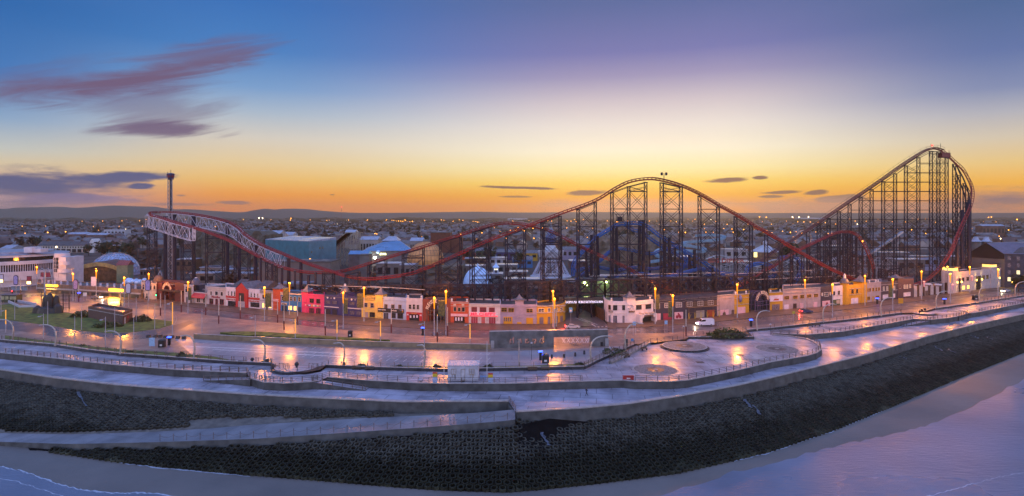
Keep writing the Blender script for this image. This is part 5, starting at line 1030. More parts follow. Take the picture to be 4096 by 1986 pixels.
B5 = [(2420, 1112, 246), (2500, 1096, 247), (2580, 1092, 248), (2660, 1106, 249), (2730, 1090, 250), (2800, 1072, 252), (2850, 1080, 254), (2900, 1096, 255)]
track(B5, blue, M_bluet, gauge=1.3, spine=.8, rail=.22)
track([(2300, 1080, 258), (2380, 1064, 259), (2460, 1078, 260), (2540, 1066, 261), (2620, 1072, 262), (2700, 1052, 263), (2760, 1066, 264)], blue, M_bluet, gauge=1.3, spine=.8, rail=.22)
for x, y, xb, yy, r in [(2345, 1000, 2345, 252, .5), (2366, 940, 2364, 253, .7), (2390, 945, 2396, 253, .6), (2344, 1005, 2360, 252, .4), (2452, 906, 2451, 255, .6), (2466, 905, 2468, 256, .7), (2558, 882, 2556, 257, .7), (2573, 880, 2574, 256, .8), (2597, 1003, 2603, 266, .4), (2477, 1000, 2480, 266, .35), (2528, 1010, 2528, 266, .5), (2660, 945, 2660, 255, .6), (2677, 950, 2680, 254, .7), (2700, 990, 2700, 258, .5), (2758, 1020, 2758, 253, .6), (2778, 1000, 2780, 252, .7), (2850, 1060, 2852, 251, .5), (2902, 1096, 2902, 250, .4), (3000, 1068, 3000, 256, .4), (3050, 1060, 3050, 258, .4), (3190, 1040, 3190, 268, .4), (2730, 1130, 2730, 258, .4), (2600, 1060, 2600, 262, .3)]:
    t = W(x, y, yy); b_ = W(xb, 1170, yy); MB().tube([(b_.x, yy, 0), t], r, 10).mk('column', M_frame, blue)
p = W(2479, 887, 256); g = MB(); g.box(p.x - 1.8, p.x + 1.6, 254.5, 257.5, p.z, p.z + .2); g.box(p.x - 1, p.x + 1, 255, 257, p.z + .2, p.z + 2.0); g.box(p.x - 1.9, p.x + 1.5, 254.4, 257.6, p.z + 3.0, p.z + 3.2)
for s in (-1.7, 1.3): g.tube([(p.x + s, 254.6, p.z), (p.x + s, 254.6, p.z + 3)], .1, 5)
g.mk('lift_cabin', M_frame, blue)
bent([(2640, 1006), (2680, 1020)], 259, blue, dpx=6, dy=3); bent([(2760, 1060), (2800, 1078)], 257, blue, dpx=6, dy=3)
# ================================================================== the rest of the amusement park
M_artd = mat('casino_white_render', (.50, .50, .56), .5, .14, .4, rvar=.1, detail=8)
M_teal = mat('teal_cladding', (.02, .15, .20), .45, .22, .25); M_teal2 = mat('pale_teal_cladding', (.10, .22, .27), .5, .2, .25)
M_ribroof = mat('ribbed_metal_roof', (.34, .37, .46), .25, .15, .3, rvar=.1, metal=.2)
M_whiteclad = mat('white_cladding', (.42, .44, .50), .4, .14, .3)
M_blueroof = mat('blue_metal_roof', (.10, .26, .46), .3, .2, .15, rvar=.1, metal=.2)
M_greyr = mat('grey_cladding', (.13, .125, .12), .6, .2, .25, detail=8)
M_rock = mat('sculpted_rock', (.10, .085, .062), .8, .55, .35, bump=.6, detail=9)
M_globe = mat('gold_globe_panels', (.62, .27, .085), .4, .22, .4, rvar=.08); M_globe.node_tree.nodes['Principled BSDF'].inputs['Metallic'].default_value = .15
M_silver = mat('silver_strip', (.42, .40, .42), .25, .15, 1, metal=.7)
M_pale = mat('pale_blue_dome', (.46, .66, .9), .3, .15, .3, rvar=.1)
M_wood = mat('weathered_white_timber', (.34, .28, .19), .7, .25, 1)
M_woodw = mat('white_timber', (.42, .44, .46), .6, .2, 1)
M_brick = mat('orange_brick', (.13, .038, .022), .8, .3, .6, detail=8)
def blk(name, label, cat, px0, px1, ytop, Y, depth, m, roof=None, z0=0.0, roof_h=0, group=None, wins=0, part='wall', skew=0.0, glass=None):
    """box building seen face on at distance Y, with optional gable roof"""
    a, b = W(px0, ytop, Y), W(px1, ytop, Y); root = thing(name, label, cat, ((a.x + b.x) / 2, Y, z0), group)
    mb = MB(); mb.hexa([(a.x, Y, z0 - .1), (b.x, Y + skew, z0 - .1), (b.x, Y + depth + skew, z0 - .1), (a.x, Y + depth, z0 - .1), (a.x, Y, a.z), (b.x, Y + skew, a.z), (b.x, Y + depth + skew, a.z), (a.x, Y + depth, a.z)]); mb.mk(part, m, root)
    g = MB(); o = .3
    if roof_h:
        ym = Y + depth / 2 + skew / 2; A = [(a.x - o, Y - o, a.z + .003), (b.x + o, Y + skew - o, a.z + .003), (b.x + o, Y + depth + skew + o, a.z + .003), (a.x - o, Y + depth + o, a.z + .003), (a.x - o, ym, a.z + roof_h), (b.x + o, ym, a.z + roof_h)]
        g.add(A, [[0, 1, 5, 4], [2, 3, 4, 5], [1, 2, 5], [3, 0, 4], [3, 2, 1, 0]])
    else: g.hexa([(a.x - o, Y - o, a.z + .003), (b.x + o, Y + skew - o, a.z + .003), (b.x + o, Y + depth + skew + o, a.z + .003), (a.x - o, Y + depth + o, a.z + .003), (a.x - o, Y - o, a.z + .4), (b.x + o, Y + skew - o, a.z + .4), (b.x + o, Y + depth + skew + o, a.z + .4), (a.x - o, Y + depth + o, a.z + .4)])
    g.mk('roof', roof or M_ribroof, root)
    for k in range(wins):
        x = lerp(a.x, b.x, (k + .5) / wins); wd = (b.x - a.x) / wins * .28; h = a.z - z0; w_ = MB(); w_.box(x - wd, x + wd, Y - .06 + skew * (k + .5) / wins, Y + .1 + skew * (k + .5) / wins, z0 + h * .45, z0 + h * .8); w_.mk('window', glass or M_glass, root)
    return root
c = V_((-262, 312, 0)); r = 27.0; cz = lambda py, Y=288: H - (py - HY) * Y / F
ca = thing('casino_building', 'curved white art deco building with ribbon windows and a glazed stair tower', 'building', c)
def ringpart(name, m, r0, z0, z1, rr=0): g = MB(); g.lathe(c, [(r0 - 1.5, z0), (r0, z0), (r0, z1), (r0 - 1.5, z1)], 72); return g.mk(name, m, ca)
ringpart('wall', M_artd, r, 0, cz(1128)); ringpart('band', M_artd, r + .9, cz(1128) + .01, cz(1092)); ringpart('ribbon_window', M_glass, r - .1, cz(1092) + .01, cz(1064)); ringpart('band', M_artd, r + .5, cz(1064) + .01, cz(1050)); ringpart('ribbon_window', M_glass, r - 3, cz(1054), cz(1035)); ringpart('band', M_artd, r - 1.5, cz(1035) + .01, cz(1026))
g = MB(); g.lathe(c, [(r - 1, cz(1026) - .02), (r - 8, cz(1026) + .4), (r - 8, cz(1016)), (.01, cz(1016))], 72); g.mk('roof', mat('pale_flat_roof', (.26, .27, .34), .4, .3, .4), ca)
g = MB()
for k in range(90):
    a = R(180 + 2 * k); g.beam(c + V_((r * cos(a), r * sin(a), cz(1092))), c + V_((r * cos(a), r * sin(a), cz(1064))), .22)
g.mk('mullion_grid', M_artd, ca)
t = V_((W(211, 1090, 290).x, 296, 0)); rr = 27 * 290 / F; g = MB(); g.lathe(t, [(rr, 0), (rr, cz(1018)), (.01, cz(1018) + .2)], 32); g.mk('stair_tower', M_artd, ca); g = MB(); g.lathe(t, [(rr + .05, cz(1094)), (rr + .05, cz(1034))], 32, R(190), R(340)); gl = g.mk('tower_glazing', M_glass, ca); g = MB()
for k in range(7): a = R(195 + 22 * k); g.beam(t + V_((cos(a), sin(a), 0)) * (rr + .1) + UP * cz(1112), t + V_((cos(a), sin(a), 0)) * (rr + .1) + UP * cz(1034), .14)
for y in (1048, 1064, 1079, 1094): g.lathe(t + UP * cz(y), [(rr + .12, -.07), (rr + .12, .07)], 32, R(190), R(340))
g.mk('glazing_bar', M_artd, gl)
g = MB(); x0, x1 = W(236, 0, 292).x, W(264, 0, 292).x; g.box(x0, x1, 292, 304, 0, cz(1032)); g.mk('wing', M_artd, ca); g = MB(); g.lathe((x1 - 1, 293, 0), [(3.2, cz(1094)), (3.2, cz(1080))], 20, R(200), R(400)); g.lathe((x1 - 1, 293, 0), [(2.4, cz(1064)), (2.4, cz(1050))], 20, R(200), R(400)); g.mk('balcony', M_artd, ca)
g = MB(); g.box(W(95, 0, 300).x, W(128, 0, 300).x, 300, 306, cz(1018), cz(995)); g.box(W(128, 0, 300).x, W(156, 0, 300).x, 301, 306, cz(1018), cz(1002)); g.mk('roof_hut', M_artd, ca)
ar = Front('arcade_building', 'long low arcade with roof lights in strips and two glowing yellow fascia signs', [(150, 1170), (300, 1178), (566, 1196)], [(250, 1140), (500, 1155)], mat('arcade_brown', (.16, .10, .07), .6, .3, .8), 17, group=None, parapet=.3)
for k in range(15):
    t_ = (k + .6) / 15.6; p = ar.P[0].lerp(ar.P[2], t_); q = ar.bk[0].lerp(ar.bk[-1], t_); d = (q - p) * .8; s = p + (q - p) * .12; z = ar.h - .05; e = V_((1.0, -.1, 0)); MB().hexa([s + UP * (z - .2), s + e + UP * (z - .2), s + e + d + UP * (z - .2), s + d + UP * (z - .2), s + UP * (z + .15), s + e + UP * (z + .15), s + e + d + UP * (z + .15), s + d + UP * (z + .15)]).mk('roof_light', M_ribroof, ar.root)
ar.band(150, 566, (1150, 1172), 5, M_cope, .5, 'fascia')
M_sign = glow('yellow_sign_light', (1, .5, .03), 4)
for r_, w_ in (((184, 1139, 232, 1147), 0), ((441, 1156, 494, 1166), 1)):
    ar.panel('glowing_sign', r_, M_sign, .7); p, i, u = ar.at((r_[0] + r_[2]) / 2, r_[3]); ux, n = ar.axes(i); l = bpy.data.lights.new('sign_glow', 'AREA'); l.shape = 'RECTANGLE'; l.size = 6; l.size_y = 1; l.energy = 3200; l.color = (1, .52, .07); lo = bpy.data.objects.new('sign_glow', l); COL.objects.link(lo); lo.parent = ar.root; lo.location = p + n * 1.4 - ORG[ar.root.name]; lo.rotation_euler = (-n + V_((0, 0, 0))).to_track_quat('Z', 'Y').to_euler(); lo.rotation_euler = ((n * .8 - UP) * -1).to_track_quat('Z', 'Y').to_euler()
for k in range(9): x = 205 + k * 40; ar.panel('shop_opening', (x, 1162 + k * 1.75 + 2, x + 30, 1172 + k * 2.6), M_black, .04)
c = V_((W(428, 1065, 345).x, 352, 0)); rx, hz = 84 * 345 / F, (1084 - 1003) * 345 / F; gd = thing('glass_dome', 'faceted blue white glass dome with rust stains behind the low arcade', 'dome', c); prof = [(rx * cos(R(a)), hz * sin(R(a)) + 1.5) for a in (0, 15, 30, 45, 60, 75, 89)]
g = MB(); g.lathe(c, [(rx, 0)] + prof, 26, sy=1.2); g.mk('glass_panels', mat('frosted_panels', (.24, .36, .54), .2, .3, .6, rvar=.1), gd); g = MB()
for j in range(7):
    rr, z = prof[j]
    for k in range(26):
        P1 = lambda q, rz: c + V_((rz[0] * cos(q * 2 * math.pi / 26), rz[0] * 1.2 * sin(q * 2 * math.pi / 26), rz[1] + .05)); g.beam(P1(k, prof[j]), P1(k + 1, prof[j]), .14)
        if j < 6: g.beam(P1(k, prof[j]), P1(k, prof[j + 1]), .14); g.beam(P1(k, prof[j]), P1(k + 1, prof[j + 1]), .1)
g.mk('lattice', M_silver, gd)
a = W(305, 1062, 318); pv = thing('pavilion', 'swooping gold fronted pavilion before the glass dome', 'building', (a.x, 318, 0)); pts = [(305, 1062), (340, 1058), (385, 1049), (420, 1052), (450, 1060), (468, 1068)]; g = MB(); f_ = [W(x, y, 318) for x, y in pts]; lo_ = [W(x, y + 16, 318) for x, y in pts]; bk = [p + V_((2, 13, .5)) for p in f_]
n = len(pts); g.add(f_ + lo_, [[i, i + 1, n + i + 1, n + i][::-1] for i in range(n - 1)]); g.mk('gold_fascia', mat('gold_panels', (.42, .27, .09), .35, .3, .8), pv); g = MB(); g.add(f_ + bk, [[i, i + 1, n + i + 1, n + i] for i in range(n - 1)]); g.mk('roof', mat('rust_roof', (.10, .04, .025), .5, .3, .5), pv); g = MB(); d0 = [p + V_((0, 1.2, 0)) for p in lo_]; g.add(d0 + [V_((p.x, p.y, 0)) for p in d0] + [V_((p.x, p.y + 11, p.z)) for p in d0] + [V_((p.x, p.y + 11, 0)) for p in d0], [[i, i + 1, n + i + 1, n + i][::-1] for i in range(n - 1)] + [[0, n, 3 * n, 2 * n], [n - 1, 3 * n - 1, 4 * n - 1, 2 * n - 1]]); g.mk('glazed_wall', mat('brown_glass', (.10, .055, .03), .2, .5, .8), pv)
blk('ride_hut', 'tall pale green hut with a red gabled roof beside the gold pavilion', 'hut', 466, 510, 1062, 312, 5, mat('pale_green_wall', (.16, .20, .12), .6, .2, .8), mat('red_roof', (.2, .05, .05), .6, .3, 1), roof_h=2.4)
c = W(540, 1102, 300); g = MB()
for k in range(40): g.sphere((c.x + ru(-5, 5), 300 + ru(-3, 3), ru(.3, 2.6)), ru(.6, 1.5), 6, .8)
tag(g.mk('rock_pile', M_pale, None, (c.x, 300, 0)), 'heap of pale blue sculpted rocks behind the end of the arcade', 'rocks')
c = W(641, 1117, 288); h = W(641, 1084, 288).z; g = MB(); rt = thing('pyramid_tent', 'dark pointed pyramid with white corner ribs behind the maroon arch', 'pyramid', (c.x, 288, 0)); rd = 3.6; cs = [(c.x + rd * cos(R(45 + 90 * k + 20)), 288 + rd * sin(R(65 + 90 * k)), 0) for k in range(4)]; g.add(cs + [(c.x, 288, h)], [[k, (k + 1) % 4, 4] for k in range(4)]); g.mk('dark_panel', M_black, rt); g = MB(); [g.beam(q, (c.x, 288, h), .35) for q in cs]; g.mk('corner_rib', M_silver, rt)
tr_ = thing('terraced_houses', 'long pale terrace with bay windows and a dark slate roof lit by floodlights', 'terrace', (W(240, 1010, 560).x, 560, 0)); a, b = W(150, 984, 560), W(360, 984, 560); g = MB(); g.box(a.x, b.x, 560, 569, 0, a.z); g.mk('wall', mat('cream_render', (.44, .40, .36), .7, .2, .4), tr_); g = MB(); e = W(0, 966, 565).z; g.add([(a.x, 559.5, a.z), (b.x, 559.5, a.z), (b.x, 569.5, a.z), (a.x, 569.5, a.z), (a.x, 564.5, e), (b.x, 564.5, e)], [[0, 1, 5, 4], [2, 3, 4, 5]]); g.mk('roof', M_slate, tr_); g = MB(); g.prism([(b.x, 559.4), (b.x + 4, 559.4), (b.x + 4, 569.6), (b.x, 569.6)], 0, e - .5); g.add([(b.x, 559.4, e - .5), (b.x + 4, 559.4, e - .5), (b.x + 4, 569.6, e - .5), (b.x, 569.6, e - .5), (b.x + 2, 559.4, e + 2.5), (b.x + 2, 569.6, e + 2.5)], [[0, 1, 4], [3, 5, 2], [0, 4, 5, 3], [1, 2, 5, 4]]); g.mk('gable_end', M_whitep, tr_)
for k in range(9):
    x = lerp(a.x + 2, b.x - 2, (k + .5) / 9); g = MB(); g.box(x - 1.4, x + 1.4, 558.9, 560, .5, a.z * .55); g.mk('bay_window', M_glass, tr_)
    for s in (-1.2, 1.2): g = MB(); g.box(x + s - .5, x + s + .5, 559.9, 560.02, a.z * .66, a.z * .9); g.mk('window', M_glass, tr_)
Yd = 330; c = W(683, 1100, Yd); dt = thing('gyro_tower', 'tall white lattice observation tower with a cabin near its top behind the red turnaround', 'tower', (c.x, Yd, 0)); top = W(683, 712, Yd).z; rr = 1.35; g = MB()
for k in range(3): a = R(90 + 120 * k); g.beam((c.x + rr * cos(a), Yd + rr * sin(a), 0), (c.x + rr * cos(a), Yd + rr * sin(a), top), .34)
z = 0; q = 0
while z < top - 2.2:
    for k in range(3):
        a, b = R(90 + 120 * k), R(210 + 120 * k); p1 = (c.x + rr * cos(a), Yd + rr * sin(a), z + (0 if q % 2 else 2.2)); p2 = (c.x + rr * cos(b), Yd + rr * sin(b), z + (2.2 if q % 2 else 0)); g.beam(p1, p2, .17); g.beam((p1[0], p1[1], z), (p2[0], p2[1], z), .17)
    z += 2.2; q += 1
g.mk('lattice_mast', mat('tower_steel', (.26, .25, .27), .4, .2, 1, metal=.3), dt); g = MB(); g.tube([(c.x, Yd, 0), (c.x, Yd, top)], .55, 8); g.mk('core_tube', M_frame, dt); zc = W(683, 716, Yd).z; zb_ = W(683, 697, Yd).z; g = MB(); g.lathe((c.x, Yd, 0), [(1.2, zc - .6), (1.5, zc), (1.95, zb_), (1.7, zb_ + .3), (.2, zb_ + .6)], 20); cb = g.mk('cabin', mat('navy_cabin', (.03, .04, .12), .3, .2, 1), dt); g = MB()
for k, (u0, u1, v0, v1) in enumerate([(-.14, .14, 0, 1), (-1, 1, .38, .62)]):
    for j in range(3): a = R(270 + (j - 1) * 60); ux = V_((-sin(a), cos(a), 0)); nn = V_((cos(a), sin(a), 0)); o = V_((c.x, Yd, 0)) + nn * 1.9; g.obox(o, ux, nn, u0 * .8, u1 * .8, -.1, .1, lerp(zc, zb_, v0), lerp(zc, zb_, v1))
g.mk('flag_cross', M_red, cb); g = MB(); g.tube([(c.x, Yd, zb_ + .4), (c.x, Yd, W(683, 680, Yd).z)], .12, 5); g.tube([(c.x - 1.7, Yd, zb_ + .3), (c.x - 1.7, Yd, zb_ + 1.2)], .12, 5); g.mk('aerial', M_frame, dt)
def rock(label, px0, px1, ytop, Y, dep, n=26, m=M_rock, jag=3.0):
    a, b = W(px0, ytop, Y), W(px1, ytop, Y); g = MB(); wd = (b.x - a.x); k = max(6, int(wd / 2.6)); rows = 10; vs = []
    for j in range(rows + 1):
        for i in range(k + 1):
            t = i / k; h = a.z * (1 + .05 * sin(i * 1.7) + ru(-.04, .03)); z = h * j / rows; bulge = 1.6 * sin(i * 2.1 + .6 * sin(j)) + ru(-.8, .8) + 2.2 * (j / rows); vs.append((lerp(a.x, b.x, t), Y + bulge, z))
    fs = [[j * (k + 1) + i, j * (k + 1) + i + 1, (j + 1) * (k + 1) + i + 1, (j + 1) * (k + 1) + i] for j in range(rows) for i in range(k)]; g.add(vs, fs); base = rows * (k + 1); b0 = len(g.v)
    tv = [vs[base + i] for i in range(k + 1)]; bv = [(p[0], Y + dep, p[2] - ru(0, 1.5)) for p in tv]; g.add(tv + bv, [[i, i + 1, k + 2 + i, k + 1 + i] for i in range(k)]); g.add([tv[0], bv[0], (bv[0][0], Y + dep, 0), (tv[0][0], Y, 0), tv[-1], bv[-1], (bv[-1][0], Y + dep, 0), (tv[-1][0], Y, 0)], [[0, 1, 2, 3], [7, 6, 5, 4]])
    return tag(g.mk('artificial_rock', m, None, ((a.x + b.x) / 2, Y, 0)), label, 'rock face')
rock('tall brown artificial rock face behind the navy pillars of the turnaround', 778, 1062, 932, 400, 30)
rock('low brown rock base under the golden globe', 1490, 1845, 1066, 322, 30)
rock('dark brown fortress rock left of the tall lattice tower', 520, 650, 1000, 390, 20, m=mat('dark_rock', (.035, .03, .028), .8, .5, .4, bump=.5))
rock('brown rock mountain with painted arches behind the blue coaster lift', 2395, 2690, 945, 430, 25, m=mat('tan_rock', (.15, .12, .09), .8, .4, .3, bump=.5))
blk('warehouse', 'white warehouse with a pale roof behind the brown rock face', 'warehouse', 985, 1108, 948, 500, 26, M_whiteclad, roof_h=5)
wt = thing('warehouse', 'large teal clad warehouse with a pale ribbed roof left of the wooden coaster', 'warehouse', (W(1240, 1050, 372).x, 372, 0)); A, B, Cc = W(1061, 977, 392), W(1236, 968, 362), W(1345, 958, 392); D = A + (Cc - B); z0 = B.z; g = MB(); g.add([(A.x, A.y, 0), (B.x, B.y, 0), (B.x, B.y, z0), (A.x, A.y, z0)], [[0, 1, 2, 3]]); g.mk('long_wall', M_teal, wt); g = MB(); g.add([(B.x, B.y, 0), (Cc.x, Cc.y, 0), (Cc.x, Cc.y, z0), (B.x, B.y, z0)], [[0, 1, 2, 3]]); ew = g.mk('end_wall', M_teal2, wt); g = MB(); g.add([(A.x, A.y, z0), (B.x, B.y, z0), (Cc.x, Cc.y, z0), (D.x, D.y, z0), (A.x, A.y, z0 + .5), (B.x, B.y, z0 + .5), (Cc.x, Cc.y, z0 + 1.6), (D.x, D.y, z0 + 1.6)], [[0, 1, 5, 4], [1, 2, 6, 5], [2, 3, 7, 6], [3, 0, 4, 7], [4, 5, 6, 7]]); g.mk('roof', M_ribroof, wt)
dd = (Cc - B); dd.z = 0; L = dd.length; dd.normalize(); nn = V_((dd.y, -dd.x, 0))
for u, z, w_ in [(2.2, 12, 1.2), (2.2, 7, 1.2), (11, 14, 1.6), (14.5, 14, 1.0), (5.5, 5, .8)]: MB().obox(B * 1 - UP * B.z, dd, nn, u, u + w_, 0, .12, z, z + 1.2).mk('window', mat('warm_dim_glass', (.2, .14, .06), .3, .3, 1), ew)
blk('ride_building', 'plain grey flat roofed ride building below the teal warehouse', 'building', 1034, 1322, 1050, 292, 16, M_greyr, M_roof)
blk('ride_building', 'low blue grey shed behind the red dip of the coaster track', 'building', 1240, 1500, 1160, 240, 10, mat('blue_shed', (.04, .10, .16), .4, .3, .6), M_ribroof)
def timber_lattice(root, m, pts, Y, dy, rows, name='timber_frame', th=.15, n=None):
    """pts: (px, py top); bents of posts with rails and diagonals"""
    g = MB(); prev = None
    for k, (px, py) in enumerate(pts):
        cur = []
        for yy in (Y, Y + dy):
            t = W(px, py, Y); t = V_((t.x, yy, t.z)); g.beam((t.x, yy, 0), t, th); cur.append(t)
        g.beam(cur[0], cur[1], th)
        if prev:
            for p, q in zip(prev, cur):
                z = rows; s = 0
                while z < max(p.z, q.z):
                    if z < min(p.z, q.z) + rows * .5: g.beam((p.x, p.y, z), (q.x, q.y, min(z, q.z)), th * .8)
                    if s % 1 == 0 and z < min(p.z, q.z): g.beam((p.x, p.y, z - rows), (q.x, q.y, z), th * .6) if (k + s) % 2 else g.beam((q.x, q.y, z - rows), (p.x, p.y, z), th * .6)
                    z += rows; s += 1
                g.beam(p, q, th * 1.3)
        prev = cur
    return g.mk(name, m, root)
wc = thing('wooden_coaster', 'old pale timber roller coaster with a dark chain lift beside the teal warehouse', 'roller coaster', (W(1360, 1040, 410).x, 410, 0))
timber_lattice(wc, M_wood, [(1285 + 13 * k, 1022 - 11 * k if k < 8 else 932) for k in range(13)], 410, 7, 4.4, th=.17); timber_lattice(wc, M_wood, [(1340 + 24 * k, 938) for k in range(5)], 424, 5, 6, th=.15)
P = [W(1277, 1022, 409), W(1384, 934, 409)]; g = MB(); g.add([P[0], P[0] + V_((3.2, 0, 0)), P[1] + V_((3.2, 0, 0)), P[1], P[0] + V_((0, 6, 0)), P[0] + V_((3.2, 6, 0)), P[1] + V_((3.2, 6, 0)), P[1] + V_((0, 6, 0))], [[3, 2, 1, 0], [0, 1, 2, 3], [0, 3, 7, 4], [1, 5, 6, 2], [4, 7, 6, 5]]); g.mk('chain_lift', c_['timber'], wc)
bd = thing('wooden_coaster', 'white timber coaster lattice with red lettering behind the shops', 'roller coaster', (W(3000, 1150, 320).x, 320, 0))
random.seed(11)
timber_lattice(bd, M_woodw, [(2830 + 22 * k, 1062 + 10 * sin(k * .8)) for k in range(11)], 318, 6, 3.2); timber_lattice(bd, M_woodw, [(3060 + 22 * k, 1060 + 26 * sin(k * .55 + 1)) for k in range(12)], 325, 6, 3.2); timber_lattice(bd, M_woodw, [(3310 + 20 * k, 1062 + 34 * sin(k * .72 + 2)) for k in range(15)], 318, 7, 3.0); timber_lattice(bd, M_woodw, [(3330 + 22 * k, 1030 + 44 * sin(k * .55)) for k in range(9)], 335, 6, 3.4)
for pa in ([(2820, 1040), (2880, 1022), (2950, 1050), (3020, 1068), (3100, 1040), (3180, 1060), (3260, 1090), (3330, 1040), (3400, 1026), (3480, 1090), (3560, 1110), (3610, 1130)],):
    g = MB(); Pt = [W(*p) for p in smooth([(x, y, 321) for x, y in pa])]
    for dy in (-.8, .8): g.tube([p + V_((0, dy, 0)) for p in Pt], .2, 4)
    g.mk('timber_track', M_woodw, bd)
put_text(MB(), 'BIG DIPPER', W(2833, 1052, 316), V_((1, 0, 0)), UP, 146 * 316 / F, 2.3, V_((0, -1, 0))).mk('sign_lettering', mat('sign_red', (.42, .06, .05), .4, .1, 1), bd)
g = MB()
for k in range(7): t = W(2836 + k * 24, 1018 + (k % 3) * 6, 316.3); g.beam((t.x, 316.3, 0), t, .2)
g.mk('sign_post', M_woodw, bd)
an = thing('arena_building', 'broad arena hall with a pale blue pyramid roof between the wooden coaster and the globe', 'arena', (W(1560, 1040, 400).x, 400, 0)); A, B, Cc, D = W(1448, 1006, 385), W(1652, 1004, 392), W(1640, 990, 430), W(1470, 990, 430); z = A.z; apx = W(1600, 964, 410); ap2 = W(1535, 968, 410); g = MB(); g.add([(A.x, A.y, z), (B.x, B.y, z), (Cc.x, Cc.y, z), (D.x, D.y, z), apx, ap2], [[0, 1, 4, 5], [1, 2, 4], [2, 3, 5, 4], [3, 0, 5]]); g.mk('roof', M_blueroof, an); g = MB(); A2, B2 = W(1530, 958, 412), W(1590, 955, 412); zz = W(0, 964, 412).z; ze = W(0, 946, 418).z; g.box(A2.x, B2.x, 412, 424, zz - 4, zz); g.mk('clerestory', M_greyr, an); g = MB(); g.add([(A2.x - .5, 411.5, zz), (B2.x + .5, 411.5, zz), (B2.x + .5, 424.5, zz), (A2.x - .5, 424.5, zz), (A2.x + 3, 418, ze), (B2.x - 2, 418, ze)], [[0, 1, 5, 4], [1, 2, 5], [2, 3, 4, 5], [3, 0, 4]]); g.mk('upper_roof', M_ribroof, an); g = MB(); g.prism([(A.x, A.y + .6), (B.x - .5, B.y + .6), (Cc.x, Cc.y), (D.x, D.y)], 0, z - .01); g.mk('wall', mat('arena_wall', (.12, .11, .13), .6, .3, .4), an)
put_text(MB(), 'arena', W(1519, 1021, 384), V_((1, 0, 0)), UP, 26 * 384 / F, 1.3, V_((0, -1, 0))).mk('sign_lettering', glow('arena_light', (1, .95, .4), 3), an); g = MB(); g.sphere(W(1513, 1009, 384), 1.3, 14); g.mk('sign_globe', M_pale, an, smooth=True); l2 = W(1499, 1032, 383); g = MB(); g.sphere(l2, .8, 10); fl = g.mk('floodlight', glow('white_flood', (1, .97, .75), 30), an); l = bpy.data.lights.new('floodlight_glow', 'POINT'); l.energy = 2200; l.color = (1, .9, .6); l.shadow_soft_size = .6; lo = bpy.data.objects.new('floodlight_glow', l); COL.objects.link(lo); lo.parent = an; lo.location = l2 + V_((0, -2, 0)) - ORG[an.name]
blk('ride_building', 'dark blocky entrance building in front of the arena roof', 'building', 1395, 1470, 1018, 372, 10, mat('brown_grey', (.075, .065, .07), .6, .3, .5), M_blueroof, roof_h=2)
blk('ride_building', 'grey square tower beside the bright floodlight', 'tower', 1438, 1476, 1022, 330, 7, M_greyr, M_roof)
for k, (x0, x1, y, Y, l) in enumerate([(1505, 1600, 1056, 312, 'flat white roofed kiosk under the rising red track beside the globe'), (1600, 1660, 1062, 306, 'small white kiosk roof at the foot of the globe'), (1835, 1940, 1066, 345, 'flat white building behind the pale dome'), (1990, 2070, 1062, 345, 'low white pavilion beside the onion roofed turret'), (2040, 2110, 1090, 320, 'pale flat roof below the winding white path'), (2020, 2170, 1120, 285, 'long pale shed behind the low lattice'), (2350, 2440, 1108, 300, 'pale flat roof behind the lit ride station'), (2880, 3010, 1050, 345, 'pale low roof behind the red lettering'), (3180, 3300, 1046, 352, 'white canopy roof near the silver hoop'), (3300, 3380, 986, 420, 'long white roof under the third red hill'), (3520, 3640, 1012, 390, 'white roof seen through the lift hill frame'), (3590, 3700, 1040, 350, 'low blue roofed shed within the lift hill legs'), (3160, 3300, 1150, 245, 'pale flat roof just behind the long grey block'), (3800, 3880, 1028, 360, 'pale shed at the end of the lift hill'), (800, 900, 1072, 330, 'flat white building among the navy lattice towers'), (880, 1010, 1080, 322, 'white round fronted stall near the brown rock face'), (760, 860, 1096, 296, 'low white roof behind the dark domed corner'), (900, 1000, 1098, 292, 'white roofed stall behind the museum roof'), (1110, 1230, 1138, 262, 'low white shed behind the blue shop'), (560, 600, 1080, 330, 'small pale kiosk by the rock heap'), (1900, 2010, 1098, 312, 'pale building beside the white dome'), (2230, 2330, 1128, 290, 'wide low pale roof by the flying machine base')]):
    blk('park_building', l, 'building', x0, x1, y, Y, 9, M_greyr, M_ribroof, wins=3)
for x0, x1, y, Y, m_, l in [(1850, 1900, 1012, 470, 'orange', 'small orange stall in the park beyond the white dome'), (1905, 1975, 1004, 480, 'green', 'green roofed stall behind the onion turret'), (1985, 2060, 1010, 470, 'navy', 'violet blue show building below the red crest'), (2070, 2150, 1014, 460, 'mustard', 'yellowish low building left of the flying ride'), (2250, 2310, 1000, 470, 'lilac', 'pale lilac building right of the flying ride'), (1860, 1940, 1036, 410, 'brown', 'brown low hall behind the white dome'), (1960, 2030, 1034, 410, 'lightgrey', 'grey white hall behind the clock turret'), (2050, 2130, 1040, 400, 'blue', 'blue stall at the foot of the second tower'), (2280, 2350, 1046, 390, 'plum', 'plum coloured hall between the white legs and blue track'), (2700, 2790, 1030, 400, 'brown', 'brown hall below the flume'), (2900, 2990, 1000, 460, 'lightgrey', 'glazed hall left of the carousel'), (700, 770, 1040, 380, 'brown', 'brown hall left of the rock face'), (3430, 3520, 1020, 400, 'brick', 'brick hall within the lift hill legs'), (3660, 3760, 1030, 380, 'sky', 'pale blue shed under the lift hill peak')]: blk('park_building', l, 'building', x0, x1, y, Y, 12, c_[m_], M_lead if x0 % 20 else M_ribroof, wins=3, roof_h=2.2 if x0 % 20 else 0)
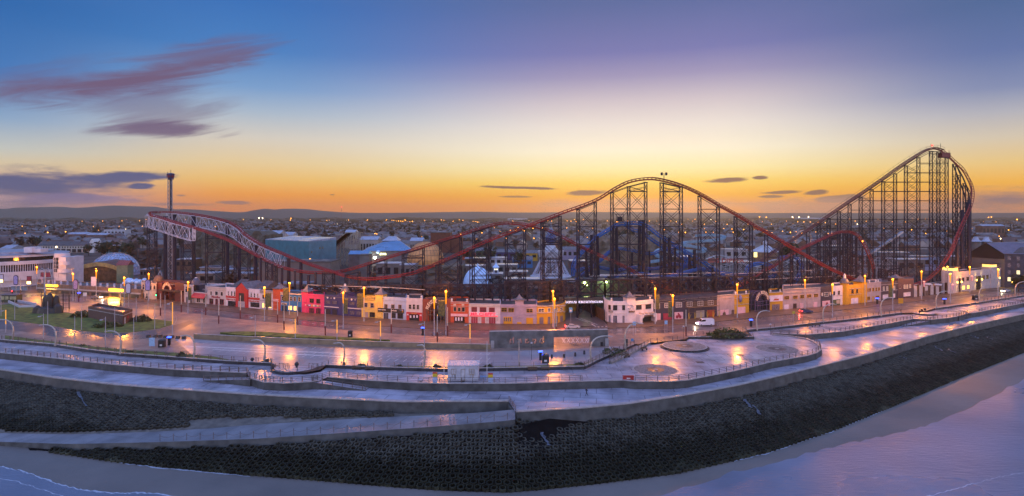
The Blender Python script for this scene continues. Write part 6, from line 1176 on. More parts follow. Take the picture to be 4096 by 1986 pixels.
Yg = 335; c = V_((W(1694, 1040, Yg).x, Yg + 8, W(0, 1052, Yg).z)); r = 76 * Yg / F; hz = (1052 - 968) * Yg / F; gb = thing('globe_dome', 'golden brown panelled globe on a rock base behind the rising red track', 'dome', (c.x, c.y, 0)); pr = [(r * cos(R(a)), hz * sin(R(a))) for a in (-25, -10, 5, 20, 35, 50, 65, 78, 88)]; g = MB(); g.lathe(c, [(r * .9, -c.z)] + pr, 28); g.mk('globe_panels', M_globe, gb, smooth=True); g = MB()
for k in range(28): g.tube([c + V_((q * 1.005 * cos(k * 2 * math.pi / 28), q * 1.005 * sin(k * 2 * math.pi / 28), z)) for q, z in pr], .1, 4)
for q, z in pr[1:-1]: g.lathe(c + UP * z, [(q * 1.006, -.08), (q * 1.006, .08)], 28)
g.mk('panel_seam', mat('globe_seam', (.16, .10, .07), .4, .2, 1), gb); g = MB(); g.lathe(c + UP * hz, [(1.6, -.6), (1.6, .5), (.9, .9), (.01, 1.0)], 16); g.mk('cap', M_greyr, gb)
blk('brick_building', 'big orange brick building with a sloping top right of the globe', 'building', 1722, 1800, 932, 560, 20, M_brick, M_roof); blk('brick_building', 'lower orange brick wing stepping down beside the big brick building', 'building', 1800, 1846, 952, 562, 16, M_brick, M_roof)
Yw = 300; c = V_((W(1908, 1150, Yw).x, Yw + 7, 0)); r = 60 * Yw / F; zb_ = W(0, 1146, Yw).z; hz = W(0, 1073, Yw).z - zb_; wd_ = thing('white_dome', 'smooth pale blue dome on a round white plinth behind the red shop', 'dome', c); g = MB(); g.lathe(c, [(12.5, 0), (12.5, zb_), (.01, zb_ + .1)], 40); g.mk('plinth', M_whiteclad, wd_); g = MB(); g.sphere(c + UP * (zb_ + .02), r, 40, hz / r, lo=0); g.mk('dome_shell', M_pale, wd_, smooth=True); g = MB(); g.lathe(c + UP * (zb_ + hz), [(.7, -.1), (.5, .8), (.1, 1.8)], 10); g.mk('finial', M_pale, wd_)
Yo = 318; c = V_((W(1984, 1110, Yo).x, Yo, 0)); tz = lambda y: W(0, y, Yo).z; tu = thing('clock_turret', 'small white clock turret with an onion roof and tall finial', 'turret', c); rr = 10 * Yo / F; g = MB(); g.box(c.x - rr, c.x + rr, Yo - rr, Yo + rr, 0, tz(1070)); g.mk('shaft', M_whiteclad, tu); g = MB(); g.lathe(c, [(rr * 1.5, tz(1070)), (rr * 1.2, tz(1067)), (rr * .7, tz(1062)), (rr * .25, tz(1055)), (.1, tz(1050)), (.06, tz(1020))], 14); g.mk('onion_roof', M_pale, tu); g = MB(); g.lathe((0, 0, 0), [(.6, 0), (.01, .02)], 14); cl = MB().poly([(c.x + .7 * cos(R(30 * k)), Yo - rr - .05, tz(1086) + .7 * sin(R(30 * k))) for k in range(12)]); cl.mk('clock_face', M_black, tu)
for s in (-.55, .55): MB().box(c.x + s - .3, c.x + s + .3, Yo - rr - .06, Yo - rr + .05, tz(1080), tz(1075)).mk('lit_window', glow('turret_window', (1, .9, .5), 1.6), tu)
Yf = 335; c = V_((W(2206, 1110, Yf).x, Yf + 6, 0)); fz = lambda y: W(0, y, Yf).z; q = Yf / F; fm = thing('flying_machine_ride', 'white legged flying ride with a dark blue bulb spire in front of the town', 'ride tower', c); g = MB(); g.lathe(c, [(.1, fz(882)), (2 * q, fz(895)), (5 * q, fz(915)), (15 * q, fz(935)), (23 * q, fz(955)), (20 * q, fz(970)), (8 * q, fz(982))], 16); g.mk('bulb_spire', mat('blue_bulb', (.022, .045, .14), .25, .4, 1, rvar=.1), fm); g = MB()
for k in range(16): a = k * math.pi / 8; g.tube([c + V_((rr * q * cos(a), rr * q * sin(a), fz(y))) for rr, y in ((2.3, 895), (5.4, 915), (15.4, 935), (23.4, 955), (20.4, 970), (8.4, 982))], .09, 4)
g.mk('silver_rib', M_silver, fm); g = MB(); g.lathe(c, [(28 * q, fz(1004)), (17 * q, fz(984)), (.1, fz(982))], 24); g.mk('skirt', M_whiteclad, fm); g = MB(); g.lathe(c, [(48 * q, fz(1030)), (53 * q, fz(1012)), (53 * q, fz(1006)), (.1, fz(1004))], 32); g.lathe(c, [(.1, fz(1031)), (48 * q, fz(1030))], 32); g.mk('drum', M_whiteclad, fm)
for k in range(8):
    a = k * math.pi / 4 + .2; g = MB(); u = V_((cos(a), sin(a), 0)); t_ = V_((-sin(a), cos(a), 0)); A = [c + u * 36 * q + t_ * s * 1.0 + UP * fz(1030) for s in (-1, 1)]; B = [c + u * 76 * q + t_ * s * 1.9 + UP * fz(1108) for s in (-1, 1)]
    g.beam(A[0], B[0], .3); g.beam(A[1], B[1], .3)
    for j in range(7): p0, p1 = A[0].lerp(B[0], j / 7), A[1].lerp(B[1], j / 7); p2, p3 = A[0].lerp(B[0], (j + 1) / 7), A[1].lerp(B[1], (j + 1) / 7); g.beam(p0, p3, .16); g.beam(p1, p2, .16); g.beam(p2, p3, .18)
    g.mk('leg', M_truss, fm)
g = MB(); g.lathe(c, [(84 * q, 0), (84 * q, fz(1108)), (80 * q, fz(1106)), (.1, fz(1104))], 40); g.mk('base_platform', M_whiteclad, fm)
hp = thing('loop_coaster', 'silver hoop of coaster track rising over the white canopy', 'roller coaster', (W(3215, 1030, 400).x, 400, 0)); g = MB(); pv_ = None
for k in range(25):
    a = R(200 - 220 * k / 24); p = W(3214 + 34 * cos(a), 962 - 40 * sin(a), 400); o = W(3214 + 27 * cos(a), 962 - 32 * sin(a), 400); cur = (p, o, p + V_((0, 3, 0)), o + V_((0, 3, 0)))
    if pv_:
        for i in range(4): g.beam(pv_[i], cur[i], .26)
        g.beam(pv_[0], cur[1], .16); g.beam(pv_[1], cur[0], .16); g.beam(cur[0], cur[2], .16); g.beam(cur[1], cur[3], .14)
    pv_ = cur
for x in (3180, 3200, 3228, 3248): t_ = W(x, 985, 401); g.tube([(t_.x, 401, 0), t_], .25, 6)
g.mk('hoop_truss', M_silver, hp)
l2 = thing('loop_coaster', 'small pale looping rail behind the crossing red tracks', 'roller coaster', (W(3280, 1060, 330).x, 330, 0)); g = MB()
for dy in (0, 1.4): g.tube([W(3272 + 22 * cos(R(a)) + (a / 40), 1035 - 19 * sin(R(a)), 330 + dy + a / 90) for a in range(-60, 230, 10)], .22, 5)
g.mk('loop_rail', M_silver, l2); g = MB(); [g.tube([(W(x, 1060, 331).x, 331, 0), W(x, y, 331)], .2, 5) for x, y in ((3262, 1018), (3284, 1018), (3293, 1040))]; g.mk('loop_support', M_frame, l2)
lf = thing('flume_lift', 'pale inclined flume lift rising through the lift hill legs', 'ride lift', (W(3530, 1030, 372).x, 372, 0)); g = MB(); A, B = W(3478, 1018, 372), W(3610, 928, 372); g.beam(A, B, 2.2, 1.0); g.mk('flume_channel', M_silver, lf); g = MB()
for k in range(6): p = A.lerp(B, (k + .5) / 6); g.beam((p.x, 372, 0), p, .3)
g.mk('flume_post', M_frame, lf)
sl_ = thing('log_flume', 'winding pale blue flume trough on posts behind the second hill', 'flume', (W(2760, 1040, 430).x, 430, 0)); P = [W(*p) for p in smooth([(2600, 1050, 405), (2640, 1044, 407), (2660, 1034, 412), (2630, 1026, 418), (2624, 1012, 424), (2645, 1000, 428), (2690, 1012, 424), (2740, 1004, 420), (2800, 1010, 416), (2818, 1000, 420), (2780, 990, 426), (2738, 982, 430), (2742, 972, 434), (2800, 968, 436), (2860, 962, 438), (2896, 954, 442), (2880, 944, 446), (2820, 942, 448), (2780, 946, 450)], 6)]; g = MB(); n = len(P)
vs = []
for i, p in enumerate(P):
    d = (P[min(i + 1, n - 1)] - P[max(0, i - 1)]).normalized(); r_ = d.cross(UP).normalized() * 1.5; vs += [p - r_ + UP * 1.1, p - r_ * .8 - UP * .6, p + r_ * .8 - UP * .6, p + r_ + UP * 1.1]
g.add(vs, [[4 * i + j, 4 * i + j + 1, 4 * i + j + 5, 4 * i + j + 4] for i in range(n - 1) for j in range(3)]); g.mk('trough', mat('flume_blue', (.22, .36, .46), .25, .2, .5), sl_); [MB().tube([(p.x, p.y, 0), p - UP * .6], .25, 5).mk('trough_post', M_frame, sl_) for p in P[::6]]
Yc = 400; c = V_((W(3060, 1010, Yc).x, Yc, 0)); q = Yc / F; cz2 = lambda y: W(0, y, Yc).z; ct = thing('carousel', 'white conical carousel roof with a round lantern on top', 'carousel', c); g = MB(); g.lathe(c, [(52 * q, cz2(1008)), (50 * q, cz2(1004)), (14 * q, cz2(983)), (8 * q, cz2(981))], 16); g.mk('roof', M_whiteclad, ct); g = MB(); g.lathe(c, [(8 * q, cz2(983)), (8 * q, cz2(972)), (9 * q, cz2(971)), (7 * q, cz2(966)), (.1, cz2(963))], 14); g.mk('lantern', M_whiteclad, ct); g = MB(); g.lathe(c, [(46 * q, 0), (46 * q, cz2(1008))], 16); g.mk('drum_wall', mat('warm_drum', (.2, .12, .08), .5, .4, .6), ct); g = MB(); p = W(3008, 1018, Yc - 2); g.box(p.x - 1, p.x + 1, Yc - 8, Yc - 7.5, p.z - 1.5, p.z + 1.6); g.mk('lit_window', glow('carousel_light', (1, .8, .25), 2), ct)
st = blk('ride_building', 'glass fronted ride station glowing greenish yellow under the low lattice', 'building', 2325, 2520, 1122, 226, 6, mat('green_lit_glass', (.09, .12, .09), .3, .5, .35), M_roof)
for k, (x, y) in enumerate([(2425, 1128), (2347, 1140), (2338, 1132)]): p = W(x, y, 225); MB().sphere(p, .55 if k == 0 else .4, 8).mk('floodlight', glow('greenish_flood', (.9, 1, .35), 20), st)
l = bpy.data.lights.new('station_glow', 'POINT'); l.energy = 700; l.color = (.8, 1, .45); l.shadow_soft_size = .5; lo = bpy.data.objects.new('station_glow', l); COL.objects.link(lo); lo.parent = st; lo.location = W(2425, 1130, 223) - ORG[st.name]
ho = thing('hotel_building', 'large dark gabled hotel with lit windows at the far end of the road', 'hotel', (W(4018, 1140, 292).x, 292, 0)); A, B = W(3880, 1004, 306), W(4018, 1016, 292); ze = B.z; apx = W(3945, 971, 300); d = V_((B.x - A.x, B.y - A.y, 0)); L = d.length; d.normalize(); bkv = V_((-d.y, d.x, 0)) * 34; mid = A.lerp(B, .5); g = MB(); bs = [V_((A.x, A.y, 0)), V_((B.x, B.y, 0))]; zl = W(0, 1034, 298).z
g.add([bs[0], bs[1], bs[1] + UP * zl, bs[0] + UP * zl], [[0, 1, 2, 3]]); g.mk('rendered_gable_wall', M_greyr, ho); g = MB(); o = -bkv * .004; g.add([bs[0] + UP * zl + o, bs[1] + UP * zl + o, bs[1] + UP * ze + o, V_((mid.x, mid.y, apx.z)) + o, bs[0] + UP * ze + o], [[0, 1, 2, 3, 4]]); g.mk('dark_gable', mat('dark_boarding', (.012, .012, .016), .5, .4, .5), ho); wing = V_((26, -9, 0)); g = MB(); C1 = bs[1] + wing; g.add([bs[1], C1, C1 + UP * ze, bs[1] + UP * ze], [[0, 1, 2, 3]]); fw = g.mk('front_wall', mat('hotel_dark_wall', (.03, .03, .05), .5, .4, .5), ho)
g = MB(); rg = V_((mid.x, mid.y, apx.z)); g.add([bs[1] + UP * ze - bkv * .02, C1 + UP * ze, C1 + bkv * .45 + UP * apx.z, rg - bkv * .02, bs[0] + UP * ze - bkv * .02, bs[0] + bkv + UP * ze, rg + bkv], [[0, 1, 2, 3], [4, 3, 6, 5], [3, 2, 6]]); g.mk('roof', mat('blue_slate_roof', (.10, .10, .15), .4, .2, .5, rvar=.1), ho)
wv = wing.normalized(); wn = V_((wv.y, -wv.x, 0))
for j in range(4):
    for k in range(7):
        u = 1.2 + k * 3.6; z = 3 + j * 3.4; lit = (j * 7 + k * 3) % 5 == 0; MB().obox(bs[1], wv, wn, u, u + 1.3, .01, .12, z, z + 1.9).mk('window', M_litdim if lit else MATS['curtained_glass'], fw)
for k in range(4): u = 2.9 + k * 6; MB().obox(bs[1], wv, wn, u, u + .3, .1, .3, 2.2, 3.4).mk('wall_light', M_up, fw)
g = MB()
for k in range(3): u = 3 + k * 8; p = bs[1] + wv * u + UP * ze; g.add([p, p + wv * 5, p + wv * 5 + bkv * .16 + UP * 2.6, p + bkv * .16 + UP * 2.6, p + wv * 2.5 - UP * 0 + UP * 3.4 + bkv * .1], [[0, 1, 4], [1, 2, 4], [3, 0, 4]])
g.mk('dormer', M_slate, ho)
for x, l in [(3903, 'curved lead cowl roof nearest the lift hill drop'), (3945, 'curved lead cowl roof above the hotel ridge')]:
    p = W(x, 960, 345); r_ = thing('cowl_turret', l, 'turret', (p.x, 345, 0)); g = MB(); g.lathe((p.x, 345, 0), [(2.2, 0), (2.2, p.z - 1)], 12); g.mk('shaft', M_greyr, r_); g = MB(); g.lathe((p.x, 345, p.z - 1), [(3.0, 0), (1.9, .6), (1.3, 1.8), (1.1, 2.6), (.3, 2.8)], 12); g.mk('cowl', M_ribroof, r_)
# ================================================================== street furniture, railings, vehicles, people
random.seed(5)
LM = [(60, 'the art deco building'), (150, 'the art deco stair tower'), (215, 'the first glowing yellow sign'), (330, 'the middle of the low arcade'), (430, 'the tall illuminated board'), (470, 'the second glowing yellow sign'), (560, 'the end of the low arcade'), (600, 'the brown domed corner'), (650, 'the maroon arch'), (700, 'the gap past the maroon arch'), (755, 'the slate blue dome'), (815, 'the red awning'), (870, 'the red script shop'),
      (930, 'the dark window of the museum'), (965, 'the red museum gable'), (1020, 'the white museum wing'), (1065, 'the balustraded pale shop'), (1110, 'the orange tower shop'), (1140, 'the blue shop sign'), (1180, 'the lit blue shop windows'), (1230, 'the pink shop tower'), (1280, 'the pink shop shutters'), (1340, 'the navy shop doors'), (1380, 'the navy shop dome'), (1425, 'the navy shop windows'), (1465, 'the yellow shop balustrade'), (1515, 'the yellow shop tower'), (1565, 'the black bar sign'), (1610, 'the light blue bar'),
      (1660, 'the red fronted pale shop'), (1700, 'the brick pier of the middle arch'), (1745, 'the middle arch'), (1790, 'the red shop edge'), (1840, 'the red shop'), (1890, 'the neon chip shop'), (1960, 'the chip shop doors'), (2040, 'the lilac shop'), (2085, 'the lilac tower'), (2150, 'the mustard corner shop'), (2212, 'the rounded mustard corner'), (2300, 'the side street mouth'), (2420, 'the white pub corner'), (2520, 'the white pub tower'), (2600, 'the cave porch'), (2640, 'the pink poster wall'), (2690, 'the crimson poster'), (2745, 'the scaffolding'), (2820, 'the brown brick bay'),
      (2900, 'the silhouette poster'), (2950, 'the round blue sign'), (3040, 'the purple arch'), (3100, 'the skyline billboard'), (3220, 'the long grey block'), (3300, 'the dark poster block'), (3335, 'the green shop front'), (3385, 'the round mustard tower'), (3460, 'the square mustard tower'), (3510, 'the pinkish block'), (3570, 'the navy block'), (3620, 'the plum block'), (3690, 'the cream panels'), (3800, 'the first roof lantern'), (3880, 'the modern windows'), (3990, 'the second roof lantern'), (4070, 'the dark hotel')]
USED = set()
def nearlm(px): return min(LM, key=lambda a: abs(a[0] - px))[1]
def uniq(base, px, rel='in front of'):
    for f_ in (rel, 'seaward of', 'a little past', 'further out from', 'well out from', 'standing off'):
        l = '%s %s %s' % (base, f_, nearlm(px))
        if l not in USED: USED.add(l); return l
    for lm in sorted(LM, key=lambda a: abs(a[0] - px))[1:8]:
        l = '%s %s %s' % (base, rel, lm[1])
        if l not in USED: USED.add(l); return l
    return l
M_pole = mat('galvanised_pole', (.36, .36, .40), .4, .15, 1, metal=.2); M_polew = mat('off_white_pole', (.40, .37, .33), .5, .15, 1); M_poler = mat('dark_red_pole', (.10, .015, .018), .45, .2, 1); M_gold = mat('bronze_lamp_metal', (.44, .38, .32), .35, .2, 1, metal=.5)
def orange_glow():
    m = bpy.data.materials.new('sodium_glow'); m.use_nodes = True; t = m.node_tree; b = t.nodes['Principled BSDF']; b.inputs['Base Color'].default_value = (.03, .015, .0, 1)
    b.inputs['Emission Color'].default_value = (1, .27, .0, 1); b.inputs['Emission Strength'].default_value = 1.7; m.cycles.emission_sampling = 'NONE'; return m
M_sod = orange_glow(); M_sodh = glow('sodium_lamp_head', (1, .36, .03), 4)
LAMPS = [(147, 1069, 1161), (292, 1095, 1205), (385, 1083, 1187), (497, 1110, 1227), (595, 1095, 1207), (752, 1128, 1253), (1058, 1150, 1284), (1158, 1131, 1260), (1373, 1170, 1317), (1456, 1151, 1288), (1737, 1191, 1342), (1784, 1163, 1342), (2212, 1163, 1312), (2218, 1194, 1334),
         (2621, 1154, 1298), (2691, 1181, 1331), (2949, 1137, 1273), (3330, 1137, 1271), (3220, 1120, 1237), (3460, 1102, 1224), (3571, 1116, 1243), (3686, 1085, 1199), (3801, 1096, 1214), (3879, 1067, 1173), (3992, 1077, 1186), (4070, 1062, 1150)]
LUNIT = 7000
def flare(px, yt, yb):
    p = G(px, yb, .0); h = (yb - yt) * p.y / F; o = thing('street_lamp', uniq('lamp post with a glowing orange top', px), 'street lamp', p, 'sodium lamp posts along the road')
    g = MB(); g.tube([p, p + UP * 1.2], .2, 8); g.tube([p + UP * 1.2, p + UP * h * .7], .13, 8); g.mk('pole', M_pole, o)
    g = MB(); g.tube([p + UP * h * .7, p + UP * h * .96], .13, 8, .27); g.mk('glowing_column', M_sod, o); g = MB(); g.sphere(p + UP * h * .975, .3, 10, 1.2); g.mk('lamp_head', M_sodh, o)
    l = bpy.data.lights.new('lamp_light', 'POINT'); l.energy = LUNIT; l.color = (1, .31, .035); l.shadow_soft_size = .5; l.specular_factor = .3; lo = bpy.data.objects.new('lamp_light', l); COL.objects.link(lo); lo.parent = o; lo.location = UP * (h + .9) + V_((0, -.3, 0)); return o, p, h
LO = {}
for a in LAMPS: LO[a[0]] = flare(*a)
M_ban = mat('dark_banner', (.05, .06, .04), .5, .6, 2, c2=(.10, .09, .02))
for x, s in ((752, .5), (1058, 1), (1158, -1), (1373, .6), (1456, -1), (2621, .6), (2691, -.6), (1784, -1), (3571, -.6)):
    o, p, h = LO[x]; z = h * .52; g = MB(); g.box(p.x + min(s * 2.2, s * .3), p.x + max(s * 2.2, s * .3), p.y - .22, p.y + .22, z - 1.2, z + 3.4); g.beam(p + UP * (z + 3.2), p + V_((s * 2, 0, z + 3.2)), .1); g.mk('banner', M_ban, o)
def pole(px, yt, yb, kind):
    p = G(px, yb, 0); h = (yb - yt) * p.y / F
    nm, base, cat = {'t': ('tram_pole', 'pale tram wire pole with a dark red foot', 'pole'), 'g': ('park_pole', 'slim grey pole', 'pole'), 'l': ('lit_pole', 'golden lit lamp pole', 'street lamp'), 'b': ('bracket_pole', 'grey bracket lamp pole', 'street lamp')}[kind]
    if kind == 'g' and px < 700: lab = PARKL.pop(0)
    else: lab = uniq(base, px, 'before')
    o = thing(nm, lab, cat, p, {'t': 'tram wire poles', 'g': 'grey poles round the lawn', 'l': 'bracket lamp poles', 'b': 'bracket lamp poles'}[kind])
    g = MB()
    if kind == 't':
        g.tube([p + UP * h * .36, p + UP * h], .15, 8, .11); g.mk('shaft', M_polew, o); g = MB(); g.tube([p, p + UP * h * .36], .19, 8); g.mk('foot', M_poler, o)
    else:
        g.tube([p, p + UP * h], .11, 8, .07) if kind != 'l' else g.tube([p, p + UP * h * .35], .13, 8); g.mk('shaft', M_pole, o)
        if kind == 'l': g = MB(); g.tube([p + UP * h * .35, p + UP * h * .93], .12, 8); g.mk('lit_shaft', glow('amber_shaft', (1, .42, .05), .7), o)
        if kind in 'lb': g = MB(); g.beam(p + UP * h * .93, p + V_((-1.1, 0, h * .9)), .09); g.box(p.x - 1.5, p.x - .8, p.y - .2, p.y + .2, p.z + h * .87, p.z + h * .9); g.mk('lamp_bracket', M_pole, o)
PARKL = ['grey pole left of the black covered humps on the lawn', 'grey pole on the lawn edge under the black covered humps', 'grey pole between the covered humps and the brick hut', 'grey pole close to the near corner of the brick hut', 'grey pole on the loop road below the brick hut', 'grey pole beyond the bushes right of the brick hut', 'grey pole at the far right tip of the lawn', 'grey pole by the far end of the white low wall', 'grey pole at the very edge of the picture by the lawn', 'grey pole beside the tram loop curve', 'grey pole standing where the tram loop leaves the lawn', 'spare grey pole by the loop']
for a in [(191, 1207, 1299), (326, 1223, 1322), (459, 1230, 1327), (299, 1266, 1374), (535, 1266, 1371), (619, 1219, 1318), (660, 1182, 1305), (59, 1200, 1280), (4, 1181, 1266), (808, 1234, 1331), (545, 1190, 1290)]: pole(*a, 'g')
for a in [(642, 1175, 1264), (725, 1164, 1250), (823, 1175, 1261), (875, 1205, 1295), (961, 1183, 1275), (1110, 1201, 1291), (1136, 1223, 1320), (1190, 1208, 1299), (1301, 1238, 1342), (1565, 1236, 1332), (1749, 1262, 1368), (2744, 1240, 1345), (82, 1112, 1190), (315, 1135, 1208), (483, 1150, 1226), (1790, 1230, 1344), (2225, 1240, 1345)]: pole(*a, 't')
for a in [(690, 1199, 1352), (1181, 1270, 1367), (1348, 1274, 1366), (1522, 1278, 1382), (1880, 1290, 1390), (23, 1234, 1331)]: pole(*a, 'l')
for a in [(422, 1268, 1381), (174, 1255, 1362), (1021, 1262, 1352), (1698, 1286, 1394)]: pole(*a, 'b')
CURV = [(50, 1360, -2, 1279, 'arched lamp at the very end of the lawn strip by the picture edge'), (221, 1385, 169, 1300, 'arched lamp below the bracket pole of the loop road'), (481, 1417, 432, 1325, 'arched lamp before the widest part of the lawn strip'), (775, 1435, 733, 1343, 'arched lamp at the corner of the car park by the small bush'), (1056, 1450, 1018, 1360, 'arched lamp nearest the half round dark steps'), (1373, 1464, 1348, 1372, 'arched lamp between the half round steps and the cabin'), (1694, 1476, 1682, 1380, 'arched lamp just beyond the white cabin'),
        (2365, 1448, 2436, 1345, 'arched lamp at the low end of the slanting planter'), (2503, 1402, 2562, 1294, 'arched lamp between the slanting planter and the white pub'), (3029, 1322, 3069, 1244, 'arched lamp in front of the purple arch'), (3294, 1291, 3336, 1217, 'arched lamp opposite the green shop front'), (3525, 1266, 3566, 1192, 'arched lamp opposite the navy block'), (3746, 1234, 3790, 1166, 'arched lamp just past the distant half round steps'), (3918, 1211, 3958, 1146, 'arched lamp opposite the modern entrance building'), (4062, 1187, 4112, 1127, 'arched lamp opposite the dark hotel at the picture edge')]
for bx, by, hx, hy, lab in CURV:
    p = G(bx, by, 0); t = W(hx, hy, p.y); o = thing('arched_lamp', lab, 'street lamp', p, 'arched lamps of the promenade'); dx, h = t.x - p.x, t.z; s = 1 if dx > 0 else -1; pts = []
    for k in range(13): u = k / 12; pts.append(p + V_((dx * (u ** 2.6) + s * -.5 * sin(u * math.pi) * .9, 0, (h + .3) * (1 - (1 - u) ** 1.9) - .3 * u ** 3)))
    MB().tube(pts, .24, 8, .14).mk('curved_mast', M_gold, o); q = pts[-1]; g = MB(); g.beam(q - V_((s * .3, 0, 0)), q + V_((s * .8, 0, -.12)), .3, .14); g.mk('lamp_head', M_pole, o)
tag(None or MB().tube([(G(2076, 1466).x, G(2076, 1466).y, 0), G(2076, 1466) + UP * 6.3], .13, 8, .1).mk('lamp_post', M_gold, None, G(2076, 1466)), 'straight bronze lamp post before the concrete wall with letter openings', 'street lamp')
POSTM = None
def railing(label, P, step=2.3, h=1.1, m=None, lean=0.0, rails=(.38, .74, 1.1), r=.045):
    global POSTM
    m = m or M_steel; Q = resample([V_(p) for p in P], step); c = Q[len(Q) // 2]; o = thing('railing', label, 'railing', c)
    if POSTM is None: q = MB().beam((0, 0, 0), (0, 0, 1.12), .1, .14).mk('post', m, None, (0, 0, 0)); POSTM = q.data; rmo(q)
    for q in Q[:100]:
        b = bpy.data.objects.new('post', POSTM); COL.objects.link(b); b.parent = o; b.location = q - c
    for z in rails: MB().tube([q + UP * z for q in Q], r, 4).mk('rail', m, o)
    return o
def off_px(L, z, d, step=25): return [V_((p.x, p.y, z)) for p in offset(XY(dense(L, step), ZA), d)]
railing('long promenade railing over the sea walk beside the lawn strip', off_px(AFRONT[1:SPL], ZA + .24, .1))
railing('curved railing round the bay below the half round steps', off_px(AFRONT[SPL:SPL + 5], ZA + .24, .1, 10), 2.0)
railing('railing beside the white cabin and lifeguard boards', off_px(AFRONT[i2:AFRONT.index((2493, 1523))], ZA + .24, .1))
railing('curved railing round the plaza of mosaic circles', off_px(AFRONT[AFRONT.index((2540, 1528)):i3], ZA + .24, .1, 10), 2.4)
j5 = AFRONT.index((3648, 1278)); railing('railing of the upper strip leading away past the plaza', off_px(AFRONT[i3:j5 + 1], ZA + .24, .1)); railing('far railing round the distant bay', off_px(AFRONT[j5:j5 + 5], ZA + .24, .1, 12)); railing('farthest seaward railing running to the picture edge', off_px(AFRONT[j5 + 5:], ZA + .24, .1), 2.6)
def back_rail(label, L, step=3.2): return railing(label, [V_((p.x, p.y, .24)) for p in XY(dense(L), 0)], step, rails=(.4, .75, 1.1), r=.022)
back_rail('thin railing behind the low dark wall by the lawn strip', ABACK[1:8]); back_rail('thin railing between the car park and the low dark wall', ABACK[j:k2]); back_rail('thin railing along the tram track beyond the plaza', ABACK[28:32]); back_rail('thin distant railing past the far half round steps', ABACK[35:-1])
railing('heavy slanting railing along the planter by the arched lamp', [G(x, y, .26) for x, y in dense([(2338, 1468), (2400, 1436), (2537, 1379)], 12)], 2.2, rails=(.3, .6, .9, 1.15), r=.05)
railing('heavy slanting railing at the bench end of the mosaic plaza', [G(x, y, .12) for x, y in dense([(2440, 1452), (2500, 1424), (2594, 1376)], 12)], 2.2, rails=(.3, .6, .9, 1.15), r=.05)
railing('zigzag handrail of the steps behind the round platform', [G(x, y, .0) for x, y in dense([(2600, 1372), (2650, 1366), (2710, 1360)], 12)], 2.6)
railing('railing on the raised deck before the round bush', [G(x, y, .1) for x, y in dense([(2786, 1344), (2900, 1330), (2984, 1322)], 12)], 2.6); railing('low railing along the bench wall before the round bush', [G(x, y, .24) for x, y in dense([(2880, 1350), (3012, 1350)], 12)], 2.6)
for lab, L, z0, z1 in [('ramp railing falling toward the slipway end', [(1000, 1520), (814, 1523)], ZA, ZB + .15), ('ramp railing falling toward the white cabin', [(1250, 1530), (1462, 1562)], ZA, ZB + .12), ('ramp railing below the distant half round steps', [(3740, 1280), (3616, 1306)], ZA, ZB + .15), ('ramp railing beyond the far bay', [(3836, 1268), (3918, 1262)], ZA, ZB + .15)]:
    p, q = G(*L[0], z0), G(*L[1], z1); railing(lab, [p.lerp(q, k / 6) for k in range(7)], 2.2)
for lab, x0, x1 in [('short stair handrail left of the black ball bollard', 1117, 1156), ('short stair handrail right of the black ball bollard', 1236, 1272)]: railing(lab, [G(x0, 1472, .0), G(x1, 1474, .0)], 1.0, rails=(1.0,))
railing('dark handrail at the head of the slipway gap', [G(2036, 1607, ZB + .1), G(2063, 1649, ZB + .1)], 1.6)
M_wgold = mat('buff_wall', (.24, .17, .10), .6, .3, .5, rvar=.1, detail=8)
L = [(778, 1354), (1000, 1365), (1300, 1378), (1600, 1389), (1962, 1397)]; P = XY(dense(L), 0)[::1]; c = P[10]; rt = thing('retaining_wall', 'long low buff wall between the lawn and the car park', 'wall', c); run_wall(MB(), P, -.02, 1.25, 0, .35).mk('wall_face', M_wgold, rt); run_wall(MB(), P, 1.253, 1.33, -.06, .41).mk('coping', M_cope, rt)
A, B = G(1958, 1394), G(2432, 1385); d = (B - A); LL = d.length; d.normalize(); nn = V_((d.y, -d.x, 0)); hh = (1394 - 1328) * A.y / F; bw = thing('letter_wall', 'long concrete wall with cut out mirrored letters and a wide portal', 'wall', A)
ux = lambda px: (A + d * 0) and ((px - CX) / F * A.y - A.x) / (d.x - (px - CX) / F * d.y)
M_bw = mat('board_marked_concrete', (.115, .11, .105), .6, .45, .5, rvar=.1, detail=9)
GL = {'b': ['1..', '1..', '111', '1.1', '1.1', '111'], 'e': ['...', '...', '111', '1.1', '11.', '111'], 'a': ['...', '...', '111', '.11', '1.1', '111'], 'c': ['...', '...', '111', '1..', '1..', '111'], 'h': ['1..', '1..', '111', '1.1', '1.1', '1.1']}
holes = []
for k, ch in enumerate('hcaeb'):                                   # read from the far side, so mirrored from here
    x0 = 2040 + k * 30; u0 = ux(x0); cw = .38; zt = 2.95
    for r_, row in enumerate(GL[ch]):
        for q, v in enumerate(row[::-1]):
            if v == '1': holes.append((u0 + q * cw, u0 + (q + 1) * cw, zt - (r_ + 1) * .32, zt - r_ * .32))
pu0, pu1, pz = ux(2215), ux(2362), hh * .60; holes.append((pu0, pu1, 0, pz))
us = sorted({0, LL} | {h[0] for h in holes} | {h[1] for h in holes}); zs_s = sorted({0, hh} | {h[2] for h in holes} | {h[3] for h in holes}); th = 1.1
solid = lambda u, z: not any(h[0] - 1e-6 < u < h[1] + 1e-6 and h[2] - 1e-6 < z < h[3] + 1e-6 for h in holes)
cell = [[solid((us[i] + us[i + 1]) / 2, (zs_s[j2] + zs_s[j2 + 1]) / 2) for j2 in range(len(zs_s) - 1)] for i in range(len(us) - 1)]
g = MB(); PP = lambda u, z, o: A + d * u - nn * o + UP * z
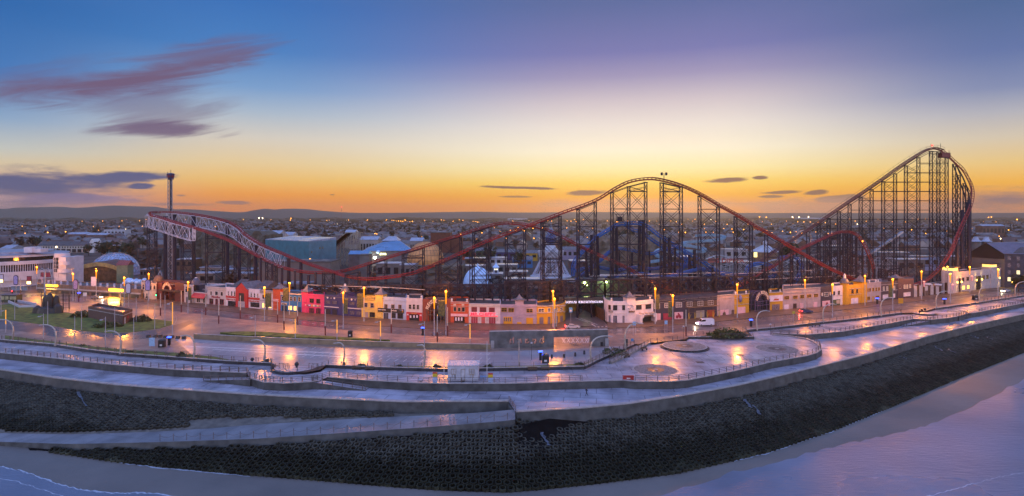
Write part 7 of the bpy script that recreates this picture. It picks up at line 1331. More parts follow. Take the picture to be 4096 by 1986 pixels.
for i in range(len(us) - 1):
    for k in range(len(zs_s) - 1):
        if not cell[i][k]: continue
        a, b, e, f_ = us[i], us[i + 1], zs_s[k], zs_s[k + 1]
        g.add([PP(a, e, 0), PP(b, e, 0), PP(b, f_, 0), PP(a, f_, 0)], [[0, 1, 2, 3]]); g.add([PP(a, e, th), PP(b, e, th), PP(b, f_, th), PP(a, f_, th)], [[3, 2, 1, 0]])
        for di, dk, quad in ((-1, 0, (a, e, a, f_)), (1, 0, (b, e, b, f_)), (0, -1, (a, e, b, e)), (0, 1, (a, f_, b, f_))):
            i_, k_ = i + di, k + dk
            if not (0 <= i_ < len(cell) and 0 <= k_ < len(cell[0])) or not cell[i_][k_]: g.add([PP(quad[0], quad[1], 0), PP(quad[2], quad[3], 0), PP(quad[2], quad[3], th), PP(quad[0], quad[1], th)], [[0, 1, 2, 3]])
g.mk('wall_slab', M_bw, bw); g = MB(); g.obox(A, d, nn, 0, LL, -th, .02, hh + .003, hh + .1); g.mk('coping', M_cope, bw)
for x in (1963, 2420): u = ux(x); MB().obox(A, d, nn, u, u + .9, .003, .5, 0, 2.0).mk('pylon', M_cope, bw)
MB().obox(A, d, nn, ux(2402), ux(2412), .003, .04, 0, 1.1).mk('hatch', M_black, bw)
g = MB(); put_text(g, 'BEWARE', G(2276, 1376, .004), V_((1, 0, 0)), V_((0, 1, 0)), 3.0, .9, UP, th=.0); put_text(g, 'TRAMS', G(2280, 1382, .004), V_((1, 0, 0)), V_((0, 1, 0)), 2.6, .9, UP, th=.0)
def cr(a, b): p, q = G(*a, .006), G(*b, .006); g.beam(p, q, .14, .004)
for k in range(6): cr((2250 + k * 18, 1353), (2262 + k * 18, 1371)); cr((2262 + k * 18, 1353), (2250 + k * 18, 1371))
cr((2246, 1352), (2258, 1373)); cr((2258, 1373), (2352, 1372)); cr((2352, 1372), (2356, 1352))
struct('road_markings', g, M_white_line)
A, B = G(1791, 1526, ZA), G(1913, 1526, ZA); cb = thing('site_cabin', 'white corrugated site cabin with rust streaked windows on the promenade', 'cabin', A); wl = B.x - A.x; y0 = A.y; hz = 3.35; g = MB(); n = 40; zz = lambda k: .05 if k % 2 else 0
vs = [];
for k in range(n + 1): x = A.x + wl * k / n; vs += [(x, y0 - zz(k), ZA + .15), (x, y0 - zz(k), ZA + hz)]
g.add(vs, [[2 * k, 2 * k + 2, 2 * k + 3, 2 * k + 1] for k in range(n)]); g.box(A.x, B.x, y0 + .06, y0 + 3.2, ZA + .15, ZA + hz); g.mk('wall', mat('cabin_white', (.50, .49, .54), .5, .25, .8, c2=(.48, .47, .50)), cb); g = MB(); vs = []
for k in range(n + 1): x = A.x - .15 + (wl + .3) * k / n; vs += [(x, y0 - .3, ZA + hz + .05 + zz(k)), (x, y0 + 3.5, ZA + hz + .3 + zz(k))]
g.add(vs, [[2 * k, 2 * k + 2, 2 * k + 3, 2 * k + 1] for k in range(n)]); g.box(A.x - .12, B.x + .12, y0 - .25, y0 + 3.4, ZA + hz + .002, ZA + hz + .04); g.mk('roof', M_whiteclad, cb); M_rust = mat('rust', (.30, .20, .10), .8, .4, 2)
for u0, u1, z0, z1, nm in [(.12, .27, 1.55, 2.6, 'window'), (.44, .555, .25, 2.55, 'door'), (.71, .86, 1.55, 2.6, 'window')]:
    f_ = MB(); x0, x1 = A.x + wl * u0, A.x + wl * u1; f_.box(x0, x1, y0 - .09, y0 - .053, ZA + z0, ZA + z1); wn_ = f_.mk(nm, M_glass if nm == 'window' and False else mat('boarded_white', (.44, .42, .44), .5, .3, 1), cb); f_ = MB()
    for a, b, e, q in ((x0 - .07, x0, z0 - .07, z1 + .07), (x1, x1 + .07, z0 - .07, z1 + .07), (x0, x1, z0 - .07, z0), (x0, x1, z1, z1 + .07)): f_.box(a, b, y0 - .12, y0 - .053, ZA + e, ZA + q)
    if nm == 'window': f_.box((x0 + x1) / 2 - .03, (x0 + x1) / 2 + .03, y0 - .12, y0 - .092, ZA + z0, ZA + z1)
    f_.mk('frame', M_rust, wn_)
for k in range(9): x = A.x + wl * random.choice((.14, .17, .22, .25, .73, .77, .8, .84)); MB().box(x, x + .07, y0 - .075, y0 - .054, ZA + ru(.3, .8), ZA + 1.45).mk('rust_streak', M_rust, cb)
MB().box(A.x + wl * .44, A.x + wl * .56, y0 - .6, y0 - .13, ZA + .02, ZA + .22).mk('door_step', M_black, cb)
for x, yb_1, l in [(1740, 1528, 'red yellow and white lifeguard board before the cabin'), (1962, 1532, 'red yellow and white lifeguard board past the cabin')]:
    p = G(x, yb_1, ZA); o = thing('safety_board', l, 'sign', p, 'lifeguard boards')
    for z0, z1, m_, nm in ((0, 1.05, mat('board_white', (.45, .55, .75), .4, .1, 1), 'panel'), (1.053, 1.75, mat('board_yellow', (.6, .42, .03), .4, .1, 1), 'panel'), (1.753, 2.05, mat('board_red', (.45, .04, .03), .4, .1, 1), 'panel')): MB().box(p.x - .5, p.x + .5, p.y - .12, p.y + .12, ZA + z0, ZA + z1).mk(nm, m_, o)
for x, yt, yb_1, l in [(1776, 1405, 1527, 'thin white flag pole just before the cabin'), (1948, 1365, 1527, 'tall white flag pole just past the cabin')]: p = G(x, yb_1, ZA); tag(MB().tube([p, p + UP * ((yb_1 - yt) * p.y / F)], .07, 6, .04).mk('flag_pole', M_whitep, None, p), l, 'flag pole')
p = G(1931, 1548, ZB); p.y += 1.5; o = thing('notice_board', 'blue notice board on two legs below the cabin', 'sign', p); MB().box(p.x - .7, p.x + .7, p.y - .06, p.y + .06, ZB + 1.1, ZB + 2.0).mk('panel', mat('notice_blue', (.22, .36, .6), .4, .15, 1), o); [MB().box(p.x + s - .05, p.x + s + .05, p.y - .05, p.y + .05, ZB, ZB + 1.09).mk('leg', M_black, o) for s in (-.55, .55)]
p = G(2513, 1522, ZA); o = thing('safety_box', 'bright red box fixed at the railing by the plaza', 'box', p); MB().box(p.x - 1.15, p.x + 1.15, p.y - .3, p.y + .3, ZA + .03, ZA + .95).mk('box_body', mat('signal_red', (.34, .02, .02), .4, .15, 1), o); MB().box(p.x - .4, p.x + .4, p.y - .33, p.y - .303, ZA + .4, ZA + .6).mk('label_plate', M_whitep, o); MB().box(p.x - 1.2, p.x + 1.2, p.y - .35, p.y + .35, ZA + .953, ZA + 1.0).mk('lid', MATS['signal_red'], o)
def bin_(px, py, z, l, w_=.5, h=1.3):
    p = G(px, py, z); o = thing('litter_bin', l, 'bin', p); g = MB(); g.box(p.x - w_, p.x + w_, p.y - w_ * .7, p.y + w_ * .7, z, z + h); g.mk('bin_body', M_black, o); g = MB(); g.hexa([(p.x - w_ * 1.06, p.y - w_ * .76, z + h + .003), (p.x + w_ * 1.06, p.y - w_ * .76, z + h + .003), (p.x + w_ * 1.06, p.y + w_ * .76, z + h + .003), (p.x - w_ * 1.06, p.y + w_ * .76, z + h + .003), (p.x - w_ * .5, p.y - w_ * .5, z + h + .3), (p.x + w_ * .5, p.y - w_ * .5, z + h + .3), (p.x + w_ * .5, p.y + w_ * .5, z + h + .3), (p.x - w_ * .5, p.y + w_ * .5, z + h + .3)]); g.mk('hood', M_dark, o); g = MB(); g.box(p.x - w_ * .4, p.x + w_ * .4, p.y - w_ * .72, p.y - w_ * .7 - .002, z + h * .2, z + h * .45); g.mk('label_plate', M_whitep, o)
bin_(1682, 1556, ZB, 'black litter bin standing below the wall short of the cabin'); bin_(2182, 1452, 0, 'large black bin in the car park by the concrete wall', .8, 1.8); bin_(648, 1389, 0, 'large black bin beside the car park pay station', .75, 1.8); bin_(1401, 1348, 0, 'grey bin on the tram strip above the lawn', .6, 1.6); bin_(3901, 1200, 0, 'wide dark bin opposite the modern entrance building', .9, 1.6); bin_(588, 1200, .12, 'small black bin by the brown domed corner', .4, 1.2)
M_bluel = glow('blue_lamp', (.02, .06, 1), 9)
for x, y, z, l in [(1691, 1341, 0, 'black pay station with a blue lit top near the middle arch'), (2162, 1442, 0, 'black pay station with a blue lit top in the car park'), (677, 1381, 0, 'black pay station with a blue lit top by the car park corner'), (3004, 1307, 0, 'black pay station with a blue lit top by the purple arch'), (3778, 1218, 0, 'black pay station with a blue lit top near the far lamps'), (3509, 1216, .12, 'black pay station with a blue lit top before the pinkish block'), (316, 1192, 0, 'slim post with a blue light near the first arcade sign')]:
    p = G(x, y, z); o = thing('pay_station', l, 'pay station', p, 'blue topped pay stations'); MB().box(p.x - .3, p.x + .3, p.y - .2, p.y + .2, z, z + 2.0).mk('body', M_black, o); MB().box(p.x - .45, p.x + .45, p.y - .3, p.y + .3, z + 2.003, z + 2.25).mk('blue_light', M_bluel, o)
for x, y, z, l in [(1009, 1446, .1, 'black ball bollard on the wall near the far pair of benches'), (1071, 1450, .1, 'black ball bollard at the wall end by the arched lamp'), (1187, 1470, .3, 'large black ball bollard in the middle of the half round steps'), (1377, 1466, .1, 'black ball bollard at the foot of the lamp between steps and cabin'), (3679, 1252, .1, 'black ball bollard on the distant steps, lowest of three'), (3688, 1246, .1, 'black ball bollard on the distant steps, middle of three'), (3700, 1243, .1, 'black ball bollard on the distant steps, highest of three')]:
    p = G(x, y, 0); r_ = .5 if x == 1187 else .42; g = MB(); g.tube([p, p + UP * z], .25, 8); g.sphere(p + UP * (z + r_ * .9), r_, 14); tag(g.mk('ball_bollard', M_black, None, p, smooth=True), l, 'bollard', 'black ball bollards')
for k, (x, y) in enumerate([(2207, 1434), (2256, 1432), (2301, 1426), (2337, 1418)]): p = G(x, y, 0); g = MB(); g.lathe(p, [(.28, 0), (.26, .8), (.2, .95), (.01, 1.0)], 10); tag(g.mk('bollard', M_dark, None, p), ['dark stub bollard nearest the black car park bin', 'dark stub bollard second along from the car park bin', 'dark stub bollard before the portal of the letter wall', 'dark stub bollard nearest the slanting planter'][k], 'bollard', 'stub bollards before the portal')
for x, y, z, a, l in [(922, 1456, ZA, -4, 'bench on the low wall near the end of the lawn strip'), (968, 1459, ZA, -4, 'bench on the low wall nearer the ball bollard'), (1426, 1480, ZA, -2, 'bench on the low wall nearer the half round steps'), (1477, 1482, ZA, -2, 'bench on the low wall nearer the cabin'), (2130, 1485, ZA, 1, 'bench on the low wall past the cabin, nearer it'), (2182, 1483, ZA, 1, 'bench on the low wall past the cabin, farther along'), (2820, 1358, ZA, 0, 'bench by the round bush, first of three'), (2863, 1358, ZA, 0, 'bench by the round bush, middle of three'), (2971, 1358, ZA, 0, 'bench at the right end of the bush wall'), (2578, 1402, ZA, 35, 'wooden bench high on the slanting plaza wall'), (2507, 1432, ZA, 35, 'wooden bench low on the slanting plaza wall'), (3240, 1310, ZA, 12, 'bench under the tram side railing beyond the plaza'), (3270, 1306, ZA, 12, 'second bench under the tram side railing beyond the plaza')]:
    p = G(x, y, z); o = thing('bench', l, 'bench', p, 'promenade benches'); u = V_((cos(R(a)), sin(R(a)), 0)); v = V_((-u.y, u.x, 0)); g = MB(); g.obox(p, u, v, -1.1, 1.1, -.25, .25, .4, .47); g.mk('seat', c_['brown'], o); [MB().obox(p, u, v, s - .06, s + .06, -.2, .2, 0, .397).mk('leg', M_dark, o) for s in (-.8, .8)]; g = MB(); g.obox(p, u, v, -1.1, 1.1, .25, .3, .5, .9); g.mk('backrest', c_['brown'], o)
def sign(px, yt, yb, l, cat='sign', w_=.9, h=1.3, col_=None, two=False, plate=None, name='road_sign'):
    p = G(px, yb, 0); H_ = (yb - yt) * p.y / F; o = thing(name, l, cat, p); g = MB(); g.box(p.x - w_ / 2, p.x + w_ / 2, p.y - .08, p.y - .03, p.z + H_ - h, p.z + H_); g.mk('panel', col_ or mat('sign_blue_face', (.08, .25, .5), .4, .1, 1), o)
    for s in ((-w_ * .35, w_ * .35) if two else (0,)): MB().tube([p + V_((s, .05, 0)), p + V_((s, .05, H_ - .1))], .05, 6).mk('post', M_pole, o)
    if plate: g = MB(); g.poly([(p.x + .28 * w_ * cos(R(30 * k)), p.y - .085, p.z + H_ - h * .62 + .28 * w_ * sin(R(30 * k))) for k in range(12)][::-1]); g.mk('symbol', M_whitep, o)
    return o
sign(2283, 1231, 1292, 'tall blue sign with a white disc at the side street mouth', plate=1, w_=1.1, h=1.6); sign(2537, 1287, 1342, 'pale blue parking sign before the white pub', two=True, w_=.9, h=1.1, col_=mat('sign_pale_blue', (.30, .45, .62), .4, .2, 3)); sign(2664, 1283, 1334, 'pale blue parking sign before the crimson poster', two=True, w_=.9, h=1.1, col_=MATS['sign_pale_blue']); sign(2505, 1357, 1391, 'dark slab post beside the slanting planter', w_=.8, h=2.0, col_=M_dark); sign(2529, 1356, 1384, 'small bright blue sign near the dark slab post', w_=.7, h=.7); sign(3174, 1246, 1291, 'yellow box speed camera on a grey post opposite the long grey block', 'speed camera', w_=.9, h=.8, col_=mat('camera_yellow', (.45, .34, .03), .4, .1, 1), name='speed_camera'); sign(3603, 1194, 1224, 'large buff board seen from behind by the plum block', w_=1.9, h=2.0, col_=c_['mustard'], two=True, name='sign_back'); sign(340, 1171, 1204, 'small white notice on two legs before the arcade', w_=1.6, h=1.5, col_=M_whitep, two=True); sign(247, 1354, 1390, 'white and orange information sign near the loop road', w_=1.5, h=2.0, col_=MATS['sign_pale_blue'], two=True) if False else None; sign(608, 1352, 1391, 'pale blue and orange information sign by the car park entrance', w_=1.5, h=2.2, col_=MATS['sign_pale_blue'], two=True)
for x, y in [(594, 1350), (622, 1350), (641, 1350), (662, 1352), (688, 1352), (712, 1354), (735, 1356)]: p = G(x, y, 0); tag(MB().hexa([(p.x - .45, p.y - .45, 0), (p.x + .45, p.y - .45, 0), (p.x + .45, p.y + .45, 0), (p.x - .45, p.y + .45, 0), (p.x - .38, p.y - .38, .7), (p.x + .38, p.y - .38, .7), (p.x + .38, p.y + .38, .7), (p.x - .38, p.y + .38, .7)]).mk('stone_block', M_dark, None, p), 'dark cube of stone in the row by the car park entrance', 'bollard', 'stone cubes by the car park entrance')
M_pinkb = mat('pink_board', (.55, .28, .42), .4, .3, 2); M_lilb = mat('lilac_board', (.30, .25, .5), .4, .3, 2); M_capf = mat('capsule_rim', (.05, .04, .06), .4, .2, 1)
def capsule(px, yt, yb, ys, l, m):
    p = G(px, yb, 0); zc = (yb - ys) * p.y / F; o = thing('illuminated_sign', l, 'sign', p); MB().tube([p, p + UP * zc], .1, 6).mk('post', M_polew, o); g = MB(); pts = [(p.x + 1.0 * cos(R(15 * k)), zc + (1.3 + .9 * sin(R(15 * k)) if k <= 12 else -1.6 + .45 * sin(R(15 * k)))) for k in range(24)]
    pts = [(x if z > -0 else p.x + (x - p.x) * .75, z) for x, z in pts]; g.add([(x, p.y - .2, z) for x, z in pts] + [(x, p.y + .1, z) for x, z in pts], [list(range(24))[::-1], list(range(24, 48))] + [[i, (i + 1) % 24, 24 + (i + 1) % 24, 24 + i] for i in range(24)]); b = g.mk('sign_rim', M_capf, o); g = MB(); g.poly([(p.x + (x - p.x) * .82, p.y - .21, zc + (z - zc) * .86) for x, z in pts][::-1]); g.mk('sign_face', m, b)
capsule(64, 1100, 1190, 1122, 'lilac capsule shaped sign before the art deco building', M_lilb); capsule(303, 1120, 1206, 1140, 'pink capsule shaped sign by the middle of the arcade', M_pinkb); capsule(514, 1140, 1229, 1154, 'pale capsule shaped sign past the second glowing sign', c_['posterw']); capsule(592, 1125, 1236, 1142, 'lilac capsule shaped sign before the brown domed corner', M_lilb)
def board(x0, x1, y0, y1, yb, l, face, lit=None):
    p = G((x0 + x1) / 2, yb, 0); s = p.y / F; w_ = (x1 - x0) * s; zt, zb2 = (yb - y0) * s, (yb - y1) * s; o = thing('illuminated_board', l, 'billboard', p); MB().box(p.x - w_ / 2, p.x + w_ / 2, p.y - .15, p.y + .15, zb2, zt).mk('board_frame', M_capf, o); MB().box(p.x - w_ * .44, p.x + w_ * .44, p.y - .2, p.y - .153, zb2 + .25, zt - .25).mk('board_face', face, o); [MB().tube([(p.x + q * w_, p.y, 0), (p.x + q * w_, p.y, zb2)], .09, 6).mk('post', M_polew, o) for q in (-.36, .36)]
    if lit: MB().box(p.x - w_ * .42, p.x + w_ * .42, p.y - .3, p.y - .21, zb2 - .3, zb2 + .9).mk('strip_light', lit, o)
board(364, 388, 1106, 1147, 1178, 'tall illuminated board with a white figure shape before the arcade', c_['posterw']); M_yl = glow('warm_strip', (1, .7, .2), 5); board(0, 14, 1098, 1128, 1160, 'pale board with a glowing base at the picture edge', c_['posterw'], M_yl); board(108, 126, 1105, 1134, 1165, 'dark red board with a glowing base near the stair tower', c_['posterr'], M_yl); board(163, 205, 1090, 1110, 1168, 'red and black figure board above the first glowing sign', c_['posterr'])
p = G(167, 1168, 0); s = p.y / F; o = thing('round_sign', 'round red and cream sign on a pole by the stair tower', 'sign', p); MB().tube([p, (p.x, p.y, 50 * s)], .1, 6).mk('post', M_polew, o); MB().poly([(p.x + .75 * cos(R(20 * k)), p.y - .2, 55 * s + .75 * sin(R(20 * k))) for k in range(18)][::-1]).mk('sign_face', c_['posterp'], o)
for x, y, c2, l in [(626, 1206, (.02, 1, .3), 'traffic signal showing green by the maroon arch'), (49, 1196, (1, .03, .03), 'traffic signal showing red by the old kiosk')]:
    p = G(x, y, 0); o = thing('traffic_signal', l, 'traffic light', p); MB().tube([p, p + UP * 2.4], .07, 6).mk('post', M_pole, o); MB().box(p.x - .22, p.x + .22, p.y - .2, p.y + .2, 2.2, 3.4).mk('signal_head', M_black, o); MB().sphere((p.x, p.y - .22, 2.5 if c2[1] > .5 else 3.2), .22, 8).mk('lit_lens', glow('lens_%d' % x, c2, 8), o)
p = G(70, 1166, 0); s = p.y / F; o = thing('bus_shelter', 'long glazed bus shelter before the art deco building', 'shelter', p); w_ = 31 * s; MB().box(p.x - w_, p.x + w_, p.y - .9, p.y + .9, 2.4, 2.6).mk('roof', M_whiteclad, o); MB().box(p.x - w_, p.x + w_, p.y + .8, p.y + .88, .3, 2.39).mk('glass_back', mat('shelter_glass', (.25, .33, .45), .15, .2, 1), o); [MB().box(p.x + q * w_ - .06, p.x + q * w_ + .06, p.y - .8, p.y - .68, 0, 2.39).mk('post', M_pole, o) for q in (-.98, -.5, 0, .5, .98)]
p = G(46, 1208, 0); o = thing('old_kiosk', 'small green and cream kiosk with arched windows beside the lawn', 'kiosk', p); MB().box(p.x - 3.2, p.x + 3.2, p.y - 1.5, p.y + 1.5, 0, 2.8).mk('wall', mat('kiosk_green', (.05, .06, .03), .5, .3, 1), o); MB().box(p.x - 3.5, p.x + 3.5, p.y - 1.8, p.y + 1.8, 2.803, 3.1).mk('roof', M_lead, o); [MB().box(p.x + q - .6, p.x + q + .6, p.y - 1.56, p.y - 1.503, 1.1, 2.4).mk('window', mat('kiosk_glass', (.35, .33, .18), .3, .3, 1), o) for q in (-2.2, -.6, 1.2, 2.5)]
o = thing('low_wall', 'white low wall beside the lawn near the old kiosk', 'wall', G(80, 1216));
for a, b in (((32, 1212), (75, 1232)), ((75, 1232), (142, 1230)), ((60, 1208), (142, 1222))): p, q = G(*a), G(*b); d = (q - p); Lq = d.length; d.normalize(); MB().obox(p, d, V_((-d.y, d.x, 0)), 0, Lq, 0, .4, 0, .9).mk('wall_face', M_whiteclad, o)
c = G(205, 1252, 0); o = thing('covered_display', 'three black covered humps before a tall scaffold frame on the lawn', 'display', c); s = c.y / F
for k, (x, w_, h) in enumerate([(182, 14, 72), (201, 15, 80), (222, 14, 70)]):
    p = V_(((x - CX) * s, c.y + ru(-.5, .5), 0)); g = MB(); g.lathe(p, [(w_ * s * 1.0, 0), (w_ * s * 1.0, h * s * .6), (w_ * s * .9, h * s * .8), (w_ * s * .6, h * s * .95), (.05, h * s)], 12, sy=.7); g.mk('covered_hump', M_black, o)
for x, w_, h in ((160, 22, 32), (240, 22, 40), (200, 44, 30)): p = V_(((x - CX) * s, c.y - 1, 0)); g = MB(); g.lathe(p, [(w_ * s, 0), (w_ * s * .8, h * s * .7), (.1, h * s)], 12, sy=.5); g.mk('covered_base', M_black, o)
g = MB()
for x in (144, 162, 180, 206, 232, 256): q = (x - CX) * s; g.beam((q, c.y + 2.5, 0), (q, c.y + 2.5, 82 * s if x < 250 else 70 * s), .14)
for z in (16, 32, 48, 64, 76): g.beam(((144 - CX) * s, c.y + 2.5, z * s), ((258 - CX) * s, c.y + 2.5, z * s), .12)
for k in range(20): x = 144 + 6 * k; g.beam(((x - CX) * s, c.y + 2.6, 8 * s), ((x - CX) * s, c.y + 2.6, 74 * s), .06)
g.mk('scaffold_frame', M_dark, o); p = V_(((149 - CX) * s, c.y + 3.5, 0)); MB().tube([p, p + UP * 170 * s], .28, 8).mk('mast', M_pole, o); g = MB()
for k in range(2): g.tube([p + UP * 158 * s + V_(((k * 2 - 1) * 3.2 * t, 0, 2.6 * sin(t * math.pi) - (6 * t * t))) for t in (0, .2, .4, .6, .8, 1)], .12, 6)
g.mk('fountain_arms', M_pole, o)
A, B = G(353, 1272), G(492, 1300); Cc = G(530, 1284); bh = thing('brick_hut', 'low flat roofed brick hut with banded parapet on the lawn', 'building', A); h = (1272 - 1226) * A.y / F; pts = [(A.x, A.y), (B.x, B.y), (Cc.x, Cc.y), (A.x + Cc.x - B.x, A.y + Cc.y - B.y)]; M_hb = mat('dark_brick', (.10, .055, .045), .7, .3, 1.2); MB().prism(pts, 0, h * .72).mk('wall', M_hb, bh); cen = V_((sum(p[0] for p in pts) / 4, sum(p[1] for p in pts) / 4, 0)); ex = lambda k: [(cen.x + (p[0] - cen.x) * k, cen.y + (p[1] - cen.y) * k) for p in pts]; MB().prism(ex(1.012), h * .72 + .002, h * .78).mk('stone_band', M_cope, bh); pr = ex(1.0)
for i in range(4):
    a, b = V_((*pr[i], 0)), V_((*pr[(i + 1) % 4], 0)); d = (b - a); Lq = d.length; d.normalize(); MB().obox(a, d, V_((-d.y, d.x, 0)), .31 if i % 2 else 0, Lq - (.31 if i % 2 else 0), 0, .3, h * .78 + .002, h * 1.0).mk('parapet', M_hb, bh)
MB().poly([(*p, h * .82) for p in ex(.97)]).mk('roof', M_lead, bh); d = (Cc - B).normalized(); MB().obox(B, d, V_((d.y, -d.x, 0)), 1.0, 1.9, .003, .06, 0, 2.1).mk('door', M_whiteclad, bh); MB().obox(B, d, V_((d.y, -d.x, 0)), 3.2, 4.2, .003, .06, 1.5, 2.3).mk('window', c_['posterr'], bh)
M_leaf = mat('dark_leaves', (.04, .065, .02), .8, .6, .8, c2=(.09, .10, .035)); M_leaf2 = mat('dull_leaves', (.07, .075, .035), .8, .5, 2)
def bush(label, px, py, wpx, hpx, n=260, m=None, z=0, dep=.6, lump=0):
    p = G(px, py, z); s = p.y / F; g = MB()
    for k in range(n):
        a = ru(0, 2 * math.pi); rr = math.sqrt(random.random()); t = random.random(); hl = 1 - lump * .45 * (.5 + .5 * sin(5 * a + 9 * rr)); q = p + V_((wpx * s * rr * cos(a), wpx * s * dep * rr * sin(a), hl * hpx * s * max(.05, (1 - rr * rr * .8)) * (t ** .6))); w_ = ru(.18, .45); e = V_((ru(-1, 1), ru(-1, 1), ru(-1, 1))).normalized(); f_ = e.cross(V_((ru(-1, 1), .3, 1))).normalized(); g.add([q - e * w_, q + f_ * w_ * .7, q + e * w_, q - f_ * w_ * .7], [[0, 1, 2, 3]])
    return tag(g.mk('bush', m or M_leaf, None, p), label, 'bush')
bush('broad low bush on the raised deck behind the bench wall', 2905, 1346, 80, 36, 1900, lump=1); bush('bush at the back corner of the brick hut', 330, 1268, 46, 26, 500); bush('bush spreading right of the brick hut', 565, 1286, 40, 28, 500, M_leaf2); bush('long low bush along the front of the brick hut', 430, 1308, 60, 20, 600); bush('small dark bush on the lawn strip by the arched lamp', 727, 1430, 18, 22, 250); bush('tuft of shrub beside the long wall near the cabin benches', 1445, 1466, 18, 10, 90); bush('tuft of shrub by the wall just past the arched lamp', 1750, 1472, 18, 12, 90); bush('tuft of shrub by the wall right of the cabin', 1955, 1472, 20, 14, 100); bush('strip of shrub in the slanting planter', 2460, 1412, 50, 16, 300, dep=1.4); bush('small shrub near the lamp of the slanting planter', 2320, 1462, 24, 12, 120)
for k, (x, y) in enumerate([(1060, 1448), (520, 1409), (330, 1385), (1600, 1468)]): bush(['patch of low plants near the bollard wall', 'patch of low plants on the lawn strip by the second arched lamp', 'patch of low plants on the lawn strip near the edge', 'patch of low plants by the wall before the cabin'][k], x, y, 14, 6, 60)
M_tyre = mat('tyre_rubber', (.015, .015, .016), .7, .2, 3)
def car(label, px, py, ang, paint, van=False, head=False, tail=False, z=-.012):
    p = G(px, py, z); o = thing('van' if van else 'car', label, 'van' if van else 'car', p); u = V_((cos(R(ang)), sin(R(ang)), 0)); v = V_((-u.y, u.x, 0)); L, wd = (5.4, 2.0) if van else (4.4, 1.8)
    if van: prof = [(-2.7, .4), (2.5, .4), (2.7, .7), (2.6, 1.15), (1.75, 1.45), (1.2, 2.15), (.8, 2.3), (-2.5, 2.3), (-2.7, 2.1)]; gl = [(1.72, 1.47), (1.25, 2.08), (.15, 2.08), (.15, 1.47)]
    else: prof = [(-2.15, .35), (2.1, .35), (2.2, .6), (2.1, .85), (1.1, .98), (.35, 1.42), (-.9, 1.46), (-1.75, 1.02), (-2.15, .95), (-2.25, .6)]; gl = [(.98, 1.0), (.32, 1.37), (-.85, 1.41), (-1.5, 1.04)]
    n = len(prof); g = MB(); k = lambda z_: 1 if z_ < 1.05 else .82; P1 = lambda a, z_, s: p + u * a + v * (s * wd / 2 * k(z_)) + UP * z_
    g.add([P1(a, z_, -1) for a, z_ in prof] + [P1(a, z_, 1) for a, z_ in prof], [list(range(n)), list(range(n, 2 * n))[::-1]] + [[i, n + i, n + (i + 1) % n, (i + 1) % n] for i in range(n)]); g.mk('body', paint, o)
    for s in (-1, 1): g = MB(); g.add([p + u * a + v * (s * (wd / 2 * .93 if not van else wd / 2 * .84) + s * .02) + UP * z_ for a, z_ in gl], [[0, 1, 2, 3]]); g.mk('side_window', M_glass, o)
    g = MB()
    if van: g.add([p + u * 1.78 + v * .75 + UP * 1.47, p + u * 1.78 - v * .75 + UP * 1.47, p + u * 1.26 - v * .72 + UP * 2.1, p + u * 1.26 + v * .72 + UP * 2.1], [[0, 1, 2, 3]])
    else: g.add([p + u * 1.08 + v * .72 + UP * 1.02, p + u * 1.08 - v * .72 + UP * 1.02, p + u * .42 - v * .66 + UP * 1.4, p + u * .42 + v * .66 + UP * 1.4], [[0, 1, 2, 3]]); g.add([p - u * 1.72 + v * .7 + UP * 1.07, p - u * 1.72 - v * .7 + UP * 1.07, p - u * 1.0 - v * .66 + UP * 1.45, p - u * 1.0 + v * .66 + UP * 1.45], [[3, 2, 1, 0]])
    g.mk('windscreen', M_glass, o)
    for a in (-L * .3, L * .31):
        for s in (-1, 1): c2 = p + u * a + v * s * (wd / 2 - .08) + UP * .33; g = MB(); g.tube([c2 - v * s * .12, c2 + v * s * .1], .33, 14); w_ = g.mk('wheel', M_tyre, o); g = MB(); g.tube([c2 + v * s * .1, c2 + v * s * .115], .2, 10); g.mk('rim', M_silver, w_)
    for s in (-1, 1):
        c2 = p + u * (L / 2 - .02) + v * s * wd * .36 + UP * .75; MB().box(c2.x - .16, c2.x + .16, c2.y - .16, c2.y + .16, c2.z - .1, c2.z + .1).mk('headlight', glow('headlight_on', (1, .9, .6), 12) if head else M_silver, o); c2 = p - u * (L / 2 - .0) + v * s * wd * .36 + UP * .85; MB().box(c2.x - .14, c2.x + .14, c2.y - .14, c2.y + .14, c2.z - .12, c2.z + .12).mk('tail_light', glow('tail_light_on', (1, .03, .02), 12) if tail else c_['posterr'], o)
    if head or tail:
        l = bpy.data.lights.new('car_light', 'POINT'); l.energy = 220; l.color = (1, .85, .6) if head else (1, .06, .04); l.shadow_soft_size = .2; lo = bpy.data.objects.new('car_light', l); COL.objects.link(lo); lo.parent = o; lo.location = u * (L / 2 + .7) * (1 if head else -1) + UP * .8
CP = lambda n, c: mat('car_paint_' + n, c, .25, .1, 1)
car('silver car with red tail lights passing the mouth of the side street', 2290, 1316, 2, CP('silver', (.42, .40, .42)), tail=True); car('white van with headlights on passing the brown brick bay', 2820, 1304, 188, CP('white', (.60, .58, .64)), van=True, head=True); car('dark blue car with bright red tail lights by the long grey block', 3225, 1253, 14, CP('navy', (.02, .035, .10)), tail=True); car('silver car with headlights on near the dark hotel', 4022, 1170, 205, CP('silver', (.42, .40, .42)), head=True); car('grey car with headlights on passing the low arcade', 385, 1196, -8, CP('grey', (.20, .18, .18)), head=True)
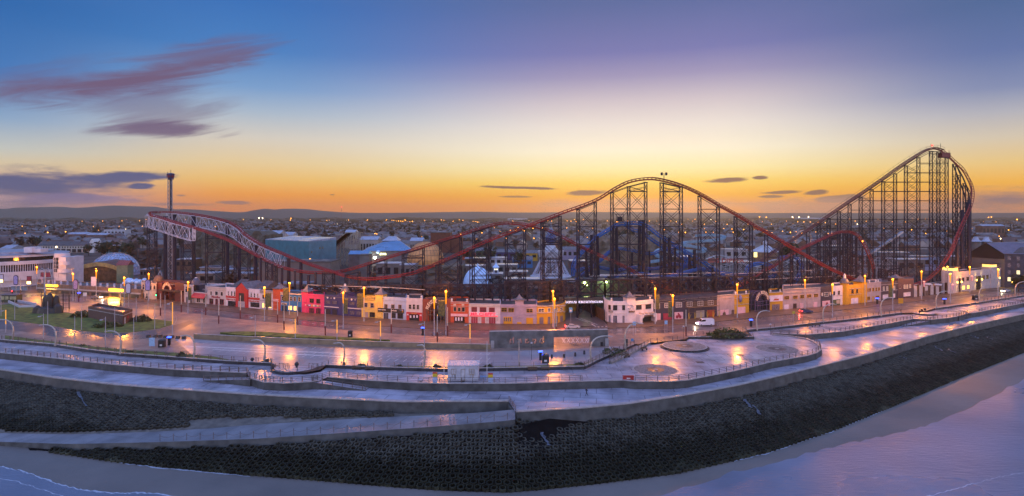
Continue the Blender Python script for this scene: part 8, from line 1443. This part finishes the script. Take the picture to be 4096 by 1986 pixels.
def person(label, p, ang, coat, legs_, hold=0, stride=.32, h=1.72):
    me = bpy.data.meshes.new('person'); s = h / 1.72; J = [(0, 0, .95), (0, 0, 1.2), (0, 0, 1.42), (0, .02, 1.5), (0, .03, 1.62), (0, .02, 1.72),
        (-.19, 0, 1.40), (-.24, -stride * .4, 1.14), (-.23, -stride * .2 + .06, .90), (.19, 0, 1.40), (.24, stride * .4, 1.14), (.23, stride * .5 + .1, .92), (-.1, 0, .90), (-.1, stride * .5, .50), (-.1, stride, .09), (-.1, stride + .16, .05), (.1, 0, .90), (.1, -stride * .25, .50), (.1, -stride * .9, .12), (.1, -stride * .8 + .1, .05)]
    E = [(0, 1), (1, 2), (2, 3), (3, 4), (4, 5), (2, 6), (6, 7), (7, 8), (2, 9), (9, 10), (10, 11), (0, 12), (12, 13), (13, 14), (14, 15), (0, 16), (16, 17), (17, 18), (18, 19)]
    RR = [.15, .16, .15, .06, .10, .075, .075, .055, .04, .075, .055, .04, .10, .07, .05, .045, .10, .07, .05, .045]
    me.from_pydata([(x * s, y * s, z * s) for x, y, z in J], E, []); ob = bpy.data.objects.new('person', me); COL.objects.link(ob); ob.location = p; ob.rotation_euler = (0, 0, ang)
    sk = ob.modifiers.new('skin', 'SKIN'); ss = ob.modifiers.new('smooth', 'SUBSURF'); ss.levels = ss.render_levels = 1
    for v, r_ in zip(me.skin_vertices[0].data, RR): v.radius = (r_ * s, r_ * s * .85)
    me.skin_vertices[0].data[0].use_root = True
    dg = bpy.context.evaluated_depsgraph_get(); dg.update(); m2 = bpy.data.meshes.new_from_object(ob.evaluated_get(dg)); ob.modifiers.clear(); ob.data = m2; m2.materials.clear()
    for m_ in (legs_, coat, mat('skin_tone', (.35, .20, .15), .6, .1, 3)): m2.materials.append(m_)
    for f_ in m2.polygons: z = f_.center.z / s; f_.material_index = 0 if z < .92 else (1 if z < 1.5 else 2)
    for f_ in m2.polygons: f_.use_smooth = True
    ORG[ob.name] = V_((0, 0, 0)); hr = MB(); hr.sphere((0, .01 * s, 1.655 * s), .108 * s, 12, 1.0, lo=-.1); hc = hr.mk('hair', mat('dark_hair', (.02, .015, .012), .6, .2, 4), ob, (0, 0, 0)); tag(ob, label, 'person'); return ob
person('person in dark clothes walking along the sea walk beyond the slipway gap', G(2346, 1584, ZB), R(-70), mat('dark_coat', (.03, .035, .06), .7, .2, 2), M_black); person('person in a dark green coat walking by the far railing', G(4088, 1210, ZA), R(20), mat('green_coat', (.03, .05, .035), .7, .2, 2), M_black, stride=.2); person('person in black walking beside the green coated one', G(4097, 1209, ZA), R(20), M_black, M_dark, stride=.15)
for x, yt, yb_1, z, l in [(2439, 1390, 1458, ZA, 'slim dark post with a cap lamp at the foot of the bench wall'), (3082, 1298, 1340, ZA, 'slim dark post with a blue tip by the curled wall'), (2126, 1372, 1440, 0, 'slim dark post beside the car park pay station'), (2734, 1306, 1362, 0, 'dark post behind the round platform')]: p = G(x, yb_1, z); h = (yb_1 - yt) * p.y / F; o = thing('cap_lamp', l, 'street lamp', p); MB().tube([p, p + UP * h], .06, 6).mk('post', M_dark, o); g = MB(); g.lathe(p + UP * h, [(.28, -.15), (.2, .1), (.01, .2)], 10); g.mk('cap', M_pole, o)
for x in (3686, 3801, 3879):
    o, p, h = LO[x]; g = MB(); q = p + V_((.9, -.2, h * .62)); g.sphere(q, .5, 8); g.tube([q, q - UP * 2], .42, 8, .3); g.mk('lamp_ornament', c_['posterp'], o)
for x, y in [(3694, 1138), (3735, 1140)]: p = W(x, y, 250); tag(MB().tube([p, p + V_((3, 0, -.2))], .55, 10).mk('rolled_sign', M_silver, None, p), 'silver capsule ornament hung above the cream panels near the %s lamp' % ('nearer' if x < 3700 else 'farther'), 'ornament')
# ================================================================== the town beyond, woods, hills, air
random.seed(21)
M_brk = mat('town_brick', (.14, .07, .05), .8, .4, .2); M_rend = mat('town_render', (.30, .26, .24), .7, .3, .1); M_rf = mat('town_slates', (.12, .11, .115), .4, .55, .15, rvar=.15); M_rf2 = mat('town_red_tiles', (.10, .055, .045), .6, .35, .15)
M_tree = mat('bare_twigs', (.05, .032, .022), .9, .4, .4, c2=(.07, .042, .026)); M_tree2 = mat('evergreen_leaves', (.035, .042, .018), .9, .4, .4); M_trunk = mat('tree_bark', (.05, .035, .028), .9, .3, .8)
YM = 560.0
def park_clear(px, Y):   # keep town houses outside the amusement park
    return Y > (610 if px < 900 else 600 if px < 2600 else 560)
def house_geo(w_, d, h, rh, chim=True):
    a = MB(); a.box(-w_ / 2, w_ / 2, -d / 2, d / 2, 0, h); a.add([(-w_ / 2, -d / 2, h), (-w_ / 2, d / 2, h), (-w_ / 2, 0, h + rh), (w_ / 2, -d / 2, h), (w_ / 2, d / 2, h), (w_ / 2, 0, h + rh)], [[0, 2, 1], [3, 4, 5]])
    b = MB(); o = .4; b.add([(-w_ / 2 - o, -d / 2 - o, h - .2), (w_ / 2 + o, -d / 2 - o, h - .2), (w_ / 2 + o, 0, h + rh + .15), (-w_ / 2 - o, 0, h + rh + .15), (-w_ / 2 - o, d / 2 + o, h - .2), (w_ / 2 + o, d / 2 + o, h - .2)], [[0, 1, 2, 3], [3, 2, 5, 4]])
    return a, b
TYPES = []
for k, (w_, d, h, rh) in enumerate([(10, 9, 5.6, 3.6), (16, 9, 5.6, 3.4), (9, 10, 5.2, 4.2), (26, 9, 6, 3.4), (12, 12, 3.4, 4.2)]):
    a, b = house_geo(w_, d, h, rh); pr = []
    for wm in (M_brk, M_rend):
        for rm2 in (M_rf, M_rf2):
            oa = a.mk('wall', wm, None, (0, 0, 0)); ob = b.mk('roof', rm2, None, (0, 0, 0)); pr.append((oa.data, ob.data, ('brick' if wm is M_brk else 'pale') , ('grey' if rm2 is M_rf else 'red brown'))); rmo(oa); rmo(ob)
    TYPES.append(((['small gabled', 'wide semi detached', 'steep gabled', 'long terraced', 'low bungalow'])[k], pr, a, b))
BK = [(0, 400, 'beyond the art deco building'), (400, 700, 'beyond the glass dome'), (700, 1000, 'beyond the white trussed turnaround'), (1000, 1350, 'beyond the warehouses'), (1350, 1700, 'beyond the wooden coaster and arena'), (1700, 2000, 'beyond the orange brick building'), (2000, 2350, 'beyond the flying ride spire'), (2350, 2700, 'beyond the blue coaster crest'), (2700, 3050, 'beyond the winding flume'), (3050, 3400, 'beyond the carousel roof'), (3400, 3800, 'seen through the lift hill frame'), (3800, 4200, 'beyond the dark hotel roof')]
def bkd(px): return next((l for a, b, l in BK if a <= px < b), BK[0][2] if px < 0 else BK[-1][2])
cand = []
for k in range(5200):
    u = random.random(); Y = 600 * (2600 / 600) ** u if random.random() < .9 else ru(2600, 4800); px = ru(-500, 4600)
    Y = round(Y / 26) * 26 + ru(-4, 4)
    if not park_clear(px, Y): continue
    cand.append((px, Y, random.randrange(5), random.randrange(4), random.choice((0, 0, .25, -.3, 1.57, 1.4, .6)) + ru(-.1, .1)))
cand.sort(key=lambda a: a[1]); placed = []; grid = {}
def free(x, y, r):
    gx, gy = int(x // 30), int(y // 30)
    return all((x - q[0]) ** 2 + (y - q[1]) ** 2 > (r + q[2]) ** 2 for i in (-1, 0, 1) for j_ in (-1, 0, 1) for q in grid.get((gx + i, gy + j_), ()))
NH = 0; far = {}
for px, Y, t, c2, ang in cand:
    x = (px - CX) * Y / F; r_ = (7, 9.5, 7.5, 14, 8)[t]
    if Y < 2600 and not free(x, Y, r_): continue
    grid.setdefault((int(x // 30), int(Y // 30)), []).append((x, Y, r_)); typ, pr, a, b = TYPES[t]; wd, rd, wn, rn = pr[c2]
    if NH < 290 and 0 < px < 4096:
        NH += 1; o = thing('house', '%s %s house with a %s roof %s' % (typ, wn, rn, bkd(px)), 'house', (x, Y, 0), '%s %s houses with %s roofs %s' % (typ, wn, rn, bkd(px))); o.rotation_euler = (0, 0, ang)
        for nm, me in (('wall', wd), ('roof', rd)): q = bpy.data.objects.new(nm, me); COL.objects.link(q); q.parent = o
    else:
        ca, sa = cos(ang), sin(ang); T_ = lambda v: (x + v[0] * ca - v[1] * sa, Y + v[0] * sa + v[1] * ca, v[2])
        g = far.setdefault(0, MB()); g.m = 0 if wn == 'brick' else 1; g.add([T_(v) for v in a.v], a.f); g.m = 2 if rn == 'grey' else 3; g.add([T_(v) for v in b.v], b.f)
tag(far[0].mk('distant_rooftops', [M_brk, M_rend, M_rf, M_rf2]), 'mass of distant house roofs spreading to the horizon', 'rooftops', kind='stuff')
for x0, x1, y, Y, l, m_ in [(415, 500, 920, 900, 'long white office block with ribbon windows far behind the glass dome', M_whiteclad), (270, 345, 938, 760, 'red brick block with gables behind the terrace', M_brk), (345, 425, 941, 740, 'brown brick block behind the terrace end', M_brk), (395, 455, 985, 560, 'teal flat roofed shed among the trees behind the glass dome', M_teal), (0, 44, 995, 480, 'pale building with blue lit eaves at the picture edge', M_whiteclad), (2880, 3040, 864, 4600, 'very long low dark shed on the skyline', M_greyr), (2030, 2110, 874, 3900, 'long white roofed shed far on the plain', M_whiteclad), (2240, 2300, 908, 1500, 'square brick block far behind the flying ride', M_brk), (3200, 3300, 872, 3600, 'white airfield hangar on the far plain', M_whiteclad), (3930, 4020, 905, 900, 'tall dim terrace behind the hotel', M_brk), (1380, 1420, 930, 640, 'pale gabled club house behind the wooden coaster', M_rend), (1440, 1510, 960, 470, 'timber fronted hall left of the arena', M_rend), (1640, 1690, 965, 480, 'gabled house peeping over the globe', M_rend), (1105, 1170, 940, 560, 'low white annex behind the teal warehouse', M_whiteclad)]: blk('town_building', l, 'building', x0, x1, y, Y, 14 if Y < 1000 else 60, m_, M_ribroof, wins=6 if Y < 1000 else 0, roof_h=0 if Y > 1000 or 'flat' in l or 'office' in l else 2.5)
def crown_geo(mb, c, r_, h, n, s):
    for k in range(n):
        a = ru(0, 2 * math.pi); q = math.sqrt(random.random()); z = ru(-1, 1); w2 = math.sqrt(max(0, 1 - z * z)); p = V_((c[0] + r_ * q * w2 * cos(a), c[1] + r_ * q * w2 * sin(a), c[2] + h * z)); e = V_((ru(-1, 1), ru(-1, 1), ru(-.6, .6))).normalized(); f_ = e.cross(V_((ru(-1, 1), ru(-1, 1), 1))).normalized(); w_ = ru(.5, 1.2) * s; mb.add([p - e * w_, p + f_ * w_ * .6, p + e * w_, p - f_ * w_ * .6], [[0, 1, 2, 3]])
TT = []
for k in range(5):
    h = ru(7, 11); cr_ = MB();
    for q in range(6): crown_geo(cr_, (ru(-2.2, 2.2), ru(-2, 2), h * .62 + ru(-1.5, 2.5)), ru(1.8, 3), ru(1.5, 2.6), 42, 1.0)
    tk = MB(); tk.tube([(0, 0, 0), (.1, 0, h * .35), (0, .1, h * .7)], .32, 6, .1)
    for q in range(5): a = q * 1.3; tk.tube([(0, 0, h * .3 + q * .4), (1.6 * cos(a), 1.6 * sin(a), h * .55 + q * .35)], .13, 5, .04)
    TT.append((cr_, tk))
TM = []
for cr_, tk in TT:
    for m_ in (M_tree, M_tree2): a = cr_.mk('crown', m_, None, (0, 0, 0)); b = tk.mk('trunk', M_trunk, None, (0, 0, 0)); TM.append((a.data, b.data, 'bare brown' if m_ is M_tree else 'dark evergreen')); rmo(a); rmo(b)
def tree(x, Y, k, sc, label, grp):
    o = thing('tree', label, 'tree', (x, Y, 0), grp); o.scale = (sc, sc, sc); o.rotation_euler = (0, 0, ru(0, 6))
    for nm, me in (('crown', TM[k][0]), ('trunk', TM[k][1])): q = bpy.data.objects.new(nm, me); COL.objects.link(q); q.parent = o
for x, y, Y, sc, k, l in [(405, 0, 470, 1.5, 1, 'dark evergreen tree nearest the glass dome'), (430, 0, 500, 1.3, 3, 'dark evergreen tree behind the glass dome crown'), (470, 0, 480, 1.4, 1, 'dark evergreen tree by the teal shed'), (520, 0, 470, 1.4, 5, 'dark evergreen tree beside the fortress rock'), (355, 0, 520, 1.1, 7, 'dark evergreen tree at the end of the pale terrace'), (920, 0, 262, 1.0, 4, 'reddish brown tree behind the museum roof'), (1870, 0, 430, 1.2, 1, 'dark evergreen tree by the brick wing'), (1960, 0, 420, 1.3, 3, 'dark evergreen tree behind the onion turret'), (2080, 0, 400, 1.2, 7, 'dark evergreen tree behind the second tower'), (2440, 0, 520, 2.0, 1, 'broad evergreen tree left of the blue crest'), (2500, 0, 530, 2.2, 3, 'broad evergreen tree under the blue crest'), (2590, 0, 520, 2.0, 5, 'broad evergreen tree right of the blue crest'), (3140, 0, 450, 1.5, 9, 'dark evergreen tree beside the carousel lantern'), (3170, 0, 460, 1.5, 7, 'dark evergreen tree left of the silver hoop'), (4075, 0, 275, .8, 3, 'small evergreen tree before the dark hotel')]: tree((x - CX) * Y / F, Y, k, sc, l, None)
NT = 0; tries = 0
while NT < 280 and tries < 4000:
    tries += 1; px = ru(20, 4080); Y = 600 * (1500 / 600) ** random.random(); x = (px - CX) * Y / F
    dens = 1.0 if 1000 < px < 1600 else .5
    if random.random() > dens or not free(x, Y, 3) or not park_clear(px, Y): continue
    NT += 1; k = random.choice((0, 2, 4, 6, 8, 0, 2, 1, 5)); grid.setdefault((int(x // 30), int(Y // 30)), []).append((x, Y, 3)); tree(x, Y, k, ru(.8, 1.4), '%s tree among the houses %s' % (TM[k][2], bkd(px)), '%s trees %s' % (TM[k][2], bkd(px)))
g = MB()
for k in range(3600):
    Y = 900 * (4800 / 900) ** random.random(); px = ru(-500, 4600)
    if 900 < px < 1650 and random.random() < .5: Y = ru(900, 2200)
    x = (px - CX) * Y / F; s = 1 + Y / 2200
    crown_geo(g, (x, Y, 5), 7 * s, 5.0, 10, 2.6 * s)
tag(g.mk('far_woods', M_tree), 'brown winter woods merging between the far roofs', 'woods', kind='stuff')
g = MB();
for Y, h, n in ((2900, 10, 90), (3500, 13, 80), (4200, 17, 70), (4800, 20, 60)):
    for k in range(n):
        x = ru(-1.1, 1.1) * Y; w_ = ru(90, 420); hh = h * ru(.4, 1.2); pts = [(x - w_ + 2 * w_ * i / 10, Y, hh * (.5 + .5 * sin(i * 1.3 + k)) * (1 - abs(i / 5 - 1) ** 3) + 1) for i in range(11)]; bk = [(p[0], Y + 60, p[2] * .9) for p in pts]
        g.add([(p[0], Y, -1) for p in pts] + pts + bk, [[i, i + 1, 12 + i, 11 + i] for i in range(10)] + [[11 + i, 12 + i, 23 + i, 22 + i] for i in range(10)])
tag(g.mk('far_woodland', mat('far_woodland_brown', (.07, .06, .05), .9, .3, .01)), 'long belts of woodland along the edge of the plain', 'woodland', kind='stuff')
def hill(label, prof, Y, dep=3000):
    top = [W(x, y, Y) for x, y in prof]; top = [W(x, y, Y) for x, y, _ in smooth([(a, b, 0) for a, b in prof], 6)]; n = len(top); g = MB(); vs = [(p.x, p.y - dep * .5, 0) for p in top] + [(p.x, p.y - dep * .2, p.z * .6) for p in top] + [tuple(p) for p in top] + [(p.x, p.y + dep, 0) for p in top]
    g.add(vs, [[j2 * n + i, j2 * n + i + 1, (j2 + 1) * n + i + 1, (j2 + 1) * n + i] for j2 in range(3) for i in range(n - 1)]); return struct('hills', g, mat('moorland', (.09, .085, .08), .9, .25, .002), smooth=True)
hill('a', [(-900, 850), (-300, 838), (0, 836), (60, 832), (150, 830), (240, 828), (310, 832), (400, 826), (460, 823), (540, 826), (620, 828), (650, 833), (700, 838), (760, 838), (860, 845), (960, 850), (1010, 843), (1060, 836), (1100, 839), (1140, 836), (1220, 837), (1300, 845), (1420, 852), (1600, 852), (1900, 848), (2080, 851), (2400, 849), (2700, 851), (3100, 853), (3600, 853), (4200, 852), (5200, 850)], 5500, 600)
for x, y0, l in [(1366, 827, 'thin mast with a red light on the skyline beyond the wooden coaster'), (893, 832, 'thin mast with a red light on the skyline past the turnaround'), (858, 836, 'faint mast with a red light on the skyline left of a brighter one')]:
    p = W(x, y0, 4600); o = thing('radio_mast', l, 'mast', (p.x, 4600, 0)); MB().beam((p.x, 4600, 0), p, 2 if x == 1366 else 1).mk('lattice_mast', M_red, o); MB().sphere(p - UP * 4, 4.2 if x == 1366 else 2.6, 6).mk('red_light', glow('mast_red', (1, .05, .05), 6), o)
M_tl = glow('town_lamp_glow', (1, .36, .03), 7); M_tl2 = glow('town_white_glow', (1, .75, .4), 10); LM2 = []
def lampgeo(r_, h, m_, nm): g = MB(); g.sphere((0, 0, h), r_, 6); a = g.mk(nm, m_, None, (0, 0, 0)); me = a.data; rmo(a); return me
pm_ = MB().tube([(0, 0, 0), (0, 0, 8)], .12, 4).mk('post', M_pole, None, (0, 0, 0)); pmd = pm_.data; rmo(pm_); lg = {}
NL = 0; spots = []
while len(spots) < 260:
    px0, Y0 = ru(-50, 4150), 650 * (5600 / 650) ** random.random(); an = random.choice((.15, 1.4, -.2, 1.75)) + ru(-.25, .25); st = 42 * (Y0 / 900) ** .7; x0 = (px0 - CX) * Y0 / F
    for q in range(random.randrange(4, 13)):
        Y = Y0 + q * st * sin(an) + ru(-6, 6); x = x0 + q * st * cos(an); px = CX + x / Y * F
        if 5 < px < 4090 and 640 < Y < 4900 and not (1000 < px < 1500 and Y < 1700): spots.append((px, Y))
for px, Y in spots[:260]:
    x = (px - CX) * Y / F; white = random.random() < .06; b = max(1, int(Y / 450)); key = (white, b)
    if key not in lg: lg[key] = lampgeo(.34 + .00055 * b * 450, 8.2, M_tl2 if white else M_tl, 'lamp_head')
    NL += 1; o = thing('street_lamp', '%s street lamp glowing among the houses %s' % ('white' if white else 'orange', bkd(px)), 'street lamp', (x, Y, 0), '%s town lamps %s' % ('white' if white else 'orange', bkd(px)))
    for nm, me in (('lamp_head', lg[key]), ('post', pmd)): q = bpy.data.objects.new(nm, me); COL.objects.link(q); q.parent = o
for k, (x, y, Y, r_, l) in enumerate([(180, 998, 520, .9, 'dazzling floodlight before the pale terrace, brighter of two'), (225, 989, 540, .7, 'dazzling floodlight before the pale terrace, higher of two'), (16, 922, 1300, 1.6, 'cluster floodlight by the picture edge far back'), (48, 922, 1300, 1.6, 'cluster floodlight, middle of three far back'), (74, 922, 1300, 1.6, 'cluster floodlight, rightmost of three far back'), (1036, 873, 3600, 3.5, 'bright white light far on the plain beyond the turnaround'), (1050, 873, 3600, 3.2, 'second bright white light far on the plain beyond the turnaround'), (1164, 874, 3600, 3, 'bright light far on the plain beyond the warehouses'), (3170, 869, 4200, 4.5, 'bright airfield light left of the lift hill'), (3196, 870, 4200, 4, 'bright airfield light close to the lift hill'), (3234, 869, 4200, 4, 'bright airfield light just under the lift hill track'), (3038, 869, 4200, 4, 'orange airfield light beside the long skyline shed'), (3065, 870, 4200, 4, 'orange airfield light right of the long skyline shed'), (3954, 870, 4000, 3.6, 'bright light far behind the hotel'), (3966, 869, 4000, 3.6, 'second bright light far behind the hotel'), (4068, 879, 3000, 3, 'yellow light far right on the plain'), (1240, 1038, 340, .45, 'small bright lamp at the corner of the teal warehouse'), (1500, 935, 700, .5, 'orange lamp behind the wooden coaster top'), (3790, 1068, 268, .35, 'orange lamp by the foot of the first drop'), (3776, 1072, 266, .3, 'second orange lamp by the foot of the first drop'), (3450, 967, 300, .45, 'orange lamp on the third hill tower')]):
    p = W(x, y, Y); o = thing('flood_lamp', l, 'flood lamp', (p.x, Y, 0)); MB().sphere(p, r_, 8).mk('lamp_head', M_tl2 if k in (0, 1, 2, 3, 4, 5, 6, 8, 9, 10) else M_tl, o); MB().tube([(p.x, Y + .1, 0), (p.x, Y + .1, p.z)], .15 + Y * 5e-5, 5).mk('post', M_pole, o)
    if k in (0, 1): l_ = bpy.data.lights.new('flood_glow', 'POINT'); l_.energy = 16000; l_.color = (1, .8, .4); l_.shadow_soft_size = .6; lo = bpy.data.objects.new('flood_glow', l_); COL.objects.link(lo); lo.parent = o; lo.location = (0, 0, p.z + .1)
hz = MB().box(-8600, 8600, -420, 6500, -9.2, 140).mk('haze', [], None, (0, 0, 0)); hm = bpy.data.materials.new('haze'); hm.use_nodes = True; t = hm.node_tree; t.nodes.clear(); v = t.nodes.new('ShaderNodeVolumePrincipled'); v.inputs['Color'].default_value = (1, .82, .66, 1); v.inputs['Density'].default_value = .00011; v.inputs['Anisotropy'].default_value = .8; oo = t.nodes.new('ShaderNodeOutputMaterial'); t.links.new(v.outputs[0], oo.inputs['Volume']); hz.data.materials.append(hm); hz['kind'] = 'stuff'; hz['label'] = 'pale dusk haze over the town'; hz['category'] = 'haze'
